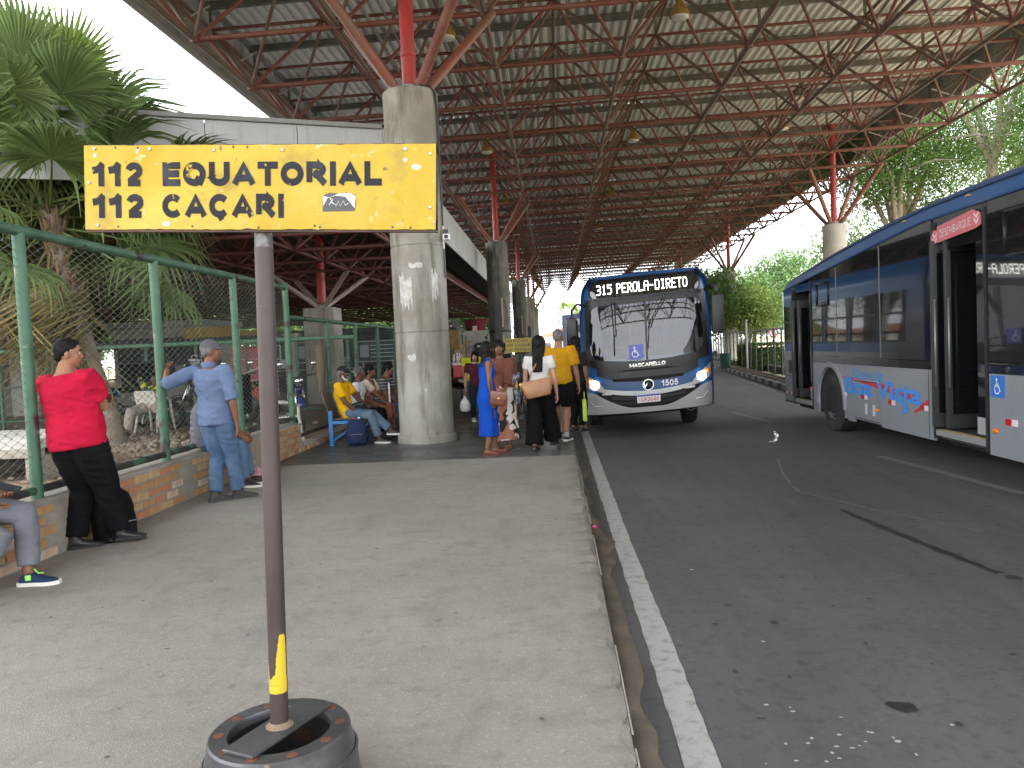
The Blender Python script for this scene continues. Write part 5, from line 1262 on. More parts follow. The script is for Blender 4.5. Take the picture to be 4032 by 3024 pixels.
# wipers and mirrors
for pts in (((-.55, 2.27), (-.53, 1.72), (-.535, 1.38)), ((-.50, 2.27), (-.495, 1.72), (-.53, 1.70)), ((.30, 2.27), (.12, 1.98), (.03, 1.78)), ((.34, 2.25), (.14, 1.96), (.08, 1.80))):
    fin(MB().tube([front(x_, z_, .045) for x_, z_ in pts], .010, 6)).build('wiper', M_black, bus1, True)
fin(MB().tube([front(.07, 2.18, .035), front(.05, 1.80, .04), front(.02, 1.45, .035)], .008, 6)).build('wiper', M_black, bus1, True)
fin(MB().tube([(-1.0, .25, 2.26), (-1.12, .10, 2.30), (-1.21, .0, 2.2), (-1.22, -.02, 1.6)], .022, 8)).build('mirror_arm', M_black, bus1, True)
fin(MB().bbox((-1.30, -.10, 1.68), (-1.14, .02, 2.08), .04)).build('mirror', M_black, bus1, True, 50)
fin(MB().tube([(1.0, .25, 2.34), (1.06, .05, 2.42), (1.13, -.02, 2.36), (1.14, -.04, 2.2)], .028, 8)).build('mirror_arm', M_black, bus1, True)
fin(MB().bbox((1.05, -.14, 1.60), (1.24, .0, 2.22), .03)).build('mirror', M_black, bus1, True, 50)
# opened door leaf on the kerb side
dl = MB().bbox((-1.40, .48, .38), (-1.06, .53, 2.16), .015); door = fin(dl).build('door', mat('door_blue', (.045, .07, .17), .4), bus1, True, 40)
fin(MB().bbox((-1.335, .465, 1.30), (-1.09, .478, 2.08), .01)).build('door_pane', M_gloss, door)
fin(MB().bbox((-1.32, .465, .50), (-1.09, .478, 1.22), .01)).build('door_pane', M_gloss, door)
fin(MB().box((-1.385, .462, .385), (-1.07, .478, .48))).build('door_foot', M_white, door)
fin(MB().box((-1.39, .462, .48), (-1.34, .476, .85))).build('door_foot', M_white, door)
fin(MB().tube([(-1.30, .455, .95), (-1.12, .44, 1.2)], .014, 6)).build('door_handle', M_yel, door)
fin(MB().box((-1.26, .458, .78), (-1.14, .464, .83))).build('door_label', M_refred, door)
# side panes
for k in range(6):
    y0 = (1.0, 2.05, 3.3, 4.55, 5.8, 7.05)[k]; y1 = (1.95, 3.2, 4.45, 5.7, 6.95, 8.2)[k]
    for sx in (-1, 1):
        g_ = MB(); P4 = [(sx * (hw(1.32) - .005), y0, 1.32), (sx * (hw(1.32) - .005), y1, 1.32), (sx * (hw(2.2) - .005), y1, 2.2), (sx * (hw(2.2) - .005), y0, 2.2)]; g_.add(P4, [(0,1,2,3)]); pn = fin(g_).build('side_window', glass_mat('side_glass', (.16, .18, .175), .12), bus1)
        b_ = MB()
        b_.box((sx * hw(1.8) - .015, y0, 1.80), (sx * hw(1.8) + .015, y1, 1.84)).box((sx * hw(1.3) - .012, y0, 1.30), (sx * hw(1.3) + .012, y1, 1.34)).box((sx * hw(1.3) - .012, y0 - .0, 1.3), (sx * hw(1.3) + .012, y0 + .04, 2.22)).box((sx * hw(1.3) - .012, y1 - .04, 1.3), (sx * hw(1.3) + .012, y1, 2.22))
        fin(b_).build('window_frame', M_black, pn)
for sx in (-1, 1):
    fin(MB().box((sx * (W1/2 - .002) - .004, 1.2, .41), (sx * (W1/2 - .002) + .004, L1 - .05, 1.12))).build('side_skirt', M_bgrey, bus1)
    wheel(bus1, (sx * .88, 2.16, .46), .46, .26, sx); wheel(bus1, (sx * .86, 6.9, .46), .46, .34, sx)
fin(MB().box((-.85, 1.3, .26), (.85, L1 - .4, .42))).build('underbody', mat('underbody', (.012, .012, .012), .9), bus1)
fin(MB().tube([(.62, .5, .40), (.72, .45, .33), (.85, .5, .36), (.95, .6, .42)], .010, 6)).build('loose_cable', mat('cable_grey', (.2, .2, .19), .6), bus1, True)
# driver seen dimly behind the glass is modelled with the people

# ---------------------------------------------------------------- parked bus on the right
BX = 4.35; HB = 1.22
bus2 = thing('parked_bus', 'blue roofed grey city bus standing at the right with open doors and dark glass', 'bus', (BX + HB, 0, KZ))
YR, YF = 15.31, 2.4
def zt2(y): return np.interp(y, [8.5, 10.5, 12.4, 13.5, 14.6, 15.0, 15.31], [3.13, 3.08, 2.93, 2.82, 2.70, 2.62, 2.45])
def zb2(y): return np.interp(y, [8.5, 9.4, 10.7, 12.4, 13.5, 14.6, 15.31], [2.82, 2.82, 2.73, 2.60, 2.52, 2.44, 2.36])
def inset(y): return 0.0 if y < 15.0 else .10 * ((y - 15.0) / .31) ** 2
# roof
rs = []
for y in (YF, YF + .3, 5, 7, 8.5, 9.5, 10.7, 11.5, 12.4, 13.0, 13.5, 14.1, 14.6, 14.9, 15.1, 15.24, 15.31):
    zt_, zb_ = zt2(y), zb2(y); i_ = inset(y); h = HB - i_; pr_ = [(-h, zb_), (-h - .012, zb_ + .02), (-h + .0, zb_ + (zt_ - zb_) * .42), (-h + .03, zb_ + (zt_ - zb_) * .50), (-h + .035, zb_ + (zt_ - zb_) * .54), (-h + .10, zb_ + (zt_ - zb_) * .74), (-h + .20, zb_ + (zt_ - zb_) * .89), (-h + .36, zt_ - .015), (-h + .6, zt_ + .02)]
    pr_ = pr_ + [(-x_, z_) for x_, z_ in reversed(pr_)]; rs.append([(x_, y, z_) for x_, z_ in pr_])
MB().rings(rs, True).build('roof', M_bblue, bus2, True, 28)
for dz in (.30, .60):
    MB().tube([(-HB + (.0 if dz < .5 else .028), y, zb2(y) + (zt2(y) - zb2(y)) * (.09 if dz < .5 else .515)) for y in (YF, 8.5, 9.5, 10.7, 12.4, 13.5, 14.6)], .008, 5).build('roof_seam', mat('seam_dark', (.004, .01, .03), .6), bus2, True)
for y in (9.9, 8.42): MB().bbox((-HB - .03, y - .03, zb2(y) + .10), (-HB + .03, y + .03, zb2(y) + .125), .006).build('clearance_light', mat('lamp_amberdull', (.35, .25, .12), .4), bus2)
# hull in pieces so that the doorways stay open
for a, b_ in ((YF, 8.14), (9.24, 13.52), (14.55, YR - .05)):
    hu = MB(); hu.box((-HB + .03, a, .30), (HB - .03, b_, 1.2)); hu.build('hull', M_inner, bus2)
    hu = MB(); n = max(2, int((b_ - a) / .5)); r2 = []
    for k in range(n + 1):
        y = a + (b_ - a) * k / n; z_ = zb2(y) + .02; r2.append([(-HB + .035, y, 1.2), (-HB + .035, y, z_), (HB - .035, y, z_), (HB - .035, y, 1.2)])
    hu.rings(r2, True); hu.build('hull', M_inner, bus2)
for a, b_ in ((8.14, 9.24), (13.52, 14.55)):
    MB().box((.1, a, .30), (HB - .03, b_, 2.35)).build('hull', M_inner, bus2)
    MB().box((-HB + .06, a, .30), (.1, b_, .40)).build('door_step', mat('step_rubber', (.06, .06, .062), .7), bus2)
    MB().box((-HB + .02, a, zb2(a) - .38 if a < 10 else zb2(a) - .2), (.1, b_, zb2(b_) + .01)).build('door_header', M_gloss, bus2)
    MB().box((-HB - .004, a + .02, .34), (-HB + .10, b_ - .02, .405)).build('step_edge', mat('step_alu', (.42, .42, .42), .4, metal=.5), bus2)
    MB().box((-HB + .02, a + .05, .406), (-HB + .05, b_ - .05, .41)).build('step_stripe', mat('yellow_stripe', (.55, .45, .12), .6), bus2)
    # folded leaves on the far jamb, dark pane in a grey frame
    for k, (xo, yo) in enumerate(((-.06, b_ - .07), (.0, b_ - .26))):
        lf = MB().bbox((-HB + xo, yo - .025, .44), (-HB + xo + .46, yo + .025, zb2(b_) - .26), .012).build('door', mat('door_grey', (.035, .035, .037), .42), bus2, True, 40)
        MB().box((-HB + xo + .06, yo - .029, .60), (-HB + xo + .40, yo - .026, zb2(b_) - .40)).build('door_pane', M_gloss, lf)
        MB().tube([(-HB + xo + .02, yo - .05, .9), (-HB + xo + .02, yo - .05, 1.9)], .014, 8).build('door_handle', M_steel, lf, True)
    lf = MB().bbox((-HB + .06, a + .02, .44), (-HB + .10, a + .30, zb2(a) - .26), .012).build('door', M_gloss, bus2)
    MB().box((-HB + .055, a + .02, .44), (-HB + .06, a + .30, .62)).build('door_foot', mat('door_kick', (.32, .33, .34), .4), lf)
    for yy in (a + .0, b_ - .0): MB().box((-HB - .012, yy - .022, .30), (-HB + .05, yy + .022, zb2(yy) - .05)).build('door_jamb', mat('jamb_rubber', (.02, .02, .022), .5), bus2)
    MB().tube([(-HB + .3, (a + b_)/2 - .1, .42), (-HB + .3, (a + b_)/2 - .1, 2.3)], .018, 8).build('handrail', mat('grey_pole', (.25, .25, .26), .35, metal=.4), bus2, True)
for k in range(3): MB().box((-HB + .25 + k * .2, 8.16, .62 + k * .18), (.1, 8.5, .66 + k * .18)).build('interior_step', mat('step_dark', (.03, .03, .032), .6), bus2)
# grey skirt panels with a wheel arch
WYc, WRr = 12.67, .60
def skirt(a, b_, arch=False, name='skirt_panel', z0=.27, z1=1.09):
    poly = [(b_, z1), (a, z1), (a, z0)]
    if arch:
        p_ = [(WYc + WRr * math.cos(t) * .97, max(z0, .46 + WRr * math.sin(t))) for t in [R(198) * -0 + math.pi + (-math.pi) * k / 18 for k in range(19)]]
        poly += [(WYc - WRr * .97, z0)] + p_ + [(WYc + WRr * .97, z0)]
    poly += [(b_, z0)]
    q = MB(); n = len(poly); vs = [(-HB - .002, y, z) for y, z in poly] + [(-HB + .03, y, z) for y, z in poly]
    q.add(vs, [tuple(range(n)), tuple(range(2*n - 1, n - 1, -1))] + [(i, i + n, (i+1) % n + n, (i+1) % n) for i in range(n)])
    return q.build(name, M_bgrey, bus2)
skirt(WYc - .72, 13.50, True); skirt(11.70, WYc - .724, z0=.25); skirt(10.735, 11.695, z0=.30); skirt(9.26, 10.73, z0=.27); skirt(6.6, 8.10); skirt(4.6, 6.595); skirt(YF, 4.595)
skirt(14.57, 15.12, z0=.34); 
q = MB(); rs = []
for k in range(8):
    a = k / 7 * math.pi / 2; x_ = -HB - .002 + .18 * (1 - math.cos(a)); y_ = 15.12 + .19 * math.sin(a); rs.append([(x_, y_, .34), (x_, y_, 1.28), (x_ + .02, y_, 1.28), (x_ + .02, y_, .34)])
q.rings(rs, True); q.build('rear_corner', M_bgrey, bus2, True, 40)
MB().box((-HB + .18, YR - .02, .34), (HB, YR, 2.36)).build('rear_wall', M_bblue, bus2)
q = MB(); rs = []
for k in range(8):
    a = k / 7 * math.pi / 2; x_ = -HB + .002 + .18 * (1 - math.cos(a)); y_ = 15.12 + .19 * math.sin(a); rs.append([(x_, y_, 1.28), (x_, y_, zb2(y_)), (x_ + .02, y_, zb2(y_)), (x_ + .02, y_, 1.28)])
q.rings(rs, True); q.build('rear_corner_glass', M_gloss, bus2, True, 40)
MB().tube([(-HB + .10, 15.29, 1.3), (-HB + .10, 15.29, 2.35)], .03, 8).build('rear_lamp', mat('lamp_clear', (.7, .7, .7), .1), bus2, True)
MB().box((-HB - .006, 14.66, .86), (-HB + .0, 14.86, 1.10)).build('vent', mat('vent_dark', (.05, .04, .045), .6), bus2)
MB().box((-HB - .008, 14.58, .80), (-HB + .0, 14.95, .815)).build('panel_gap', M_black, bus2)
for y_, zz in ((15.06, .46), (14.78, .46)):
    MB().box((-HB - .006, y_ - .0, zz), (-HB, y_ + .07, zz + .06)).build('reflector', M_refred, bus2); MB().box((-HB - .006, y_ - .075, zz), (-HB, y_ - .005, zz + .06)).build('reflector', M_refwhite, bus2)
# wheel and arch
ar = MB(); rs = []
for k in range(21):
    t = math.pi * 1.06 * k / 20 - .09; c_, s_ = math.cos(t), math.sin(t)
    rs.append([(-HB - .022, WYc + .575 * c_, .46 + .575 * s_), (-HB - .022, WYc + .635 * c_, .46 + .635 * s_), (-HB + .0, WYc + .66 * c_, .46 + .66 * s_), (-HB + .02, WYc + .56 * c_, .46 + .56 * s_)])
ar.rings(rs, True); ar.build('wheel_arch', mat('arch_grey', (.24, .25, .27), .4), bus2, True, 40)
lq = MB(); lq.rings([[(-HB + .02, WYc + .6 * math.cos(t), .46 + .6 * math.sin(t)), (-HB + .55, WYc + .6 * math.cos(t), .46 + .6 * math.sin(t))] for t in [math.pi * k / 16 for k in range(17)]], False, closed=False); lq.build('arch_liner', mat('liner_brown', (.05, .035, .03), .95), bus2, True)
lq = MB(); lq.add([(-HB + .5, WYc + .6 * math.cos(t), .46 + .6 * math.sin(t)) for t in [math.pi * k / 16 for k in range(17)]], [tuple(range(17))]); lq.build('arch_liner', MATS['liner_brown'], bus2)
wheel(bus2, (-HB + .17, WYc, .47), .47, .29, -1); wheel(bus2, (-HB + .17, 4.9, .47), .47, .29, -1); wheel(bus2, (HB - .17, WYc, .47), .47, .29, 1); wheel(bus2, (HB - .17, 4.9, .47), .47, .29, 1)
MB().box((-HB + .2, YF + .3, .22), (HB - .1, YR - .4, .32)).build('underbody', MATS['underbody'], bus2)
# belt and windows
for a, b_ in ((9.26, 13.50), (YF, 8.11), (14.57, 15.12)):
    MB().bbox((-HB - .006, a, 1.092), (-HB + .02, b_, 1.195), .004).build('belt_band', M_gloss, bus2)
M_win = mat('tinted_window', (0.010, 0.012, 0.013), 0.025, spec=1.0, coat=.6)
for a, b_, hop in ((12.345, 13.45, 1), (10.735, 12.30, 0), (9.27, 10.69, 0), (6.42, 8.09, 1), (4.6, 6.38, 0), (YF + .05, 4.56, 0), (14.58, 15.11, 0)):
    q = MB(); n = 6; r2 = []
    for k in range(n + 1):
        y = a + (b_ - a) * k / n; z_ = zb2(y) - .012; xt = -HB + .0
        r2.append([(-HB - .004, y, 1.2), (xt - .002, y, z_), (xt + .02, y, z_), (-HB + .02, y, 1.2)])
    q.rings(r2, True); wn_ = q.build('window', M_win, bus2)
    if hop:
        y0, y1 = a + .25, b_ - .3; z1 = min(zb2(y1), zb2(y0)) - .16; z0 = z1 - .42; r_ = .02
        if a > 10: y0, y1, z0, z1 = a + .32, b_ - .25, 2.02, 2.38
        for p4 in (((y0, z0), (y1, z0)), ((y1, z0), (y1, z1)), ((y1, z1), (y0, z1)), ((y0, z1), (y0, z0))):
            MB().tube([(-HB - .004, *p4[0]), (-HB - .004, *p4[1])], .018, 6).build('hopper_frame', M_bblack, wn_, True)
        MB().bbox((-HB - .02, (y0 + y1)/2 - .05, z0 + .05), (-HB - .004, (y0 + y1)/2 + .05, z0 + .08), .004).build('latch', M_steel, wn_)
for y in (12.322, 10.712, 6.40, 4.58): MB().box((-HB - .007, y - .012, 1.2), (-HB + .01, y + .012, zb2(y) - .03)).build('window_seam', mat('seam_grey', (.16, .165, .17), .3), bus2)
# hatch, reflectors, lamps, lettering
def side_box(name, y0, y1, z0, z1, m, d=.006, parent=bus2): return MB().box((-HB - .002 - d, min(y0, y1), z0), (-HB - .001, max(y0, y1), z1)).build(name, m, parent)
for y0, y1, z0, z1 in ((10.78, 11.66, .855, .87), (10.775, 11.66, .315, .325)): side_box('hatch_gap', y0, y1, z0, z1, M_black, .004)
side_box('hatch_trim', 10.78, 11.66, .871, .882, M_bsilver, .012)
for y_ in (11.25, 10.98): side_box('hatch_latch', y_ - .03, y_ + .03, .40, .55, mat('latch_pale', (.55, .56, .57), .35), .008)
for y_, zz in ((12.08, .61), (11.30, .61), (10.40, .60), (9.50, .60), (7.72, .60), (6.2, .6), (5.5, .6)):
    side_box('reflector', y_ + .005, y_ + .10, zz, zz + .062, M_refred); side_box('reflector', y_ - .10, y_ - .005, zz, zz + .062, M_refwhite)
side_box('reflector', 13.60, 13.67, .60, .66, M_refred); side_box('reflector', 13.52, 13.59, .60, .66, M_refwhite)
for y_, zz in ((10.86, .47), (8.0, .50)): MB().ellipsoid((-HB - .004, y_, zz + .02), (.018, .06, .026), 12, 6).build('side_lamp', M_amber, bus2, True)
def side_text(txt_, y0, z0, size, m, weight, wd=1.0, off=.004, slope=0.0):
    """reads left to right when seen from the platform: from far to near"""
    me = stroke_text(txt_, wd, size, m, weight, .001) if txt_.isupper() else text_mesh(txt_, size, m, weight, .001)
    if not txt_.isupper(): L_ = max(v.co.x for v in me.vertices); me.transform(Matrix.Diagonal((wd / L_, 1, 1, 1)))
    for v in me.vertices: v.co = (-HB - off - v.co.z, y0 - v.co.x, z0 + v.co.y + slope * v.co.x)
    return link('lettering', me, bus2)
M_letter = mat('lettering_blue', (.05, .26, .72), .4); M_swoosh = mat('lettering_red', (.50, .03, .04), .4)
side_text('Cidade de', 11.80, .895, .20, mat('lettering_blue_faded', (.09, .25, .55), .45), .004, 1.15)
side_text('Boa Vista', 12.06, .665, .34, M_letter, .010, 2.50, .006)
sw = MB(); pts_ = []
for k in range(26):
    t = k / 25; y = 12.1 - 2.62 * t; zc = .90 - .20 * t ** 1.4 - (.12 * max(0, t - .9) * 10 * .5 if t > .9 else 0); w_ = .008 + .034 * math.sin(min(1, t * 1.1) * math.pi * .75)
    pts_.append((y, zc, w_))
for (y0, z0, w0), (y1, z1, w1) in zip(pts_[:-1], pts_[1:]):
    sw.add([(-HB - .0045, y0, z0 - w0), (-HB - .0045, y1, z1 - w1), (-HB - .0045, y1, z1 + w1), (-HB - .0045, y0, z0 + w0)], [(0,1,2,3)])
sw.build('swoosh', M_swoosh, bus2)
q = MB(); q.add([(-HB - .0045, y, z) for y, z in ((9.56, .60), (9.40, .66), (9.38, .74), (9.46, .72), (9.52, .66), (9.78, .57), (9.74, .545))], [tuple(range(7))]); q.build('swoosh', M_swoosh, bus2)
q = MB(); q.add([(-HB - .0065, y, z) for y, z in ((10.35, .70), (9.98, .64), (9.92, .55), (10.10, .50), (10.06, .60))], [tuple(range(5))]); q.build('swoosh', M_letter, bus2)
# DESEMBARQUE sign above the doorway, torn corners
q = MB(); pl_y = [(9.24, 2.52), (9.24, 2.60), (9.18, 2.68), (9.10, 2.67), (9.08, 2.71), (8.34, 2.775), (8.26, 2.74), (8.20, 2.72), (8.20, 2.60), (8.30, 2.575)]
n = len(pl_y); q.add([(-HB - .014, y, z) for y, z in pl_y] + [(-HB + .0, y, z) for y, z in pl_y], [tuple(range(n)), tuple(range(2*n-1, n-1, -1))] + [(i, i + n, (i+1) % n + n, (i+1) % n) for i in range(n)])
q.build('exit_sign', mat('sign_pink', (.62, .13, .17), .5, var=((.55, .18, .2), 8, .4, .6)), bus2)
side_text('DESEMBARQUE', 9.03, 2.575, .085, mat('sign_white', (.72, .66, .67), .5), .12, .66, .016, .07)
ck = MB()
for yc, zc in ((9.14, 2.60), (9.14, 2.545), (8.27, 2.69), (8.27, 2.635)):
    ck.add([(-HB - .0155, yc + .05, zc + .03), (-HB - .0155, yc, zc - .02), (-HB - .0155, yc - .05, zc + .03), (-HB - .0155, yc - .05, zc + .055), (-HB - .0155, yc, zc + .01), (-HB - .0155, yc + .05, zc + .055)], [(0,1,4,5), (1,2,3,4)])
ck.build('chevron', MATS['sign_white'], bus2)
st = side_box('access_sticker', 8.07, 7.83, .86, 1.075, M_sticker, .005)
disabled_symbol(st, M_white, Matrix.Translation((-HB - .007, 7.945, .965)) @ Matrix.Rotation(R(-90), 4, 'Z'), .20)
MB().box((-HB - .005, 8.105, .30), (-HB + .01, 8.115, 1.09)).build('panel_gap', M_black, bus2)
MB().box((-HB - .005, 9.38, .28), (-HB + .0, 9.388, 1.09)).build('panel_gap', M_black, bus2)
# ================================================================ PEOPLE
from mathutils import noise as mn
def skin_mat(name, col):
    return mat(name, col, .5, var=((col[0]*.82, col[1]*.78, col[2]*.76), 7, .35, .65), spec=.35)
SK = {'tan': skin_mat('skin_tan', (.33, .16, .095)), 'brown': skin_mat('skin_brown', (.20, .092, .053)), 'dark': skin_mat('skin_dark', (.115, .055, .034)), 'light': skin_mat('skin_light', (.43, .24, .165))}
M_eye = mat('eye_white', (.6, .58, .55), .3); M_iris = mat('eye_iris', (.03, .02, .015), .2)
M_hairb = mat('hair_black', (.006, .0055, .0055), .55, var=((.012, .011, .011), 30, .4, .6), bump=(60, .5, .004), spec=.12)
M_hairg = mat('hair_grey', (.17, .165, .16), .6, var=((.06, .058, .056), 40, .4, .6), bump=(70, .5, .004))
M_hairw = mat('beard_white', (.52, .51, .49), .8, bump=(70, .6, .004))
def cloth(name, col, var=None, rough=.85, **kw):
    return mat(name, col, rough, var=var or ((col[0]*.72, col[1]*.72, col[2]*.72), 5, .35, .7), bump=(160, .25, .002), spec=.12, **kw)

def remesh(mb, voxel, it=3, fac=.5):
    me = mb.mesh('tmp', M_white)
    o = bpy.data.objects.new('tmp', me); COL.objects.link(o)
    m1 = o.modifiers.new('r', 'REMESH'); m1.mode = 'VOXEL'; m1.voxel_size = voxel
    m2 = o.modifiers.new('s', 'SMOOTH'); m2.iterations = it; m2.factor = fac
    r = eval_mesh(o); COL.objects.unlink(o); bpy.data.objects.remove(o); bpy.data.meshes.remove(me)
    r.polygons.foreach_set('use_smooth', [True] * len(r.polygons)); r.materials.clear()
    return r
def wrinkle(me, amp, f=7.0, st=(1, 1, 2.2), seed=0.0):
    n = len(me.vertices); co = np.empty(n*3); me.vertices.foreach_get('co', co); no = np.empty(n*3); me.vertices.foreach_get('normal', no)
    co = co.reshape(-1, 3); no = no.reshape(-1, 3); d = np.empty(n)
    for i in range(n):
        p = Vector((co[i,0]*st[0]*f + seed, co[i,1]*st[1]*f, co[i,2]*st[2]*f + co[i,0]*4))
        a = mn.noise(p); d[i] = (1 - abs(a) * 2.2) * .7 + .5 * mn.noise(p * 2.3)
    co += no * (d * amp)[:, None]; me.vertices.foreach_set('co', co.ravel()); me.update()

def ik(a, b, l1, l2, pole):
    d = b - a; L = d.length; L2 = min(L, (l1 + l2) * .998)
    if L > L2: b = a + d * (L2 / L); d = b - a; L = L2
    u = d / L; x = (l1*l1 - l2*l2 + L*L) / (2*L); h = math.sqrt(max(0, l1*l1 - x*x))
    w = pole - u * pole.dot(u)
    w = w.normalized() if w.length > 1e-5 else u.orthogonal().normalized()
    return a + u * x + w * h, b
V = Vector
class Person:
    def __init__(s, label, pos, heading, H=1.68, w=1.0, belly=0.0, female=False, skin='brown', pelvis=None, torso=(0, .01), slouch=0.0, hiptw=0, shtw=0, head=(0, 0), hands=None, poles=None, feet=None, kpoles=None, fyaw=(8, -8), curl=(.45, .45), voxel=.011, group=None, fingers=True, palm=None):
        """local frame: faces +Y, right hand side +X, Z up; heading is the world direction faced, degrees from +Y towards +X"""
        s.label, s.H, s.w, s.female, s.vox = label, H, w, female, voxel; k = s.k = H / 1.7
        s.M = Matrix.Translation(V((pos[0], pos[1], pos[2] if len(pos) > 2 else 0))) @ Matrix.Rotation(R(-heading), 4, 'Z')
        s.skin = SK[skin]; s.belly = belly
        P = s.P = V(pelvis) if pelvis else V((0, 0, .515 * H))
        tl = .30 * H; tx, ty = torso; N = s.N = P + V((tx, ty, math.sqrt(max(.01, tl*tl - tx*tx - ty*ty))))
        s.hx = Matrix.Rotation(R(-hiptw), 3, 'Z') @ V((1, 0, 0)); s.sx = Matrix.Rotation(R(-shtw), 3, 'Z') @ V((1, 0, 0))
        ax = (N - P).normalized()
        s.hy = ax.cross(s.hx).normalized(); s.sy = ax.cross(s.sx).normalized(); s.sx = s.sy.cross(ax).normalized(); s.hx = s.hy.cross(ax).normalized()
        s.ax = ax; s.slouch = slouch
        sw = (.112 if not female else .100) * H * (1 + (w - 1) * .5); s.sh = [N - s.sx * sw - ax * (.016 + .03 * (w - 1)) * H, N + s.sx * sw - ax * (.016 + .03 * (w - 1)) * H]
        hw_ = .052 * H * (1 + (w - 1) * .4); s.hip = [P - s.hx * hw_, P + s.hx * hw_]
        ua, fa = .172 * H, .148 * H; th, sh_ = .245 * H, .238 * H
        hands = hands or [(-.22 * k, .05 * k, .45 * H), (.22 * k, .05 * k, .45 * H)]
        poles = poles or [(-.3, -1, 0), (.3, -1, 0)]
        feet = feet or [(-.09 * k, 0, .045 * H), (.09 * k, 0, .045 * H)]; kpoles = kpoles or [(0, 1, 0), (0, 1, 0)]
        s.el, s.wr, s.kn, s.an = [], [], [], []
        for i in (0, 1):
            e, w_ = ik(s.sh[i], V(hands[i]), ua, fa, V(poles[i])); s.el.append(e); s.wr.append(w_)
            e, a_ = ik(s.hip[i], V(feet[i]), th, sh_, V(kpoles[i])); s.kn.append(e); s.an.append(a_)
        s.fy = fyaw; s.head_y, s.head_p = head; s.curl = curl; s.group = group; s.fingers = fingers; s.palm = palm or [None, None]
        hm = Matrix.Rotation(R(-s.head_y), 3, 'Z') @ Matrix.Rotation(R(s.head_p), 3, 'X')
        s.HX, s.HY, s.HZ = hm @ V((1,0,0)), hm @ V((0,1,0)), hm @ V((0,0,1))
        nd = (ax * .6 + V((0, 0, 1)) * .6 + s.HY * .22).normalized(); s.nk = nd
        s.hc = N + nd * .045 * H + s.HZ * .053 * H + s.HY * .014 * H
        s.kids = []
    # torso cross-sections: t from 0 (crotch) to 1 (neck base)
    PROF = [(-.10, .50, .45), (0.0, .97, 1.0), (.12, 1.0, 1.0), (.30, .90, .88), (.42, .86, .86), (.60, .95, .95), (.78, 1.02, .92), (.90, .88, .76), (.97, .60, .62), (1.03, .38, .54)]
    def ring(s, t, rx, ry, n=20):
        c = s.P.lerp(s.N, t) + s.sy * (-s.slouch * math.sin(math.pi * min(1, max(0, t))))
        x = s.hx.lerp(s.sx, min(1, max(0, t))).normalized(); y = s.hy.lerp(s.sy, min(1, max(0, t))).normalized()
        b = s.belly * math.exp(-((t - .30) / .24) ** 2)
        out = []
        for i in range(n):
            a = 2*math.pi*i/n; cx_, cy_ = math.cos(a), math.sin(a); yy = ry * cy_ * (1 + b * max(0, cy_) * 1.6)
            if s.female and cy_ > 0: yy += .035 * s.k * math.exp(-((t - .66) / .1) ** 2) * max(0, cy_) * (1 if abs(cx_) > .25 else .8)
            out.append(c + x * rx * cx_ * (1 + b * .25) + y * yy)
        return out
    def torso(s, mb, inf=0.0, t0=-.10, t1=1.03, scale=1.0, flare=0.0):
        k, w = s.k, s.w; bx, by = .158 * k * (1 + (w - 1) * 1.0), .108 * k * (1 + (w - 1) * 1.1)
        if s.female: bx *= .96
        ts = sorted(set([t0, t1] + [p[0] for p in s.PROF if t0 < p[0] < t1] + [.2, .5, .7] if t0 < .2 else [t0, t1] + [p[0] for p in s.PROF if t0 < p[0] < t1]))
        ts = [t for t in ts if t0 <= t <= t1]; rs = []
        for t in ts:
            px = np.interp(t, [p[0] for p in s.PROF], [p[1] for p in s.PROF]); py = np.interp(t, [p[0] for p in s.PROF], [p[2] for p in s.PROF])
            if t < 0 and inf > 0: px, py = 1.0, 1.0
            if s.female: px *= 1 + .07 * math.exp(-((t - .02) / .15) ** 2) - .06 * math.exp(-((t - .42) / .14) ** 2)
            fl = flare * max(0, .3 - t)
            rs.append(s.ring(t, bx * px * scale + inf + fl, by * py * scale + inf + fl))
        mb.rings(rs, True)
    def arm(s, mb, i, inf=0.0, f=2.0, sc=1.0, flare=0):
        """f in units of segments: 1 = to the elbow, 2 = to the wrist"""
        k = s.k * (1 + (s.w - 1) * .35) * (.9 if s.female else 1); a, e, w_ = s.sh[i], s.el[i], s.wr[i]
        start = a.lerp(s.N - s.ax * .05 * s.H, .35)
        P = [(start, .044), (a, .050), (a.lerp(e, .35), .049), (a.lerp(e, .7), .043), (e, .040), (e.lerp(w_, .25), .041), (e.lerp(w_, .6), .034), (w_, .025)]
        pts, rad = [], []
        L = [0, .0001, .35, .7, 1, 1.25, 1.6, 2.0]
        for (p, r_), l in zip(P, L):
            if l <= f: pts.append(p); rad.append(r_ * k * sc + inf + flare * l)
        if f < 2 and f not in L:
            e_ = a.lerp(e, f) if f < 1 else e.lerp(w_, f - 1); pts.append(e_); rad.append(float(np.interp(f, L, [q[1] for q in P])) * k * sc + inf + flare * f)
        mb.tube(pts, rad, 12)
    def leg(s, mb, i, inf=0.0, f=2.0, sc=1.0, rads=None):
        k = s.k * (1 + (s.w - 1) * .7); h, e, a = s.hip[i], s.kn[i], s.an[i]
        R0 = rads or [.092, .086, .070, .056, .056, .058, .044, .036]
        L = [0, .25, .65, 1, 1.15, 1.35, 1.7, 2.0]; pts, rad = [], []
        def at(l): return h.lerp(e, l) if l <= 1 else e.lerp(a, l - 1)
        for l, r_ in zip(L, R0):
            if l <= f: 
                p = at(l)
                if 1.1 < l < 1.6 and sc < 1.01 and not rads: p = p - (s.hy * .012 if not inf else V((0,0,0)))
                pts.append(p); rad.append(r_ * k * sc + inf)
        if f not in L and f < 2: pts.append(at(f)); rad.append(float(np.interp(f, L, R0)) * k * sc + inf)
        mb.tube(pts, rad, 14)
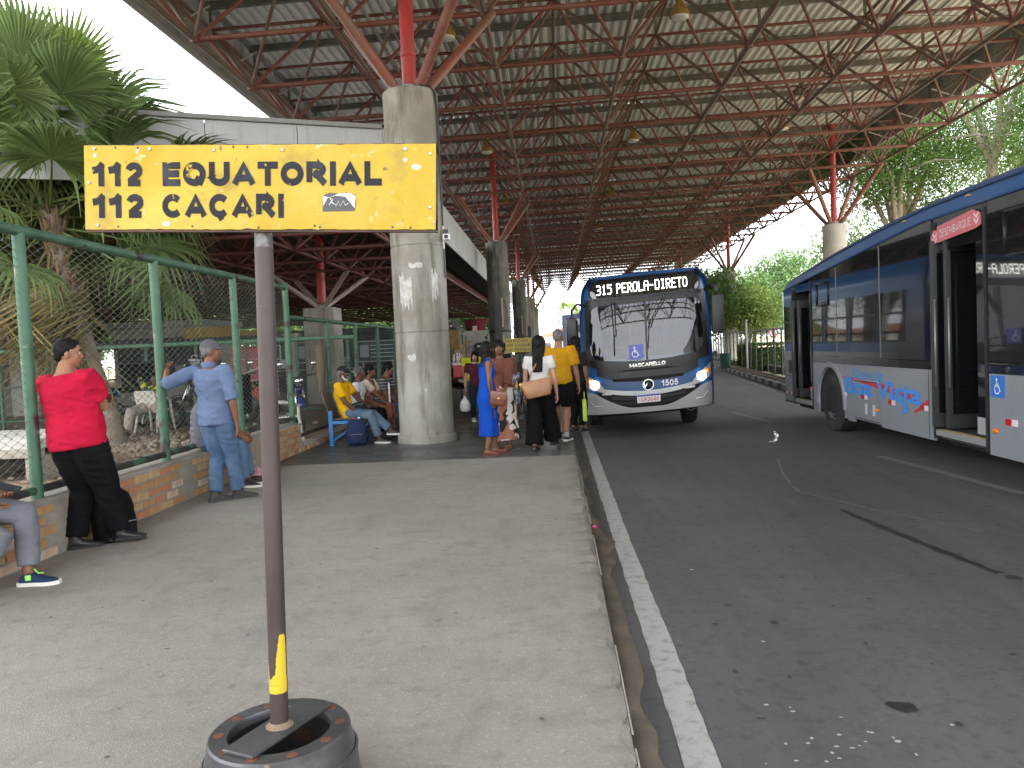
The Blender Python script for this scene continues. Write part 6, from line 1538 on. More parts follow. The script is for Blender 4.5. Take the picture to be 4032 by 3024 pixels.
    def hand(s, mb, ex, i):
        k = s.k * (.9 if s.female else 1); w_ = s.wr[i]; d = (w_ - s.el[i]).normalized(); sg = -1 if i == 0 else 1
        pn = s.palm[i]; pn = V(pn) if pn else V((-sg, 0, 0)) * .8 + V((0, -.3, 0))      # palm faces the body
        pn = (pn - d * pn.dot(d)); pn = pn.normalized() if pn.length > 1e-4 else d.orthogonal().normalized()
        wd = d.cross(pn).normalized() * (1 if i == 1 else -1)    # thumb side
        if wd.dot(s.hy) < 0 and s.palm[i] is None: wd = -wd
        kn = w_ + d * .088 * k; rs = []
        for t, hw_, ht in ((-.012, .022, .020), (.02, .030, .018), (.06, .041, .016), (.088, .040, .014), (.096, .034, .010)):
            c = w_ + d * t * k; rs.append([c + wd * math.cos(a) * hw_ * k + pn * math.sin(a) * ht * k for a in [2*math.pi*q/12 for q in range(12)]])
        mb.rings(rs, True)
        if not s.fingers: return
        cu = s.curl[i]
        for q, (off, ln) in enumerate(((.029, .072), (.0105, .080), (-.009, .075), (-.028, .058))):
            p = kn + wd * off * k - d * .012 * k; pts = [p]; dd = d; ang = cu * .55
            for sg_, L in enumerate((.45, .32, .25)):
                dd = (Matrix.Rotation(ang if wd.cross(d).dot(pn) > 0 else -ang, 3, wd) @ dd).normalized(); pts.append(pts[-1] + dd * (ln * L + (.012 if sg_ == 0 else 0)) * k); ang = cu * .9
            ex.tube(pts, [.0098 * k, .0092 * k, .0084 * k, .0062 * k], 7)
        p = w_ + d * .022 * k + wd * .026 * k; pts = [p, p + (d * .6 + wd * .8 + pn * .3).normalized() * .036 * k]; pts.append(pts[-1] + (d + wd * .15 + pn * .35).normalized() * .030 * k); pts.append(pts[-1] + (d + pn * .4 - wd * .1).normalized() * .022 * k)
        ex.tube(pts, [.0135 * k, .0115 * k, .0098 * k, .0072 * k], 7)
    def HP(s, x, y, z): k = s.k; return s.hc + s.HX * x * k + s.HY * y * k + s.HZ * z * k
    def hm4(s):
        m = Matrix((s.HX, s.HY, s.HZ)).transposed().to_4x4(); m.translation = s.hc; return m @ Matrix.Scale(s.k, 4)
    def headgeo(s, mb, ex):
        M4 = s.hm4(); fw = .94 if s.female else 1.0
        mb.ellipsoid((0, -.008, .018), (.074, .094, .098), 18, 12, M4)          # skull
        mb.ellipsoid((0, .018, -.048), (.058 * fw, .070, .062), 16, 10, M4)      # face and jaw
        mb.ellipsoid((0, .052, -.090), (.030 * fw, .026, .020), 12, 8, M4)       # chin
        mb.ellipsoid((0, .068, .022), (.050, .020, .014), 12, 6, M4)             # brow ridge
        for sx in (-1, 1): mb.ellipsoid((sx * .040, .052, -.030), (.022, .024, .022), 10, 6, M4)   # cheeks
        rs = []
        for z, y, w_, d_ in ((.020, .078, .008, .010), (-.005, .090, .011, .013), (-.026, .099, .017, .016), (-.038, .088, .014, .012)):
            rs.append([M4 @ V((w_ * math.cos(a), y + d_ * math.sin(a) - .006, z)) for a in [2*math.pi*q/10 for q in range(10)]])
        mb.rings(rs, True)
        ex.cur = 0
        for sx in (-1, 1):
            em = M4 @ Matrix.Translation((sx * .076, -.008, -.014)) @ Matrix.Rotation(sx * -.35, 4, 'Z') @ Matrix.Rotation(-.15, 4, 'X')
            ex.ellipsoid((0, 0, 0), (.009, .018, .030), 10, 8, em); ex.ellipsoid((sx * .006, 0, .002), (.006, .011, .020), 8, 6, em)
        ex.cur = 1
        for sx in (-1, 1): ex.ellipsoid((sx * .030, .0775, .000), (.0130, .0085, .0062), 10, 6, M4)
        ex.cur = 2
        for sx in (-1, 1): ex.ellipsoid((sx * .030, .0835, .000), (.0055, .0045, .0055), 8, 6, M4)
        ex.cur = 3
        ex.ellipsoid((0, .0885, -.0605), (.020, .0075, .0042), 10, 6, M4); ex.ellipsoid((0, .0875, -.0685), (.017, .0085, .0050), 10, 6, M4)
        ex.cur = 4
        for sx in (-1, 1): ex.tube([M4 @ V((sx * .013, .0885, .022)), M4 @ V((sx * .030, .0865, .028)), M4 @ V((sx * .047, .074, .022))], [.0035 * s.k, .0045 * s.k, .002 * s.k], 6)
        ex.cur = 0
        mb.tube([s.N - s.ax * .05 * s.H, s.N + s.nk * .01 * s.H, s.N.lerp(s.hc, .62)], [.068 * s.k * (1 + (s.w - 1) * .5), .058 * s.k * (1 + (s.w - 1) * .5) * (.88 if s.female else 1), .055 * s.k * (.88 if s.female else 1)], 14)
    def foot(s, i, inf=0.0, bottom=0.0):
        """rings of a foot or shoe from heel to toe"""
        k = s.k; a = s.an[i]; y = R(-s.fy[i]); f = Matrix.Rotation(y, 3, 'Z') @ V((0, 1, 0)); r_ = V((f.y, -f.x, 0)); z0 = a.z - .045 * s.H + bottom
        rs = []
        for t, hw_, h in ((-.062, .018, .030), (-.055, .028, .050), (-.03, .034, .072), (.0, .036, .082), (.035, .038, .078), (.075, .042, .058), (.115, .046, .045), (.150, .043, .036), (.175, .033, .030), (.190, .015, .022)):
            c = V((a.x, a.y, z0)) + f * t * k; n = 14; ring = []
            for q in range(n):
                an_ = 2*math.pi*q/n; x_ = math.cos(an_); zz = math.sin(an_)
                zz = zz * .5 + .5; zz = zz if zz > .12 else 0.02
                ring.append(c + r_ * x_ * (hw_ * k + inf) * (1 if zz > .3 else .93) + V((0, 0, zz * (h * k + inf))))
            rs.append(ring)
        return rs, f, r_, z0
    def finish(s):
        mb, ex = MB(), MB()
        s.torso(mb, scale=.93)
        for i in (0, 1):
            s.arm(mb, i); s.hand(mb, ex, i); s.leg(mb, i, sc=.94); mb.rings(s.foot(i, -.004)[0], True)
        s.headgeo(mb, ex)
        me = remesh(mb, s.vox, 3, .4)
        for m_ in (s.skin, M_eye, M_iris, mat('lips_' + s.skin.name, tuple(c * f for c, f in zip(s.skin.node_tree.nodes['Principled BSDF'].inputs['Base Color'].default_value[:3], (1, 1, 1))), .45) if False else LIP, M_hairb): me.materials.append(m_)
        e = ex.mesh('x', [s.skin, M_eye, M_iris, LIP, M_hairb], True)
        bm = bmesh.new(); bm.from_mesh(me); bm.from_mesh(e); bm.to_mesh(me); bm.free()
        me.polygons.foreach_set('use_smooth', [True] * len(me.polygons)); me.name = 'person'
        o = link('person', me); o.matrix_world = s.M; tag(o, s.label, 'person', s.group); s.o = o
        for nm, me_, m_, kw in s.kids:
            if isinstance(me_, MB): me_ = me_.mesh(nm, m_, True, kw.pop('auto', 40))
            else:
                me_.materials.clear(); me_.materials.append(m_); me_.name = nm
            c = link(nm, me_, o)
            for a, b in kw.items(): c[a] = b
        return o
    # ---------------- clothes
    def add(s, nm, me, m, **kw): s.kids.append((nm, me, m, kw)); return s
    def shirt(s, m, sleeve=.62, hem=-.10, loose=.014, top=.985, amp=.006, name='shirt', slflare=.010, flare=0.0, seed=1.0, sleeves=True):
        mb = MB(); s.torso(mb, loose, hem, top, flare=flare)
        if sleeves:
            for i in (0, 1): s.arm(mb, i, loose * .9, sleeve, flare=slflare)
        me = remesh(mb, max(.010, s.vox * 1.1), 6, .5); wrinkle(me, amp, 7, seed=seed); wrinkle(me, amp * .4, 19, seed=seed); return s.add(name, me, m)
    def trousers(s, m, f=1.93, loose=.010, rads=None, top=.16, amp=.006, name='trousers', seed=3.0):
        mb = MB(); s.torso(mb, loose * .7, -.06, top)
        for i in (0, 1): s.leg(mb, i, loose, f, rads=rads)
        me = remesh(mb, max(.010, s.vox * 1.1), 3, .5); wrinkle(me, amp, 6, (1, 1, 2.4), seed=seed); return s.add(name, me, m)
    def skirt(s, m, z1, w0=None, w1=None, name='skirt', top=.36, folds=9, amp=.10, with_top=False, d1=None, sleeve=0, shift=(0, 0)):
        mb = MB(); k = s.k; rs = []; n = 40
        c0 = s.P.lerp(s.N, top); bx, by = (w0 or (.140 * k, .105 * k)); ex_, ey_ = w1 or (.20 * k, .16 * k)
        for j in range(13):
            t = j / 12; z = c0.z + (z1 - c0.z) * t; c = V((c0.x + (shift[0]) * t, c0.y + shift[1] * t, z))
            hipb = .03 * k * math.exp(-((t - .28) / .16) ** 2)
            rx = bx + (ex_ - bx) * t ** .8 + hipb; ry = by + (ey_ - by) * t ** .8 + hipb
            rs.append([c + s.hx * rx * math.cos(a) * (1 + amp * t * math.sin(folds * a + 2 * t)) + s.hy * ry * math.sin(a) * (1 + amp * t * math.sin(folds * a + 2 * t)) for a in [2*math.pi*q/n for q in range(n)]])
        mb.rings(rs, True)
        if with_top:
            t1 = with_top if not isinstance(with_top, bool) else .90
            s.torso(mb, .010, .1, t1)
            if sleeve:
                for i in (0, 1): s.arm(mb, i, .012, sleeve, flare=.01)
        me = remesh(mb, max(.010, s.vox * 1.15), 2, .4); wrinkle(me, .005, 6, (1, 1, .5), 5.0); return s.add(name, me, m)
    def shoes(s, m, m_sole=None, name='shoe', high=0.0, sides=(0, 1)):
        for i in sides:
            rs, f, r_, z0 = s.foot(i, .006); b = MB(); b.rings(rs, True)
            if high: b.tube([s.an[i] - V((0, 0, .03)), s.an[i] + V((0, 0, high))], [.05 * s.k, .047 * s.k], 12)
            me = remesh(b, .009, 2, .4); s.add(name, me, m)
            so = MB(); k = s.k; a = s.an[i]
            prof = [(-.072, .020), (-.06, .033), (-.02, .039), (.05, .041), (.11, .052), (.15, .050), (.18, .040), (.203, .016)]
            r0 = []
            for t, hw_ in prof:
                c = V((a.x, a.y, z0)) + f * t * k; h = (.024 if t > -.05 else .026) * k; l = r_ * (hw_ * k + .004)
                r0.append([c - l + V((0, 0, -.002)), c + l + V((0, 0, -.002)), c + l * 1.02 + V((0, 0, h)), c - l * 1.02 + V((0, 0, h))])
            so.rings(r0, True); s.add('sole', so, m_sole or M_sole_b)
        return s
    def sandals(s, m, m_sole=None):
        for i in (0, 1):
            rs, f, r_, z0 = s.foot(i, .0); so = MB(); k = s.k; a = s.an[i]; r0 = []
            for t, hw_ in [(-.07, .020), (-.05, .034), (.03, .036), (.11, .048), (.16, .042), (.198, .014)]:
                c = V((a.x, a.y, z0)) + f * t * k; l = r_ * hw_ * k
                r0.append([c - l + V((0, 0, -.016)), c + l + V((0, 0, -.016)), c + l + V((0, 0, .004)), c - l + V((0, 0, .004))])
            so.rings(r0, True); s.add('sandal', so, m_sole or m)
            st = MB(); c = V((a.x, a.y, z0)); tip = c + f * .135 * k + V((0, 0, .038 * k))
            for sg in (-1, 1): st.tube([c + f * .03 * k + r_ * sg * .042 * k + V((0, 0, .006)), c + f * .085 * k + r_ * sg * .036 * k + V((0, 0, .050 * k)), tip], .006, 6)
            st.tube([tip, tip + f * .01 - V((0, 0, .03))], .005, 5); s.add('strap', st, m)
        return s
    # ---------------- hair and head wear
    def hair(s, style='short', m=None, length=.3, vol=1.0):
        m = m or M_hairb; M4 = s.hm4(); mb = MB()
        if style in ('short', 'crop'):
            v = .0 if style == 'crop' else .006
            mb.ellipsoid((0, -.018, .030), (.0780 + v, .094 + v, .0935 + v), 20, 14, M4)
            mb.ellipsoid((0, -.060, -.020), (.060 + v, .045, .050), 14, 8, M4)
            mb.ellipsoid((0, .034, .076), (.055, .040, .032), 14, 8, M4)
        else:
            mb.ellipsoid((0, -.014, .032), (.084 * vol, .098 * vol, .096 * vol), 20, 14, M4)
            mb.ellipsoid((0, -.055, -.020), (.074 * vol, .055, .07), 14, 10, M4)
            if style == 'bun': mb.ellipsoid((0, -.125, .02), (.042, .040, .042), 12, 8, M4)
            if style == 'top': mb.ellipsoid((0, -.03, .12), (.06, .06, .05), 12, 8, M4)
            if style == 'afro': mb.ellipsoid((0, -.03, .03), (.115, .115, .115), 16, 12, M4)
            if style in ('long', 'bob'):
                rs = []; n = 14; back = -s.sy
                for j in range(8):
                    t = j / 7; top = s.HP(0, -.062, -.01); fall = V((top.x, top.y, top.z - length * t)); nb_ = s.N + back * (.085 * s.k * (1 + (s.w - 1)))
                    d_ = max(0.0, (s.N.z + .02 - fall.z)); c = fall + back * min(.10, d_ * .8) * s.k
                    rx = (.082 - .022 * t) * s.k * vol; ry = (.050 - .022 * t) * s.k
                    x_ = s.HX.lerp(s.sx, t)
                    rs.append([c + x_ * rx * math.cos(a) + back * ry * math.sin(a) for a in [2*math.pi*q/n for q in range(n)]])
                mb.rings(rs, True)
                for sg in (-1, 1):
                    mb.tube([s.HP(sg * .070, .01, .03), s.HP(sg * .082, -.005, -.05), s.HP(sg * .078, -.025, -.13)], [.018 * s.k, .020 * s.k, .012 * s.k], 8)
        me = remesh(mb, .009, 2, .45); wrinkle(me, .004 if style not in ('afro',) else .010, 22 if style == 'afro' else 16, (2.2, 2.2, .35) if style in ('long', 'bob') else (1, 1, 1), 2.0)
        return s.add('hair', me, m)
    def cap(s, m):
        M4 = s.hm4(); rs = []
        for t in range(8):
            a = math.pi / 2 * t / 7; r_ = math.cos(a)
            rs.append([M4 @ V((.084 * r_ * math.cos(p) , -.012 + .102 * r_ * math.sin(p), .042 + .082 * math.sin(a))) for p in [2*math.pi*q/22 for q in range(22)]])
        b = MB(); b.rings(rs, True); b.ellipsoid((0, -.012, .126), (.008, .008, .005), 8, 4, M4)
        # visor
        n = 14; up, dn = [], []
        for q in range(n + 1):
            a = R(20 + 140 * q / n); x_ = math.cos(a)
            inn = V((.082 * x_, -.012 + .100 * math.sin(a), .044)); out = V((.076 * x_, -.012 + .100 * math.sin(a) + .078 * math.sin(a) ** .7, .036 - .012 * abs(x_)))
            up += [M4 @ inn, M4 @ out]; dn += [M4 @ (inn - V((0, 0, .006))), M4 @ (out - V((0, 0, .006)))]
        vs = up + dn; k = len(up); fs = []
        for q in range(n):
            i = 2*q; fs += [(i, i+2, i+3, i+1), (k+i, k+i+1, k+i+3, k+i+2), (i+1, i+3, k+i+3, k+i+1), (i, k+i, k+i+2, i+2)]
        b.add(vs, fs); return s.add('cap', b, m)
    def beard(s, m=None):
        M4 = s.hm4(); mb = MB(); mb.ellipsoid((0, .050, -.098), (.040, .034, .032), 14, 8, M4)
        for sg in (-1, 1): mb.tube([M4 @ V((sg * .066, .012, -.03)), M4 @ V((sg * .058, .032, -.075)), M4 @ V((sg * .025, .062, -.105))], [.012 * s.k, .018 * s.k, .018 * s.k], 8)
        mb.tube([M4 @ V((-.026, .082, -.056)), M4 @ V((0, .094, -.050)), M4 @ V((.026, .082, -.056))], .006 * s.k, 6)
        me = remesh(mb, .007, 1, .4); wrinkle(me, .003, 40); return s.add('beard', me, m or M_hairw)
    def glasses(s):
        M4 = s.hm4(); b = MB()
        for sg in (-1, 1):
            b.tube([M4 @ V((sg * .031 + .020 * math.cos(a), .096, .016 * math.sin(a))) for a in [2*math.pi*q/14 for q in range(15)]], .0018, 5)
            b.tube([M4 @ V((sg * .051, .095, .004)), M4 @ V((sg * .078, .0, .006))], .0018, 5)
        b.tube([M4 @ V((-.012, .097, .004)), M4 @ V((.012, .097, .004))], .0018, 5)
        return s.add('glasses', b, M_black)
LIP = mat('lips', (.22, .085, .07), .45)
M_sole_b = mat('sole_black', (.015, .015, .015), .7); M_sole_w = mat('sole_white', (.66, .64, .58), .7)
M_jeans = cloth('blue_denim', (.055, .10, .175), ((.10, .155, .24), 3, .4, .65)); M_jeans2 = cloth('faded_denim', (.07, .11, .165), ((.125, .17, .23), 3, .4, .65)); M_blk = cloth('black_cloth', (.004, .004, .005), ((.007, .007, .008), 3, .4, .6))
M_blkshoe = mat('black_leather', (.022, .022, .023), .45, bump=(60, .3, .003))
M_greyshoe = cloth('grey_canvas', (.075, .07, .066))

# --- man in red leaning on the fence post, arms folded
p = Person('heavy man in a red shirt and black jeans leaning on the fence, arms folded', (-3.73, 5.80), 14, H=1.69, w=1.26, belly=.16, skin='tan', pelvis=(0, .0, .865), torso=(-.05, -.02), slouch=-.01, shtw=0, hiptw=0, head=(48, -2), voxel=.008,
    hands=[(.02, .21, 1.14), (-.10, .19, 1.09)], poles=[(-1, -.1, -.5), (1, .15, -.5)], feet=[(-.11, .02, .076), (.10, .25, .076)], fyaw=(44, 50), palm=[(0, -1, 0), (0, -1, 0)])
p.shirt(cloth('red_cotton', (.47, .010, .040), ((.38, .008, .034), 4, .35, .65)), sleeve=.70, hem=-.12, loose=.032, amp=.010, seed=4).trousers(M_blk, 1.95, .020, rads=[.094, .094, .084, .068, .064, .062, .056, .058], amp=.010)
p.shoes(M_blkshoe, high=.05).hair('crop')
p.finish()
# --- man in blue shirt and grey cap, back to us, hand on the fence post
p = Person('man in a blue shirt, jeans and grey cap with one hand on the fence post', (-3.44, 7.62), 12, H=1.67, w=1.04, skin='brown', pelvis=(0, 0, .86), torso=(-.02, -.03), shtw=4, head=(56, 0), voxel=.008,
    hands=[(-.49, -.06, 1.36), (.25, .0, .76)], poles=[(-.2, -.8, -.5), (1, -.6, 0)], feet=[(-.06, .0, .075), (.08, .18, .075)], fyaw=(28, 42), curl=(.8, .35), palm=[(0, 1, 0), None])
p.shirt(cloth('blue_chambray', (.135, .18, .295), ((.105, .145, .245), 3, .35, .65)), sleeve=1.08, hem=-.14, loose=.020, amp=.009, top=.975, seed=8, slflare=.004)
c_ = MB(); c_.lathe([(.066, -.02), (.072, .012), (.066, .035), (.060, .034), (.062, -.02)], 16, cap=False, M=Matrix.Translation(p.N + V((0, -.004, .022)))); p.add('collar', c_, MATS['blue_chambray'])
p.trousers(M_jeans, 1.93, .012, rads=[.090, .086, .074, .064, .062, .062, .058, .058], amp=.009).shoes(M_greyshoe, M_greyshoe, high=.03).hair('crop', M_hairg).cap(cloth('grey_cap', (.11, .11, .115)))
p.finish()
# --- man in grey t-shirt sitting on the wall behind him
p = Person('man in a grey shirt sitting on the brick wall behind the man in blue', (-3.97, 8.42), 72, H=1.66, w=1.10, belly=.1, skin='brown', pelvis=(0, .02, .53), torso=(.0, .10), slouch=.06, head=(5, -14), voxel=.010,
    hands=[(-.10, .42, .58), (.14, .42, .58)], feet=[(-.08, .46, .075), (.12, .42, .075)], fyaw=(0, 10))
p.shirt(cloth('grey_cotton', (.14, .14, .16)), sleeve=.66, hem=-.12, loose=.014, seed=2).trousers(M_jeans, 1.92, .012, rads=[.092, .088, .078, .066, .062, .060, .056, .056]).shoes(M_blkshoe, M_sole_w).hair('crop')
o = p.finish()
# --- person at the left edge with a phone
p = Person('seated person in grey joggers and navy trainers holding a phone, at the left edge', (-3.97, 4.80), 78, H=1.66, skin='brown', pelvis=(0, .02, .53), torso=(0, .06), slouch=.05, head=(0, -22), voxel=.009,
    hands=[(-.02, .30, .64), (.16, .28, .60)], poles=[(-1, -.5, -.4), (1, -.5, -.4)], feet=[(.0, .44, .075), (.30, .10, .075)], fyaw=(4, 12), curl=(.6, .5), palm=[(0, 0, 1), (0, 0, 1)])
p.shirt(cloth('dark_grey_tee', (.06, .06, .065)), seed=6).trousers(cloth('jogger_grey', (.17, .175, .20)), 1.86, .012, rads=[.092, .088, .080, .070, .066, .064, .060, .046]).shoes(cloth('navy_mesh', (.025, .045, .10)), M_sole_w, name='trainer').hair('short')
tr_ = MB(); a = p.an[0]
tr_.tube([a + V((.03, .05, .035)), a + V((.045, .08, .01)), a + V((.042, .11, .012))], .005, 5); tr_.bbox((a.x + .036, a.y - .005, a.z - .035), (a.x + .047, a.y + .03, a.z + .0), .003); p.add('trainer_trim', tr_, mat('lime_trim', (.28, .70, .10), .5))
p.finish()
ph = thing('mobile_phone', 'dark mobile phone in the hand of the seated person at the left edge', 'phone', (-3.60, 4.84, .665), (R(-20), R(18), R(-78)))
MB().bbox((-.036, -.075, -.005), (.036, .075, .005), .004).build('case', M_black, ph); MB().box((-.032, -.070, .005), (.032, .070, .006)).build('screen', mat('phone_screen', (.04, .045, .05), .08), ph)
# --- man lying back on a plastic chair in the yard
M_jer = mat('jersey_pattern', (.05, .05, .055), .7, layers=[dict(col=(.62, .66, .04), scale=5, lo=.53, hi=.55, vscale=(1, 1, 1.6)), dict(col=(.55, .55, .56), scale=6, lo=.64, hi=.66, offset=(5, 5, 2))])
p = Person('man in a black and yellow jersey lying back on a white chair', (-7.72, 14.35, YZ), 172, H=1.66, skin='brown', pelvis=(0, .05, .48), torso=(0, -.34), head=(8, 14), voxel=.012, belly=.05,
    hands=[(-.12, -.50, .88), (.12, -.50, .88)], poles=[(-1, 0, .4), (1, 0, .6)], feet=[(-.34, .52, .075), (.22, .62, .075)], kpoles=[(-.35, .2, 1), (.3, .2, 1)], fyaw=(-15, 15))
p.shirt(M_jer, sleeve=1.5, hem=.06, loose=.016).trousers(cloth('beige_drill', (.45, .39, .33)), 1.92, .016, rads=[.094, .09, .084, .074, .070, .066, .062, .062]).shoes(M_blkshoe).hair('short')
p.finish()
# --- row on the bench
BZ = .43
p = Person('bearded old man in a yellow shirt and cap at the near end of the bench', (-3.40, 12.30), 96, H=1.64, skin='dark', pelvis=(0, .05, BZ + .06), torso=(0, -.10), slouch=.05, head=(4, -6), voxel=.010,
    hands=[(-.06, .30, .56), (.12, .22, .52)], poles=[(-1, -.6, -.4), (1, -.8, -.3)], feet=[(.03, .74, .20), (.06, .54, .075)], kpoles=[(.15, 1, 1), (.1, 1, .8)], fyaw=(0, 6))
p.shirt(cloth('yellow_cotton', (.72, .42, .012), ((.60, .34, .01), 4, .35, .65)), sleeve=.72, hem=-.14, loose=.020, amp=.009).trousers(M_jeans2, 1.90, .012, rads=[.090, .086, .076, .066, .062, .060, .058, .058], amp=.008).shoes(M_greyshoe, M_sole_w).hair('crop', M_hairg).cap(cloth('black_cap', (.028, .027, .03))).beard()
p.finish()
pc = thing('belt_pouch', 'dark green belt pouch on the lap of the old man in yellow', 'pouch', (-3.19, 12.22, .60), (0, R(-10), R(10))); b = MB(); b.ellipsoid((0, 0, 0), (.13, .05, .065), 16, 10); b.build('pouch', cloth('dark_nylon', (.02, .03, .028)), pc, True); MB().tube([(-.1, -.05, .02), (0, -.056, .03), (.1, -.05, .02)], .004, 5).build('zip', M_steel, pc)
p = Person('woman in a white top with grey hair in a bun, second on the bench', (-3.40, 12.95), 92, H=1.56, skin='dark', female=True, w=1.1, pelvis=(0, .05, BZ + .06), torso=(0, .0), slouch=.03, head=(2, -2), voxel=.012, hands=[(-.06, .28, .52), (.12, .28, .52)], feet=[(-.08, .44, .07), (.08, .44, .07)])
p.shirt(cloth('white_cotton', (.66, .66, .66)), sleeve=.5, hem=-.08).trousers(M_blk, 1.9, .012).shoes(M_blkshoe).hair('bun', mat('hair_streaked', (.05, .048, .046), .6, var=((.3, .29, .28), 20, .5, .65))); p.finish()
M_flor = mat('floral_brown', (.16, .06, .055), .85, layers=[dict(col=(.38, .16, .13), scale=14, lo=.55, hi=.6), dict(col=(.08, .03, .03), scale=10, lo=.58, hi=.63, offset=(3, 1, 4))])
p = Person('woman in glasses and a maroon flowered blouse with cream sleeves on the bench', (-3.36, 13.45), 96, H=1.60, skin='brown', female=True, w=1.08, pelvis=(0, .05, BZ + .06), torso=(0, .02), slouch=.03, head=(0, 0), voxel=.011, hands=[(-.02, .38, .60), (.14, .42, .56)], poles=[(-1, -.8, -.4), (1, -.8, -.4)], feet=[(-.05, .48, .07), (.10, .42, .07)])
p.shirt(M_flor, sleeve=.1, hem=-.1, sleeves=False, loose=.02).trousers(cloth('rust_skirt', (.26, .12, .08)), 1.45, .03, name='skirt').sandals(mat('red_sandal', (.25, .03, .03), .5)).hair('bun').glasses()
sl = MB()
for i in (0, 1): p.arm(sl, i, .018, .75, flare=.012)
p.add('sleeves', remesh(sl, .011, 2), cloth('cream_cotton', (.62, .54, .42))); p.finish()
stk = thing('walking_stick', 'folded white stick with a red end held by the woman in glasses', 'stick', (-2.90, 13.28, .45)); MB().tube([(0, 0, .12), (.0, .0, .46)], .016, 8).build('shaft', M_white, stk, True, 40); MB().tube([(0, 0, 0), (0, 0, .12)], .017, 8).build('red_end', mat('stick_red', (.4, .02, .03), .5), stk, True, 40)
M_str = mat('striped_knit', (.06, .065, .06), .85)
def add_stripes(m, c2, scale, lo=.80, hi=.86, axis='Z'):
    nt = m.node_tree; b = nt.nodes['Principled BSDF']; t = nt.nodes.new('ShaderNodeTexCoord'); w_ = nt.nodes.new('ShaderNodeTexWave'); w_.bands_direction = axis; w_.inputs['Scale'].default_value = scale; w_.inputs['Distortion'].default_value = .6
    nt.links.new(t.outputs['Object'], w_.inputs['Vector']); mr = nt.nodes.new('ShaderNodeMapRange'); mr.inputs['From Min'].default_value = lo; mr.inputs['From Max'].default_value = hi; nt.links.new(w_.outputs['Fac'], mr.inputs['Value'])
    nt.links.new(ramp_mix(nt, mr.outputs[0], tuple(b.inputs['Base Color'].default_value[:3]), c2), b.inputs['Base Color'])
add_stripes(M_str, (.30, .30, .28), 5.5)
p = Person('man in a dark striped polo leaning forward on the bench beside the column', (-3.36, 14.35), 98, H=1.68, skin='brown', w=1.18, pelvis=(0, .05, BZ + .06), torso=(0, .14), slouch=.06, head=(0, -8), voxel=.012, hands=[(-.02, .48, .55), (.16, .44, .52)], feet=[(-.10, .50, .075), (.12, .46, .075)])
p.shirt(M_str, sleeve=.7, hem=-.12, loose=.016).trousers(M_jeans, 1.9, .014).shoes(M_blkshoe).hair('short'); p.finish()
# --- standing group
p = Person('woman in a long royal blue dress and red flip-flops looking over her shoulder', (-.95, 10.48), 72, H=1.54, skin='brown', female=True, pelvis=(0, 0, .80), torso=(0, .0), head=(-38, 0), shtw=2, voxel=.009, hands=[(-.20, .03, .58), (.23, .03, .60)], poles=[(-.5, -1, 0), (.5, -1, 0)], feet=[(-.06, .08, .07), (.10, -.06, .07)], fyaw=(12, 34), curl=(.3, .3))
p.skirt(cloth('royal_blue', (.008, .065, .40), ((.006, .05, .32), 4, .35, .65)), .24, w1=(.165, .135), name='dress', folds=6, amp=.06, with_top=.86)
b = MB()
for i in (0, 1):
    q_ = p.sh[i].lerp(p.N, .42); b.tube([q_ - p.ax * .06 + p.sy * .10, q_ + p.ax * .030 + p.sy * .03, q_ - p.ax * .05 - p.sy * .10], .012, 6); b.ellipsoid(tuple(q_ + p.ax * .035), (.035, .02, .02), 8, 6)
p.add('shoulder_bow', b, MATS['royal_blue']); p.sandals(mat('dark_red_rubber', (.22, .02, .03), .5)).hair('long', length=.22); p.finish()
M_tanleather = mat('brown_leather', (.17, .055, .028), .42, var=((.12, .04, .02), 8, .4, .6), bump=(80, .2, .002))
hb = thing('brown_handbag', 'small brown leather crossbody bag at the hip of the woman in the blue dress', 'bag', (-.79, 10.27, .76), (0, R(8), R(8)))
MB().bbox((-.105, -.035, -.10), (.105, .035, .09), .03).build('body', M_tanleather, hb, True, 60); MB().bbox((-.107, -.045, -.02), (.107, -.03, .092), .012).build('flap', mat('brown_leather_flap', (.20, .07, .035), .4), hb, True, 60); MB().lathe([(.012, -.05), (.012, -.045)], 10, axis='y').build('clasp', mat('brass', (.6, .42, .12), .3, metal=.8), hb)
MB().tube([(-.10, 0, .08), (-.135, -.015, .22), (-.12, .03, .42), (-.07, .13, .52)], .009, 6).build('strap', M_tanleather, hb, True); 
M_geo = mat('geometric_print', (.66, .62, .58), .85, layers=[dict(col=(.36, .14, .09), scale=7, lo=.50, hi=.505, detail=0, vscale=(1.2, 1.2, .8)), dict(col=(.018, .018, .02), scale=8, lo=.52, hi=.525, detail=0, vscale=(1, 1, .8), offset=(4, 2, 1)), dict(col=(.66, .62, .58), scale=9, lo=.60, hi=.605, detail=0, offset=(7, 3, 5))])
p = Person('woman in a brown blouse and geometric print skirt facing the woman in blue', (-.80, 10.98), 190, H=1.55, w=1.12, skin='brown', female=True, pelvis=(0, 0, .81), torso=(0, .01), head=(-12, -4), voxel=.011, hands=[(-.12, .28, .80), (.22, .14, .72)], poles=[(-.8, -1, -.3), (.8, -1, -.3)], feet=[(-.09, 0, .07), (.09, .02, .07)], curl=(.5, .4))
p.skirt(M_geo, .13, w1=(.25, .19), folds=8, amp=.07).shirt(cloth('brown_blouse', (.20, .075, .05)), sleeve=1.55, hem=.10, loose=.014).sandals(mat('tan_sandal', (.45, .28, .13), .5)).hair('bun'); p.finish()
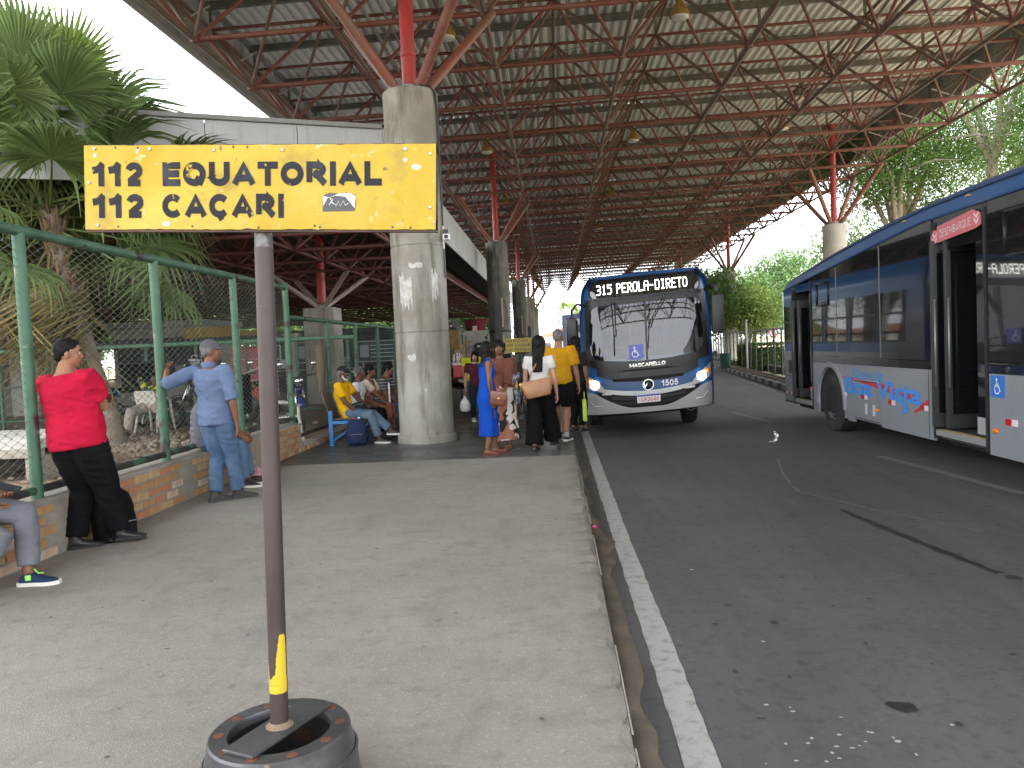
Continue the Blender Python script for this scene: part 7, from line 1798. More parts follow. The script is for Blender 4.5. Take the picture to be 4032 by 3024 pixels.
p = Person('woman in a white t-shirt and wide black trousers walking away with long black hair', (-.24, 10.62), 10, H=1.56, skin='light', female=True, w=1.04, pelvis=(0, 0, .82), torso=(.0, .01), head=(0, 0), voxel=.009, hands=[(-.24, .05, .60), (.25, .0, .64)], poles=[(-.6, -1, 0), (.6, -1, 0)], feet=[(-.08, -.14, .075), (.11, .26, .09)], fyaw=(0, 6))
p.shirt(cloth('white_tee', (.66, .63, .61)), sleeve=.55, hem=.02, loose=.012).trousers(cloth('black_crepe', (.005, .0048, .006)), 1.96, .012, rads=[.096, .096, .098, .100, .104, .108, .118, .126], top=.26, amp=.008).shoes(M_blkshoe).hair('long', length=.36, vol=1.22); p.finish()
M_tan = mat('tan_leather', (.36, .17, .075), .45, var=((.29, .13, .06), 6, .4, .6), bump=(60, .2, .002))
tb = thing('tan_shoulder_bag', 'large tan leather shoulder bag on the back of the woman in white', 'bag', (-.27, 10.43, .86), (0, R(-10), R(4)))
b = MB(); rs = []
for z, w_, d_ in ((-.115, .155, .045), (-.10, .17, .055), (0, .195, .05), (.09, .215, .03), (.115, .22, .018)): rs.append([(w_ * math.copysign(abs(math.cos(a)) ** .45, math.cos(a)), d_ * math.copysign(abs(math.sin(a)) ** .6, math.sin(a)), z) for a in [2*math.pi*q/24 for q in range(24)]])
b.rings(rs, True); b.build('body', M_tan, tb, True, 60); MB().tube([(-.09, 0, .11), (-.03, .03, .22), (.04, .06, .30), (.10, .10, .36), (.13, .17, .36)], .010, 6).build('strap', M_tan, tb, True); MB().lathe([(.013, -.006), (.013, .006)], 10, c=(-.215, -.02, .10), axis='y').build('buckle', mat('brass', (.6, .42, .12), .3), tb); MB().tube([(-.215, -.02, .09), (-.22, -.022, .0)], .006, 5).build('tassel', M_tan, tb)
p = Person('tall man in a mustard yellow t-shirt and black shorts walking away beside the bus door', (.03, 11.65), 14, H=1.70, skin='tan', w=1.06, pelvis=(0, 0, .875), torso=(0, .01), head=(10, 0), voxel=.010, hands=[(-.26, .02, .70), (.27, .10, .82)], poles=[(-.6, -1, 0), (.6, -1, 0)], feet=[(-.10, .28, .10), (.10, -.10, .08)], fyaw=(0, 6))
p.shirt(cloth('mustard_cotton', (.52, .27, .012), ((.44, .22, .01), 4, .35, .65)), sleeve=.80, hem=-.06, loose=.034, amp=.008).trousers(M_blk, .88, .026, top=.1, name='shorts').shoes(M_greyshoe, M_sole_w).hair('crop', M_hairg)
sk_ = MB()
for i in (0, 1): sk_.tube([p.an[i] - V((0, 0, .02)), p.an[i] + V((0, 0, .05))], [.043, .041], 12)
p.add('socks', sk_, cloth('sock_grey', (.45, .45, .45))); p.finish()
p = Person('person in black standing by the bus behind the man in mustard', (.30, 12.75), 40, H=1.58, skin='brown', female=True, w=1.08, voxel=.014, hands=[(-.22, .05, .62), (.24, .05, .62)])
p.shirt(cloth('black_top', (.02, .02, .022)), sleeve=.7, hem=.0).trousers(M_blk, 1.93, .014).shoes(M_blkshoe).hair('bob', length=.15); p.finish()
lb = thing('lime_bag', 'lime green shopping bag hanging behind the man in mustard', 'bag', (.42, 12.45, .20)); MB().bbox((-.03, -.12, 0), (.03, .12, .34), .012).build('body', cloth('lime_cloth', (.50, .68, .10)), lb); MB().tube([(0, -.06, .34), (0, -.03, .46), (0, .03, .46), (0, .06, .34)], .006, 5).build('handle', MATS['lime_cloth'], lb)
# --- further along the platform
p = Person('dark haired youth in a maroon t-shirt walking towards us with a white plastic bag', (-1.58, 15.1), 176, H=1.40, skin='light', w=.95, voxel=.011, hands=[(-.20, .06, .60), (.23, .10, .50)], feet=[(-.08, .14, .07), (.08, -.08, .07)], head=(6, 0))
p.shirt(cloth('maroon_cotton', (.075, .018, .03)), sleeve=.66, hem=-.06).trousers(cloth('charcoal', (.025, .026, .032)), 1.9, .016).shoes(cloth('white_trainer', (.66, .64, .6)), M_sole_w).hair('bob', length=.12); p.finish()
wb = thing('white_plastic_bag', 'white plastic carrier bag in the hand of the youth in maroon', 'bag', (-1.80, 14.98, .22)); b = MB(); rs = []
for z, r_ in ((0, .07), (.03, .10), (.12, .105), (.20, .08), (.26, .03), (.29, .02)): rs.append([(r_ * math.cos(a) * (1 + .08 * math.sin(5 * a)), r_ * .6 * math.sin(a), z) for a in [2*math.pi*q/20 for q in range(20)]])
b.rings(rs, True); b.build('sack', mat('white_film', (.72, .73, .73), .35), wb, True); MB().tube([(-.02, 0, .28), (0, 0, .34), (.02, 0, .28)], .006, 5).build('handle', MATS['white_film'], wb)
p = Person('grey haired person in a lime yellow shirt behind the youth in maroon', (-1.86, 17.0), 10, H=1.52, skin='tan', voxel=.014); p.shirt(cloth('lime_shirt', (.62, .60, .05))).trousers(M_jeans, 1.93, .014).shoes(M_blkshoe).hair('short', M_hairg); p.finish()
M_circ = mat('circle_print', (.055, .08, .16), .85, layers=[dict(col=(.30, .37, .48), scale=11, lo=.22, hi=.26, kind='voronoi'), dict(col=(.06, .09, .18), scale=11, lo=.36, hi=.40, kind='voronoi'), dict(col=(.40, .45, .52), scale=11, lo=.47, hi=.5, kind='voronoi')])
p = Person('old woman in a blue circle print dress sitting in a wheelchair', (-.90, 15.75), 184, H=1.50, skin='tan', female=True, w=1.25, belly=.15, pelvis=(0, 0, .46), torso=(0, .01), slouch=.02, head=(0, -4), voxel=.012, hands=[(.02, .34, .58), (.22, .30, .56)], poles=[(-1, -.4, -.5), (1, -.4, -.5)], feet=[(-.10, .46, .13), (.08, .48, .14)], curl=(.8, .5))
mb = MB(); p.torso(mb, .022, -.1, .93)
for i in (0, 1): p.arm(mb, i, .02, .5, flare=.02); p.leg(mb, i, .05, 1.55)
me = remesh(mb, .018, 6, .5); wrinkle(me, .006, 6); p.add('dress', me, M_circ); p.sandals(mat('grey_sandal', (.2, .2, .2), .6)).hair('crop', M_hairg).glasses(); p.finish()
wc = thing('wheelchair', 'black wheelchair carrying the old woman in the circle print dress', 'wheelchair', (-.90, 15.72, 0))
for sx in (-1, 1):
    t = MB(); t.lathe([(.285, -.016), (.30, 0), (.285, .016), (.268, 0)], 36, axis='x', cap=False); wo = t.build('wheel', M_tyre, wc, True, 40, loc=(sx * .30, .10, .30))
    q = MB(); q.lathe([(.255, -.004), (.262, 0), (.255, .004)], 30, c=(sx * .03, 0, 0), axis='x', cap=False)
    for k in range(12): a = 2*math.pi*k/12; q.tube([(0, 0, 0), (0, .27 * math.cos(a), .27 * math.sin(a))], .0025, 4)
    q.build('spokes', M_chrome, wo, kind='stuff')
    c = MB().lathe([(.055, -.012), (.07, -.008), (.07, .008), (.055, .012), (.02, .012)], 20, axis='x'); c.build('caster', M_tyre, wc, True, 40, loc=(sx * .25, -.36, .07))
    MB().tube([(sx * .25, -.34, .14), (sx * .25, -.30, .44), (sx * .25, .16, .44), (sx * .25, .20, .92), (sx * .25, .30, .94)], .012, 8).build('frame', M_steel, wc, True)
    MB().tube([(sx * .27, .14, .66), (sx * .27, -.16, .66), (sx * .27, -.22, .60), (sx * .27, -.22, .44)], .012, 8).build('armrest', M_black, wc, True)
    MB().tube([(sx * .22, -.30, .44), (sx * .18, -.46, .12)], .011, 8).build('leg_rest', M_steel, wc, True); MB().bbox((sx * .15 - .075, -.58, .10), (sx * .15 + .075, -.44, .115), .004).build('footplate', M_black, wc)
MB().bbox((-.24, -.26, .42), (.24, .2, .45), .01).build('seat', M_black, wc); MB().bbox((-.24, .17, .45), (.24, .20, .9), .01).build('backrest', M_black, wc)
bt = thing('juice_bottle', 'small bottle of yellow juice in the hand of the woman in the wheelchair', 'bottle', (-.80, 15.36, .60)); MB().lathe([(.025, 0), (.028, .01), (.028, .09), (.012, .12), (.012, .135)], 14).build('body', mat('juice_yellow', (.7, .5, .05), .25), bt, True, 40); MB().lathe([(.014, .135), (.014, .155)], 12).build('cap', M_white, bt)
for k, (pos, hd, lbl, H_, mt, sk, st) in enumerate((((-1.30, 18.9), 20, 'woman with bushy black hair and a dark waistcoat standing behind the wheelchair', 1.55, cloth('dark_waistcoat', (.035, .04, .045)), 'brown', 'afro'), ((-.78, 19.4), 180, 'person in a pale green shirt in the crowd right of the wheelchair', 1.50, cloth('sage_shirt', (.22, .28, .24)), 'brown', 'bun'), ((-1.02, 20.6), 190, 'person in a sand coloured top far back beside the route sign', 1.5, cloth('sand_shirt', (.4, .3, .2)), 'brown', 'short'))):
    p = Person(lbl, pos, hd, H=H_, skin=sk, female=True, voxel=.016, fingers=True); p.shirt(mt).trousers(M_blk, 1.93, .016).shoes(M_blkshoe).hair(st); p.finish()
p = Person('woman with tied black hair sitting at the snack table beyond the nearest column', (-2.72, 20.4), 80, H=1.58, skin='brown', female=True, pelvis=(0, 0, .50), torso=(0, .06), head=(10, -10), voxel=.014, hands=[(-.08, .36, .70), (.14, .36, .70)], feet=[(-.08, .42, .07), (.1, .42, .07)]); p.shirt(cloth('brown_dark_top', (.05, .025, .02)), sleeve=.6).trousers(M_blk, 1.9, .014).shoes(M_blkshoe).hair('bun'); p.finish()
# bus driver behind the right hand pane
p = Person('bus driver in a dark shirt dimly seen behind the windscreen of the oncoming bus', (1.98, 14.1, KZ + .80), 180, H=1.62, skin='brown', pelvis=(0, 0, .45), torso=(0, .02), voxel=.014, hands=[(-.15, .38, .72), (.15, .38, .72)], feet=[(-.1, .40, .08), (.1, .40, .08)]); p.shirt(cloth('driver_blue', (.05, .08, .15))).trousers(M_blk, 1.9, .014).shoes(M_blkshoe).hair('short'); p.finish()
# ================================================================ ROUTE SIGNS
sg_ = thing('route_sign', 'worn yellow route sign reading 112 EQUATORIAL on a brown pole', 'sign', (-.925, 2.38, 0))
M_sign = mat('sign_yellow', (.37, .245, .006), .5, spec=.3, var=((.45, .33, .04), 4, .35, .65), layers=[dict(col=(.25, .16, .02), scale=8, lo=.54, hi=.70, amount=.8), dict(col=(.40, .38, .22), scale=24, lo=.62, hi=.68, amount=.7, offset=(8, 1, 3)), dict(col=(.55, .53, .30), scale=13, lo=.66, hi=.70, amount=.7), dict(col=(.13, .08, .03), scale=26, lo=.66, hi=.70, amount=.85), dict(col=(.50, .40, .12), scale=2.2, lo=.5, hi=.75, offset=(3, 8, 1), amount=.6)], bump=(30, .1, .002))
M_rust = mat('sign_rust', (.10, .055, .035), .8, var=((.05, .03, .025), 9, .4, .6))
ZP = .235
ME_ = Matrix.Translation((.045, -.035, 1.945)) @ Matrix.Rotation(R(3.1), 4, 'Y')
SW_, SH_ = 1.085, .256
b = MB(); n = 60; rs = []
for i in range(n + 1):
    x = -SW_/2 + SW_ * i / n + (rnd.gauss(0, .0012) if i in (0, n) else 0); z0, z1 = -SH_/2 + abs(rnd.gauss(0, .0012)), SH_/2 - abs(rnd.gauss(0, .001))
    rs.append([ME_ @ V(p) for p in ((x, -.002, z0), (x, -.002, z1), (x, .002, z1), (x, .002, z0))])
b.rings(rs, True); b.build('board', M_sign, sg_)
MB().box((-SW_/2 - .004, .0025, -SH_/2 - .006), (SW_/2 + .004, .022, -SH_/2 + .03), ME_).build('frame_bar', M_rust, sg_); MB().box((-SW_/2 - .004, .0025, SH_/2 - .03), (SW_/2 + .004, .022, SH_/2 + .002), ME_).build('frame_bar', M_rust, sg_)
for x in (-SW_/2 - .005, SW_/2 - .02): MB().box((x, .0025, -SH_/2), (x + .024, .022, SH_/2), ME_).build('frame_bar', M_rust, sg_)
M_let = mat('sign_letter', (.012, .011, .015), .6, spec=.2, var=((.022, .021, .028), 6, .35, .65), layers=[dict(col=(.48, .33, .03), scale=17, lo=.66, hi=.70, amount=.9), dict(col=(.07, .07, .085), scale=6, lo=.58, hi=.72, amount=.5)])
def fit_text(txt_, w_, h_, m, weight=.0, depth=.0006): return stroke_text(txt_, w_, h_, m, .17, depth)
def sign_text(txt_, x, z, w_, h_, wt):
    me = stroke_text(txt_, w_, h_, M_let, wt); me.transform(Matrix.Rotation(R(90), 4, 'X')); me.transform(ME_ @ Matrix.Translation((x, -.0028, z))); return link('lettering', me, sg_)
# positions measured as fractions of the board
for txt_, x0, x1, zc in (('112', .022, .170, .345), ('EQUATORIAL', .226, .850, .345), ('112', .022, .172, .72), ('CAÇARI', .224, .573, .72)):
    sign_text(txt_, -SW_/2 + SW_ * x0, SH_/2 - SH_ * (zc + .142), SW_ * (x1 - x0), SH_ * .284, .29)
sc_ = MB()
for x, z, r_ in ((.03, .04, .005), (.19, .05, .005), (.375, .065, .005), (.57, .065, .005), (.915, .065, .006), (.995, .12, .005), (.993, .74, .005), (.012, .44, .005), (.035, .95, .005)):
    sc_.lathe([(r_, -.004), (r_ * .8, -.0062), (.001, -.0066)], 10, axis='y', M=ME_ @ Matrix.Translation((-SW_/2 + SW_ * min(x, .985), 0, SH_/2 - SH_ * z)))
stuff(sc_.build('rivet', mat('rivet', (.45, .42, .38), .4, metal=.6), sg_, True, 40))
hl = MB()
for x, z in ((.09, .03), (.155, .035), (.31, .96), (.095, .965), (.50, .975), (.66, .955), (.675, .97), (.88, .97), (.93, .975), (.43, .03), (.47, .03)): hl.lathe([(.0035, -.0028), (.001, -.003)], 8, axis='y', M=ME_ @ Matrix.Translation((-SW_/2 + SW_ * x, 0, SH_/2 - SH_ * z)))
stuff(hl.build('screw_hole', M_rust, sg_))
# torn sticker with a scrawl
q = MB(); pts_ = [(-.050, -.028), (.048, -.026), (.052, .0), (.050, .022), (.035, .026), (.028, .03), (.0, .026), (-.03, .028), (-.05, .02)]
q.add([ME_ @ V((.249 + x, -.003, -.046 + z)) for x, z in pts_], [tuple(range(len(pts_)))]); st = q.build('torn_sticker', mat('sticker_dark', (.06, .06, .065), .6), sg_)
q = MB(); q.add([ME_ @ V((.249 + x, -.0036, -.046 + z)) for x, z in ((-.05, .02), (-.048, -.012), (-.035, .012), (-.01, .020), (.02, .016), (.048, -.018), (.051, .018), (.03, .028), (.0, .026), (-.03, .014))], [tuple(range(10))]); q.build('sticker_paper', mat('sticker_paper', (.55, .52, .47), .7), st)
q = MB(); q.tube([ME_ @ V((.249 + x, -.0042, -.046 + z)) for x, z in ((-.03, -.008), (-.018, .008), (-.028, .014), (-.02, -.002), (-.008, -.01), (-.002, .004), (.004, -.012), (.014, .004), (.02, -.010), (.028, -.004))], .0012, 4); q.build('scrawl', M_white, st)
for (x, z, w_, h_, mm) in ((.915, .19, .010, .006, 'w'), (.945, .27, .018, .010, 'w'), (.03, .12, .008, .010, 'b'), (.155, .05, .006, .006, 'b'), (.235, .93, .016, .012, 'b')):
    q = MB(); cx_, cz = -SW_/2 + SW_ * x, SH_/2 - SH_ * z; ring_ = [ME_ @ V((cx_ + w_ * rnd.uniform(.6, 1) * math.cos(a), -.0024, cz + h_ * rnd.uniform(.6, 1) * math.sin(a))) for a in [2*math.pi*k/9 for k in range(9)]]; q.add(ring_, [tuple(range(9))]); q.build('paint_chip', mat('chip_white', (.66, .64, .58), .6) if mm == 'w' else mat('chip_blue', (.33, .38, .36), .6), sg_)
# pole, welded to a plate across a brake drum
M_pole = mat('pole_brown', (.034, .021, .018), .5, var=((.055, .039, .036), 2.2, .35, .65), layers=[dict(col=(.05, .035, .03), scale=5, lo=.56, hi=.66, vscale=(3, 3, .5), amount=.6), dict(col=(.22, .20, .20), scale=30, lo=.70, hi=.74, amount=.5)], bump=(60, .15, .002))
ptop = ME_ @ V((-.0, .030, -SH_/2 + .005)); ptop = V((.035, .012, 1.85)); pb = V((-.012, .02, ZP))
MB().tube([pb, pb.lerp(ptop, .95)], .0285, 24).build('pole', M_pole, sg_, True, 50)
MB().tube([pb.lerp(ptop, .948), ptop + V((.003, 0, .15))], .0275, 24).build('pole_top', mat('pole_bare', (.17, .17, .175), .35, metal=.5, var=((.08, .075, .07), 14, .4, .6)), sg_, True, 50)
def on_pole(a, z, r_=.0290): c = pb.lerp(ptop, (z - pb.z) / (ptop.z - pb.z)); return c + V((r_ * math.sin(a), -r_ * math.cos(a), 0))
M_py = mat('pole_yellow_paint', (.52, .37, .02), .5, layers=[dict(col=(.05, .035, .03), scale=45, lo=.68, hi=.71)])
b = MB(); zs_ = np.linspace(.36, .55, 34); prev = None; vs = []
for z in zs_:
    t = (z - .36) / .19
    a0 = -1.5 if t < .13 else np.interp(t, [.13, .22, .30, .34, .6, .9, 1], [-1.4, -.75, -.2, .1, .22, .5, .62]); a0 += rnd.uniform(-.05, .05)
    a1 = np.interp(t, [0, .12, .3, .9, 1], [1.45, 1.5, 1.42, 1.35, 1.2]) + rnd.uniform(-.05, .05)
    vs.append([on_pole(a0 + (a1 - a0) * k / 8, z) for k in range(9)])
b.rings(vs, False, closed=False); b.build('yellow_paint', M_py, sg_, True)
b = MB(); vs = []
for z in np.linspace(.385, .455, 14):
    t = (z - .385) / .07; a0 = -1.25 + .3 * t + rnd.uniform(-.05, .05); a1 = -.72 - .2 * t + rnd.uniform(-.06, .06); vs.append([on_pole(a0 + (max(a1, a0 + .05) - a0) * k / 3, z) for k in range(4)])
b.rings(vs, False, closed=False); b.build('yellow_paint', M_py, sg_, True)
M_drum = mat('drum_iron', (.11, .112, .118), .38, metal=.55, var=((.06, .06, .062), 5, .35, .65), layers=[dict(col=(.15, .075, .04), scale=7, lo=.60, hi=.70, amount=.7), dict(col=(.24, .24, .24), scale=14, lo=.62, hi=.7, amount=.6)], bump=(40, .25, .003))
dm = MB().lathe([(.262, 0.0), (.262, .02), (.246, .06), (.240, .15), (.225, .20), (.222, .228), (.216, .235), (.162, .235), (.158, .228), (.158, .205), (.205, .19), (.222, .05), (.222, .0)], 56, cap=False)
drum = dm.build('brake_drum', M_drum, sg_, True, 30, loc=(-.012, .02, 0))
MB().lathe([(.222, .004), (.01, .005)], 40).build('drum_floor', mat('drum_dirt', (.02, .018, .015), .95), drum)
MB().lathe([(.238, .150), (.2445, .157), (.238, .165)], 56, cap=False).build('drum_band', M_drum, drum, True)
bh_ = MB()
for k in range(10):
    a = 2*math.pi*(k + .35)/10; bh_.lathe([(.0175, .2352), (.0165, .2358), (.001, .2362)], 12, c=(.189 * math.cos(a), .189 * math.sin(a), 0))
bh_.build('bolt_hole', mat('rust_orange', (.16, .05, .025), .9, var=((.09, .035, .02), 20, .4, .6)), drum, kind='stuff')
me = text_mesh('01112   25   02   08', .022, mat('stamp', (.10, .05, .035), .8), .0004, .0003)
for v in me.vertices: a = v.co.x / .238; v.co = (.2425 * math.sin(a + .02), -.2425 * math.cos(a + .02), .172 + v.co.y)
link('stamped_number', me, drum)
MB().bbox((-.060, -.185, .2365), (.060, .185, .2475), .003, Matrix.Translation((-.012, .02, 0)) @ Matrix.Rotation(R(-22), 4, 'Z')).build('cross_plate', M_drum, sg_)
MB().lathe([(.046, .246), (.036, .254), (.030, .262)], 20, c=(-.012, .02, 0), cap=False).build('weld_bead', mat('weld', (.20, .14, .09), .9, bump=(80, .8, .005)), sg_, True)
def small_sign(x, y, z, lines, label, w_=.50, h_=.27):
    t = thing('route_sign', label, 'sign', (x, y, 0))
    MB().bbox((-w_/2, -.01, z), (w_/2, .01, z + h_), .003).build('board', mat('sign_yellow_dull', (.42, .31, .03), .5, var=((.36, .26, .03), 6, .4, .6)), t)
    for k, l in enumerate(lines):
        if not l: continue
        me = fit_text(l, w_ * (.80 if k == 0 else .92), h_ * .21, M_black, .02); me.transform(Matrix.Rotation(R(90), 4, 'X')); me.transform(Matrix.Translation((-w_ * .47, -.0115, z + h_ * (.72 - .32 * k)))); link('lettering', me, t)
    MB().tube([(0, .02, 0), (0, .02, z + .05)], .022, 10).build('pole', M_black, t, True, 50)
    MB().lathe([(.2, 0), (.19, .12), (.1, .13)], 20, c=(0, .02, 0)).build('base', M_drum, t, True, 40)
    MB().tube([(-w_ * .4, .02, z - .0), (0, .02, z - .12), (w_ * .4, .02, z)], .008, 6).build('brace', M_black, t)
    return t
small_sign(-.73, 15.55, 1.32, ('104 B.UNIÃO', '308 CAUAME', '401 CRUVIANA'), 'small yellow route sign with three lines, 104 B.UNIAO on top, behind the wheelchair', .54, .28)
small_sign(-.52, 21.5, 1.30, ('101', '', ''), 'second small yellow route sign mostly hidden behind the woman in white', .5, .28)

# ================================================================ BENCH, BAGS, CHAIRS, BIKES, STALL
M_bblue2 = mat('bench_blue', (.03, .16, .42), .45, var=((.05, .20, .46), 6, .4, .6), layers=[dict(col=(.38, .16, .13), scale=9, lo=.66, hi=.70)]); M_seatb = mat('bench_seat', (.075, .055, .042), .5)
bn = thing('bench_row', 'row of brown shell seats on a blue steel frame along the lower fence', 'bench', (-3.38, 12.0, 0))
for k in range(6):
    y = .28 + k * .56; MB().bbox((-.20, y - .22, BZ - .03), (.22, y + .22, BZ), .012).build('seat', M_seatb, bn, True, 50)
    b = MB(); rs = []
    for z, x, w_ in ((BZ - .02, -.20, .20), (BZ + .12, -.245, .215), (BZ + .30, -.30, .21), (BZ + .42, -.335, .17)): rs.append([(x, y - w_, z), (x, y + w_, z), (x - .018, y + w_, z), (x - .018, y - w_, z)])
    b.rings(rs, True); b.build('backrest', M_seatb, bn, True, 50)
for y in (.05, 1.75, 3.45):
    MB().bbox((-.235, y - .03, 0), (-.175, y + .03, BZ + .12), .006).build('leg', M_bblue2, bn); MB().bbox((.16, y - .03, 0), (.21, y + .03, BZ - .05), .006).build('leg', M_bblue2, bn); MB().bbox((-.2, y - .025, BZ - .09), (.2, y + .025, BZ - .04), .006).build('cross_bar', M_bblue2, bn)
    MB().tube([(.17, y, BZ - .10), (-.02, y, .18), (-.18, y, .08)], .016, 6).build('brace', M_bblue2, bn)
MB().bbox((-.03, 0, BZ - .09), (.03, 3.5, BZ - .04), .006).build('beam', M_bblue2, bn)
# navy backpack
def backpack(name, label, loc, rot, m, s_=1.0):
    t = thing(name, label, 'backpack', loc, rot); b = MB(); rs = []
    for z, w_, d_ in ((0, .13, .075), (.02, .155, .10), (.12, .165, .11), (.28, .155, .095), (.38, .125, .07), (.42, .08, .04)): rs.append([(w_ * s_ * math.copysign(abs(math.cos(a)) ** .6, math.cos(a)), d_ * s_ * math.copysign(abs(math.sin(a)) ** .7, math.sin(a)), z * s_) for a in [2*math.pi*q/24 for q in range(24)]])
    b.rings(rs, True); me = remesh(b, .014, 2); wrinkle(me, .006, 8); me.materials.append(m); link('body', me, t)
    b = MB(); b.bbox((-.11 * s_, -.15 * s_, .03 * s_), (.11 * s_, -.08 * s_, .20 * s_), .03); me = b.mesh('front_pocket', m, True, 60); link('front_pocket', me, t)
    MB().tube([(-.10 * s_, -.153 * s_, .17 * s_), (0, -.156 * s_, .18 * s_), (.10 * s_, -.153 * s_, .17 * s_)], .004, 5).build('zip', mat('zip_grey', (.2, .2, .22), .5), t)
    MB().tube([(.02 * s_, .06 * s_, .40 * s_), (.0, .05 * s_, .46 * s_), (-.03 * s_, .05 * s_, .41 * s_)], .009, 6).build('grab_handle', m, t)
    MB().tube([(.12 * s_, .08 * s_, .32 * s_), (.19 * s_, .10 * s_, .18 * s_), (.17 * s_, .09 * s_, .02 * s_)], .014, 6).build('strap', m, t)
    return t
bp_ = backpack('navy_backpack', 'navy backpack standing on the floor at the end of the bench', (-3.18, 12.02, 0), (R(-4), 0, R(12)), cloth('navy_nylon', (.022, .035, .085)), .98)
MB().bbox((-.05, -.02, .40), (.0, .02, .425), .006).build('red_tag', mat('tag_red', (.55, .04, .06), .5), bp_); MB().lathe([(.02, .36), (.022, .42), (.018, .44)], 10, c=(.05, 0, 0)).build('bottle_top', mat('pale_cyan', (.35, .6, .65), .4), bp_)
backpack('black_bag', 'black backpack standing against the wall behind the legs of the man in red', (-3.66, 6.12, 0), (R(6), R(-6), R(60)), M_blk, 1.0)
# pink cloth
b = MB(); n = 26; vs = [(x, y, max(.004, .085 * math.exp(-((x/.13)**2 + (y/.10)**2)) * (1 + .5 * mn.noise(V((x*22, y*22, 3)))) + .014 * (1 + mn.noise(V((x*40, y*40, 1)))))) for x in np.linspace(-.19, .19, n) for y in np.linspace(-.15, .15, n)]
b.add(vs, [(i*n+j, (i+1)*n+j, (i+1)*n+j+1, i*n+j+1) for i in range(n-1) for j in range(n-1)]); pk = b.build('pink_cloth', mat('pink_check', (.62, .33, .40), .9, layers=[dict(col=(.45, .16, .24), scale=14, lo=.5, hi=.55, vscale=(3, .5, .5)), dict(col=(.7, .55, .58), scale=14, lo=.55, hi=.6, vscale=(.5, 3, .5), offset=(2, 2, 2))]), None, True, loc=(-3.70, 9.25, 0))
tag(pk, 'crumpled pink checked cloth on the pavement at the foot of the brick wall', 'cloth')
# broom head hung on the fence post
br_ = thing('hanging_brush', 'long brown brush tied to the second post of the lower fence with red string', 'brush', (-4.09, 13.33, .78)); MB().lathe([(.03, 0), (.07, .03), (.078, .4), (.07, .80), (.03, .86)], 16).build('bristles', mat('bristle', (.16, .12, .07), .95, bump=(90, .8, .01)), br_, True, 60); MB().tube([(0, 0, .85), (.05, -.05, .93), (.14, .03, .93), (.05, .08, .93), (0, 0, .85)], .005, 5).build('string', mat('red_string', (.3, .04, .04), .7), br_)
# white plastic chairs
def plastic_chair(label, loc, rz, dirty):
    m = mat('white_plastic_chair', (.66, .63, .56), .5, layers=[dict(col=(.33, .28, .2), scale=6, lo=.55, hi=.7, amount=.6)])
    t = thing('plastic_chair', label, 'chair', loc, (0, 0, R(rz)), 'white plastic chairs in the yard')
    MB().bbox((-.22, -.22, .40), (.22, .20, .425), .01).build('seat', m, t, True, 50)
    for sx in (-1, 1):
        MB().tube([(sx * .21, -.20, .60), (sx * .225, -.2, .42), (sx * .26, -.25, 0)], [.022, .026, .02], 8, ).build('leg', m, t, True); MB().tube([(sx * .20, .18, .42), (sx * .24, .28, 0)], [.026, .02], 8).build('leg', m, t, True)
        MB().tube([(sx * .21, -.21, .60), (sx * .245, -.05, .64), (sx * .23, .16, .66), (sx * .20, .21, .72)], .024, 8).build('armrest', m, t, True)
    b = MB(); rs = []
    for z, y, w_ in ((.42, .19, .20), (.56, .225, .215), (.72, .265, .22), (.80, .285, .20)): rs.append([(-w_, y - .03, z), (-w_ * .5, y, z), (w_ * .5, y, z), (w_, y - .03, z), (w_, y - .012, z), (w_ * .5, y + .018, z), (-w_ * .5, y + .018, z), (-w_, y - .012, z)])
    b.rings(rs, True); b.build('backrest', m, t, True, 50)
    return t
plastic_chair('white plastic chair leaning empty behind the mesh beside the end of the brick wall', (-4.45, 12.35, YZ - .06), 120, 1)
plastic_chair('white plastic chair under the lying man', (-7.72, 14.45, YZ), 172, 0)
ty = thing('old_tyre', 'worn tyre lying against the chair of the lying man', 'tyre', (-7.55, 14.75, YZ + .27), (0, R(8), R(98))); MB().lathe([(.18, -.06), (.26, -.07), (.285, -.03), (.285, .03), (.26, .07), (.18, .06), (.17, 0)], 32, axis='x', cap=False).build('casing', M_tyre, ty, True, 40); MB().lathe([(.20, -.055), (.205, 0), (.20, .055)], 24, axis='x', cap=False).build('bead', mat('bead_grey', (.1, .1, .1), .7), ty, True)
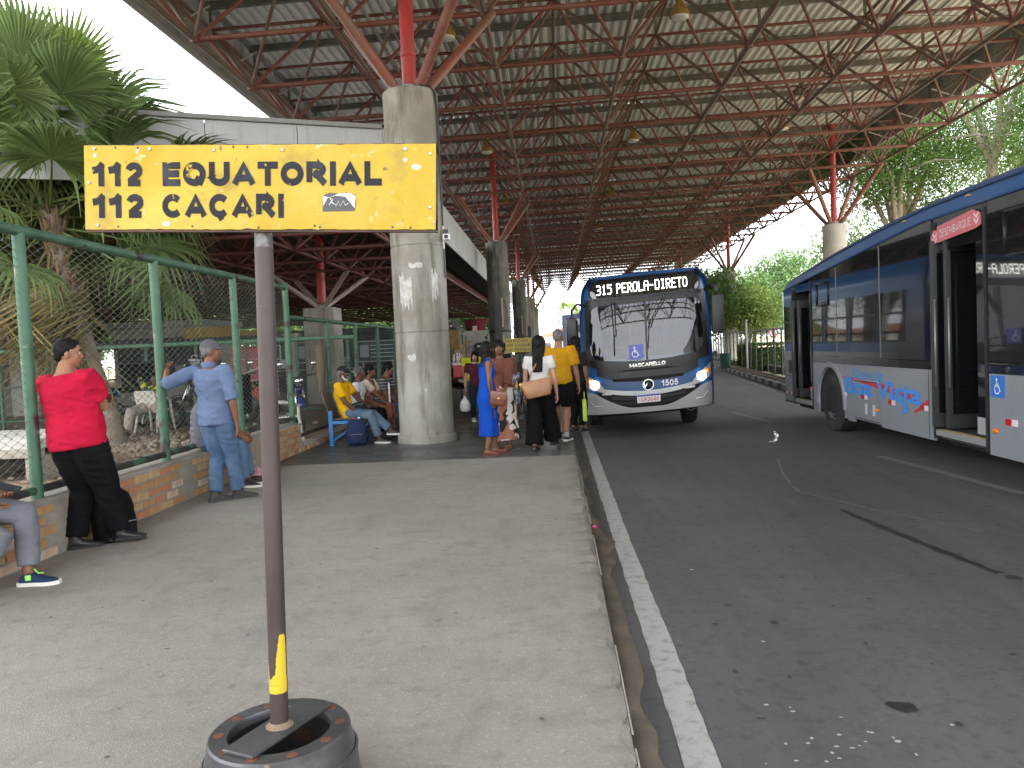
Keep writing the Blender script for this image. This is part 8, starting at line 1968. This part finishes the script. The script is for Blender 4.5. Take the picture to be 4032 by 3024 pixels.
def motorcycle(label, loc, rz, body):
    t = thing('motorcycle', label, 'motorcycle', loc, (0, 0, R(rz)), 'motorcycles parked in the yard'); m = mat('bike_%d' % int(body[2] * 100 + body[0] * 10), body, .25, coat=.5)
    for y in (-.62, .62):
        wo = MB().lathe([(.24, -.04), (.29, -.045), (.305, 0), (.29, .045), (.24, .04)], 32, axis='x', cap=False).build('wheel', M_tyre, t, True, 40, loc=(0, y, .305)); q = MB()
        q.lathe([(.235, -.02), (.245, 0), (.235, .02)], 28, axis='x', cap=False); q.lathe([(.05, -.05), (.05, .05)], 12, axis='x')
        for k in range(10): a = 2*math.pi*k/10; q.tube([(0, 0, 0), (0, .24 * math.cos(a), .24 * math.sin(a))], .005, 4)
        q.build('rim', M_chrome, wo, True, 40)
    for sx in (-1, 1): MB().tube([(sx * .07, .62, .305), (sx * .07, .42, .92)], .022, 8).build('fork', M_chrome, t, True); MB().tube([(sx * .09, -.62, .31), (sx * .1, -.45, .66)], .03, 8).build('shock', M_steel, t, True)
    MB().tube([(0, .42, .92), (0, .30, .62), (0, .05, .34), (0, -.25, .34), (0, -.62, .31)], .028, 8).build('frame', M_black, t, True)
    b = MB(); b.ellipsoid((0, .16, .76), (.13, .24, .12), 16, 10); b.build('tank', m, t, True); b = MB(); b.ellipsoid((0, .05, .42), (.13, .2, .15), 14, 10); b.build('engine', mat('engine_grey', (.14, .14, .14), .45, metal=.5), t, True)
    b = MB(); b.ellipsoid((0, -.32, .80), (.13, .40, .06), 16, 8); b.build('saddle', M_black, t, True); b = MB(); b.ellipsoid((0, -.68, .78), (.09, .2, .08), 12, 8); b.build('tail', m, t, True)
    b = MB(); b.ellipsoid((0, .50, .92), (.085, .07, .09), 14, 10); b.build('headlamp', M_chrome, t, True); b = MB(); rs = []
    for k in range(9): a = R(30 + 110 * k / 8); rs.append([(-.06, .62 + .33 * math.cos(a), .305 + .33 * math.sin(a)), (.06, .62 + .33 * math.cos(a), .305 + .33 * math.sin(a)), (.06, .62 + .34 * math.cos(a), .305 + .34 * math.sin(a)), (-.06, .62 + .34 * math.cos(a), .305 + .34 * math.sin(a))])
    b.rings(rs, True); b.build('mudguard', m, t, True)
    MB().tube([(-.36, .26, 1.04), (-.2, .38, 1.02), (0, .42, .97), (.2, .38, 1.02), (.36, .26, 1.04)], .014, 8).build('handlebar', M_black, t, True)
    for sx in (-1, 1):
        MB().tube([(sx * .24, .36, 1.03), (sx * .30, .40, 1.20)], .007, 5).build('mirror_stalk', M_black, t); b = MB(); b.ellipsoid((sx * .31, .40, 1.24), (.06, .015, .04), 12, 8); b.build('mirror', M_chrome, t, True)
    MB().tube([(.14, .1, .3), (.16, -.3, .28), (.17, -.75, .36)], [.025, .035, .045], 10).build('exhaust', M_chrome, t, True)
    return t
motorcycle('blue motorcycle parked behind the mesh left of the old man in yellow', (-4.95, 14.5, YZ - .06), 205, (.02, .035, .22))
motorcycle('dark teal motorcycle with a black top box behind the palm trunk', (-8.75, 15.0, YZ), 160, (.012, .07, .08))
motorcycle('black motorcycle behind the lying man in the yard', (-7.0, 15.4, YZ), 100, (.02, .02, .022))
motorcycle('red motorcycle in front of the red cabinet', (-6.1, 15.2, YZ), 165, (.22, .02, .025))
hm_ = thing('crash_helmet', 'black crash helmet with pink markings on the motorcycle behind the lying man', 'helmet', (-7.05, 15.05, YZ + .98)); b = MB(); b.ellipsoid((0, 0, 0), (.125, .15, .13), 18, 12); b.build('shell', mat('helmet_print', (.015, .015, .018), .15, layers=[dict(col=(.5, .06, .2), scale=14, lo=.58, hi=.6)]), hm_, True); MB().bbox((-.09, -.155, -.03), (.09, -.11, .05), .02).build('visor', M_gloss, hm_)
hm2 = thing('crash_helmet', 'white and black crash helmet hanging on the inner fence above the lying man', 'helmet', (-7.55, 15.95, 1.45)); b = MB(); b.ellipsoid((0, 0, 0), (.125, .15, .13), 18, 12); b.build('shell', mat('helmet_white', (.5, .48, .48), .2, layers=[dict(col=(.03, .03, .03), scale=9, lo=.52, hi=.54)]), hm2, True); MB().bbox((-.09, -.155, -.03), (.09, -.11, .05), .02).build('visor', M_gloss, hm2)
vb = thing('top_box', 'black delivery box on the teal motorcycle behind the palm trunk', 'box', (-8.60, 15.55, YZ + .86)); MB().bbox((-.24, -.22, 0), (.24, .22, .45), .03).build('body', cloth('black_nylon', (.016, .016, .018)), vb); MB().bbox((-.25, -.23, .45), (.25, .23, .48), .01).build('lid', M_black, vb)
vs_ = thing('work_vest', 'black vest with white MOTO lettering hanging inside the lower green fence', 'vest', (-4.62, 11.2, .62)); b = MB(); b.bbox((-.05, -.22, 0), (.05, .22, .58), .04); me = remesh(b, .02, 2); wrinkle(me, .015, 7); me.materials.append(M_blk); link('body', me, vs_)
me = fit_text('MOTO', .34, .07, M_white, .02); me.transform(Matrix.Rotation(R(90), 4, 'Y')); me.transform(Matrix.Rotation(R(90), 4, 'Z') @ Matrix.Identity(4)); me.transform(Matrix.Translation((-.02, -.245, .50))); link('lettering', me, vs_)
MB().tube([(0, 0, .58), (.3, .1, .70), (.55, .1, .80)], .01, 6).build('hanger', M_steel, vs_)
# snack stall beyond the column
tb_ = thing('snack_table', 'black folding table with bottles beyond the nearest column', 'table', (-2.42, 18.9, 0)); MB().bbox((-.30, -.5, .72), (.30, .5, .75), .008).build('top', M_dk, tb_)
for x, y in ((-.26, -.45), (.26, -.45), (.26, .45), (-.26, .45)): MB().tube([(x, y, .72), (x * 1.2, y * 1.05, 0)], .014, 6).build('leg', M_dk, tb_)
cl_ = thing('red_cooler', 'red and white cool box on the snack table beyond the nearest column', 'cooler', (-2.32, 18.9, .75)); MB().bbox((-.17, -.22, 0), (.17, .22, .30), .02).build('body', mat('cooler_red', (.48, .025, .035), .4), cl_); MB().bbox((-.18, -.23, .30), (.18, .23, .36), .015).build('lid', mat('cooler_white', (.7, .68, .66), .4), cl_)
yc = thing('yellow_cloth', 'yellow cloth hanging from the snack table', 'cloth', (-2.10, 18.6, .50)); MB().bbox((-.012, -.10, -.10), (.012, .10, .26), .008).build('cloth', cloth('yellow_rag', (.68, .48, .03)), yc)
for k, (x, y, h_, c_) in enumerate(((-2.45, 18.62, .20, (.5, .5, .48)), (-2.38, 18.72, .24, (.6, .58, .5)), (-2.28, 18.8, .18, (.45, .2, .08)), (-2.36, 19.0, .22, (.66, .66, .66)))):
    bt = thing('sauce_bottle', ('small pale bottle at the near end of the cool box', 'tall cream bottle on the cool box', 'brown sauce bottle on the cool box', 'white bottle at the far end of the cool box')[k], 'bottle', (x, y, 1.11), group='bottles on the red cool box')
    MB().lathe([(.03, 0), (.034, .01), (.034, h_ * .6), (.014, h_ * .8), (.014, h_ * .92)], 12).build('body', mat('bottle_%d' % k, c_, .25), bt, True, 40); MB().lathe([(.017, h_ * .92), (.017, h_)], 10).build('cap', M_white, bt)
pc2 = thing('dark_chair', 'dark chair of the woman at the snack table', 'chair', (-2.74, 20.4, 0), (0, 0, R(10)))
MB().bbox((-.22, -.22, .42), (.22, .22, .45), .01).build('seat', M_dk, pc2); MB().bbox((-.26, -.22, .45), (-.22, .22, .95), .01).build('backrest', mat('chair_navy', (.03, .05, .10), .5), pc2)
for x, y in ((-.2, -.2), (.2, -.2), (.2, .2), (-.2, .2)): MB().tube([(x, y, .42), (x * 1.15, y * 1.15, 0)], .016, 6).build('leg', M_dk, pc2)
# ================================================================ RIGHT SIDE BACKGROUND
ns = thing('no_parking_sign', 'round red ringed no parking sign with a crossed E behind the black railing', 'sign', (8.77, 32.0, -.14))
MB().tube([(0, 0, 0), (0, 0, 1.8)], .03, 8).build('pole', M_steel, ns, True); MB().lathe([(.19, -.03), (.01, -.031)], 28, c=(0, 0, 1.68), axis='y').build('face', M_white, ns); MB().lathe([(.155, -.034), (.20, -.036), (.20, -.02), (.155, -.02)], 28, c=(0, 0, 1.68), axis='y', cap=False).build('ring', mat('sign_red', (.45, .03, .03), .5), ns)
me = fit_text('E', .11, .17, M_black, .02); me.transform(Matrix.Rotation(R(90), 4, 'X')); me.transform(Matrix.Translation((-.05, -.035, 1.60))); link('lettering', me, ns); MB().box((-.16, -.038, -.016), (.16, -.036, .016), Matrix.Translation((0, 0, 1.68)) @ Matrix.Rotation(R(45), 4, 'Y')).build('slash', MATS['sign_red'], ns)
pp2 = thing('grey_post', 'pale lamp post behind the black railing', 'post', (7.95, 33.0, -.14)); MB().tube([(0, 0, 0), (0, 0, 2.2)], [.05, .04], 10).build('shaft', mat('pale_post', (.4, .4, .4), .5), pp2, True); MB().lathe([(.06, 2.2), (.065, 2.26), (.01, 2.3)], 10).build('cap', M_steel, pp2)
car = thing('parked_car', 'dark grey car parked far off beyond the hedge', 'car', (13.0, 55, -.14), (0, 0, R(8))); b = MB(); rs = []
for y, z0, z1, w_ in ((0, .3, .75, .80), (.1, .2, .85, .86), (1.1, .2, .95, .88), (1.9, .2, 1.45, .80), (3.0, .2, 1.48, .80), (3.8, .2, 1.0, .86), (4.2, .3, .85, .80)): rs.append([(-w_, y, z0), (w_, y, z0), (w_, y, z0 + (z1 - z0) * .55), (w_ * .86, y, z1), (-w_ * .86, y, z1), (-w_, y, z0 + (z1 - z0) * .55)])
b.rings(rs, True); b.build('body', mat('car_grey', (.06, .065, .07), .3, coat=.5), car, True, 30)
b = MB(); b.box((-.66, 1.2, .98), (.66, 1.85, 1.38)); b.build('windscreen', M_gloss, car)
for x in (-.8, .8):
    for y in (.8, 3.4): MB().lathe([(.2, -.1), (.32, -.1), (.32, .1), (.2, .1)], 18, c=(x, y, .32), axis='x').build('wheel', M_tyre, car, True, 40)
    b = MB(); b.ellipsoid((x * .75, -.01, .66), (.12, .04, .07), 10, 6); b.build('headlight', M_chrome, car)
bn_ = thing('litter_bin', 'green litter bin behind the railing near the tiled column', 'bin', (8.0, 37.5, -.14)); MB().lathe([(.22, .1), (.26, .8), (.27, .82), (.24, .82)], 16).build('drum', mat('bin_green', (.04, .12, .09), .5), bn_, True, 40); MB().tube([(0, 0, 0), (0, 0, .2)], .04, 8).build('foot', M_steel, bn_)
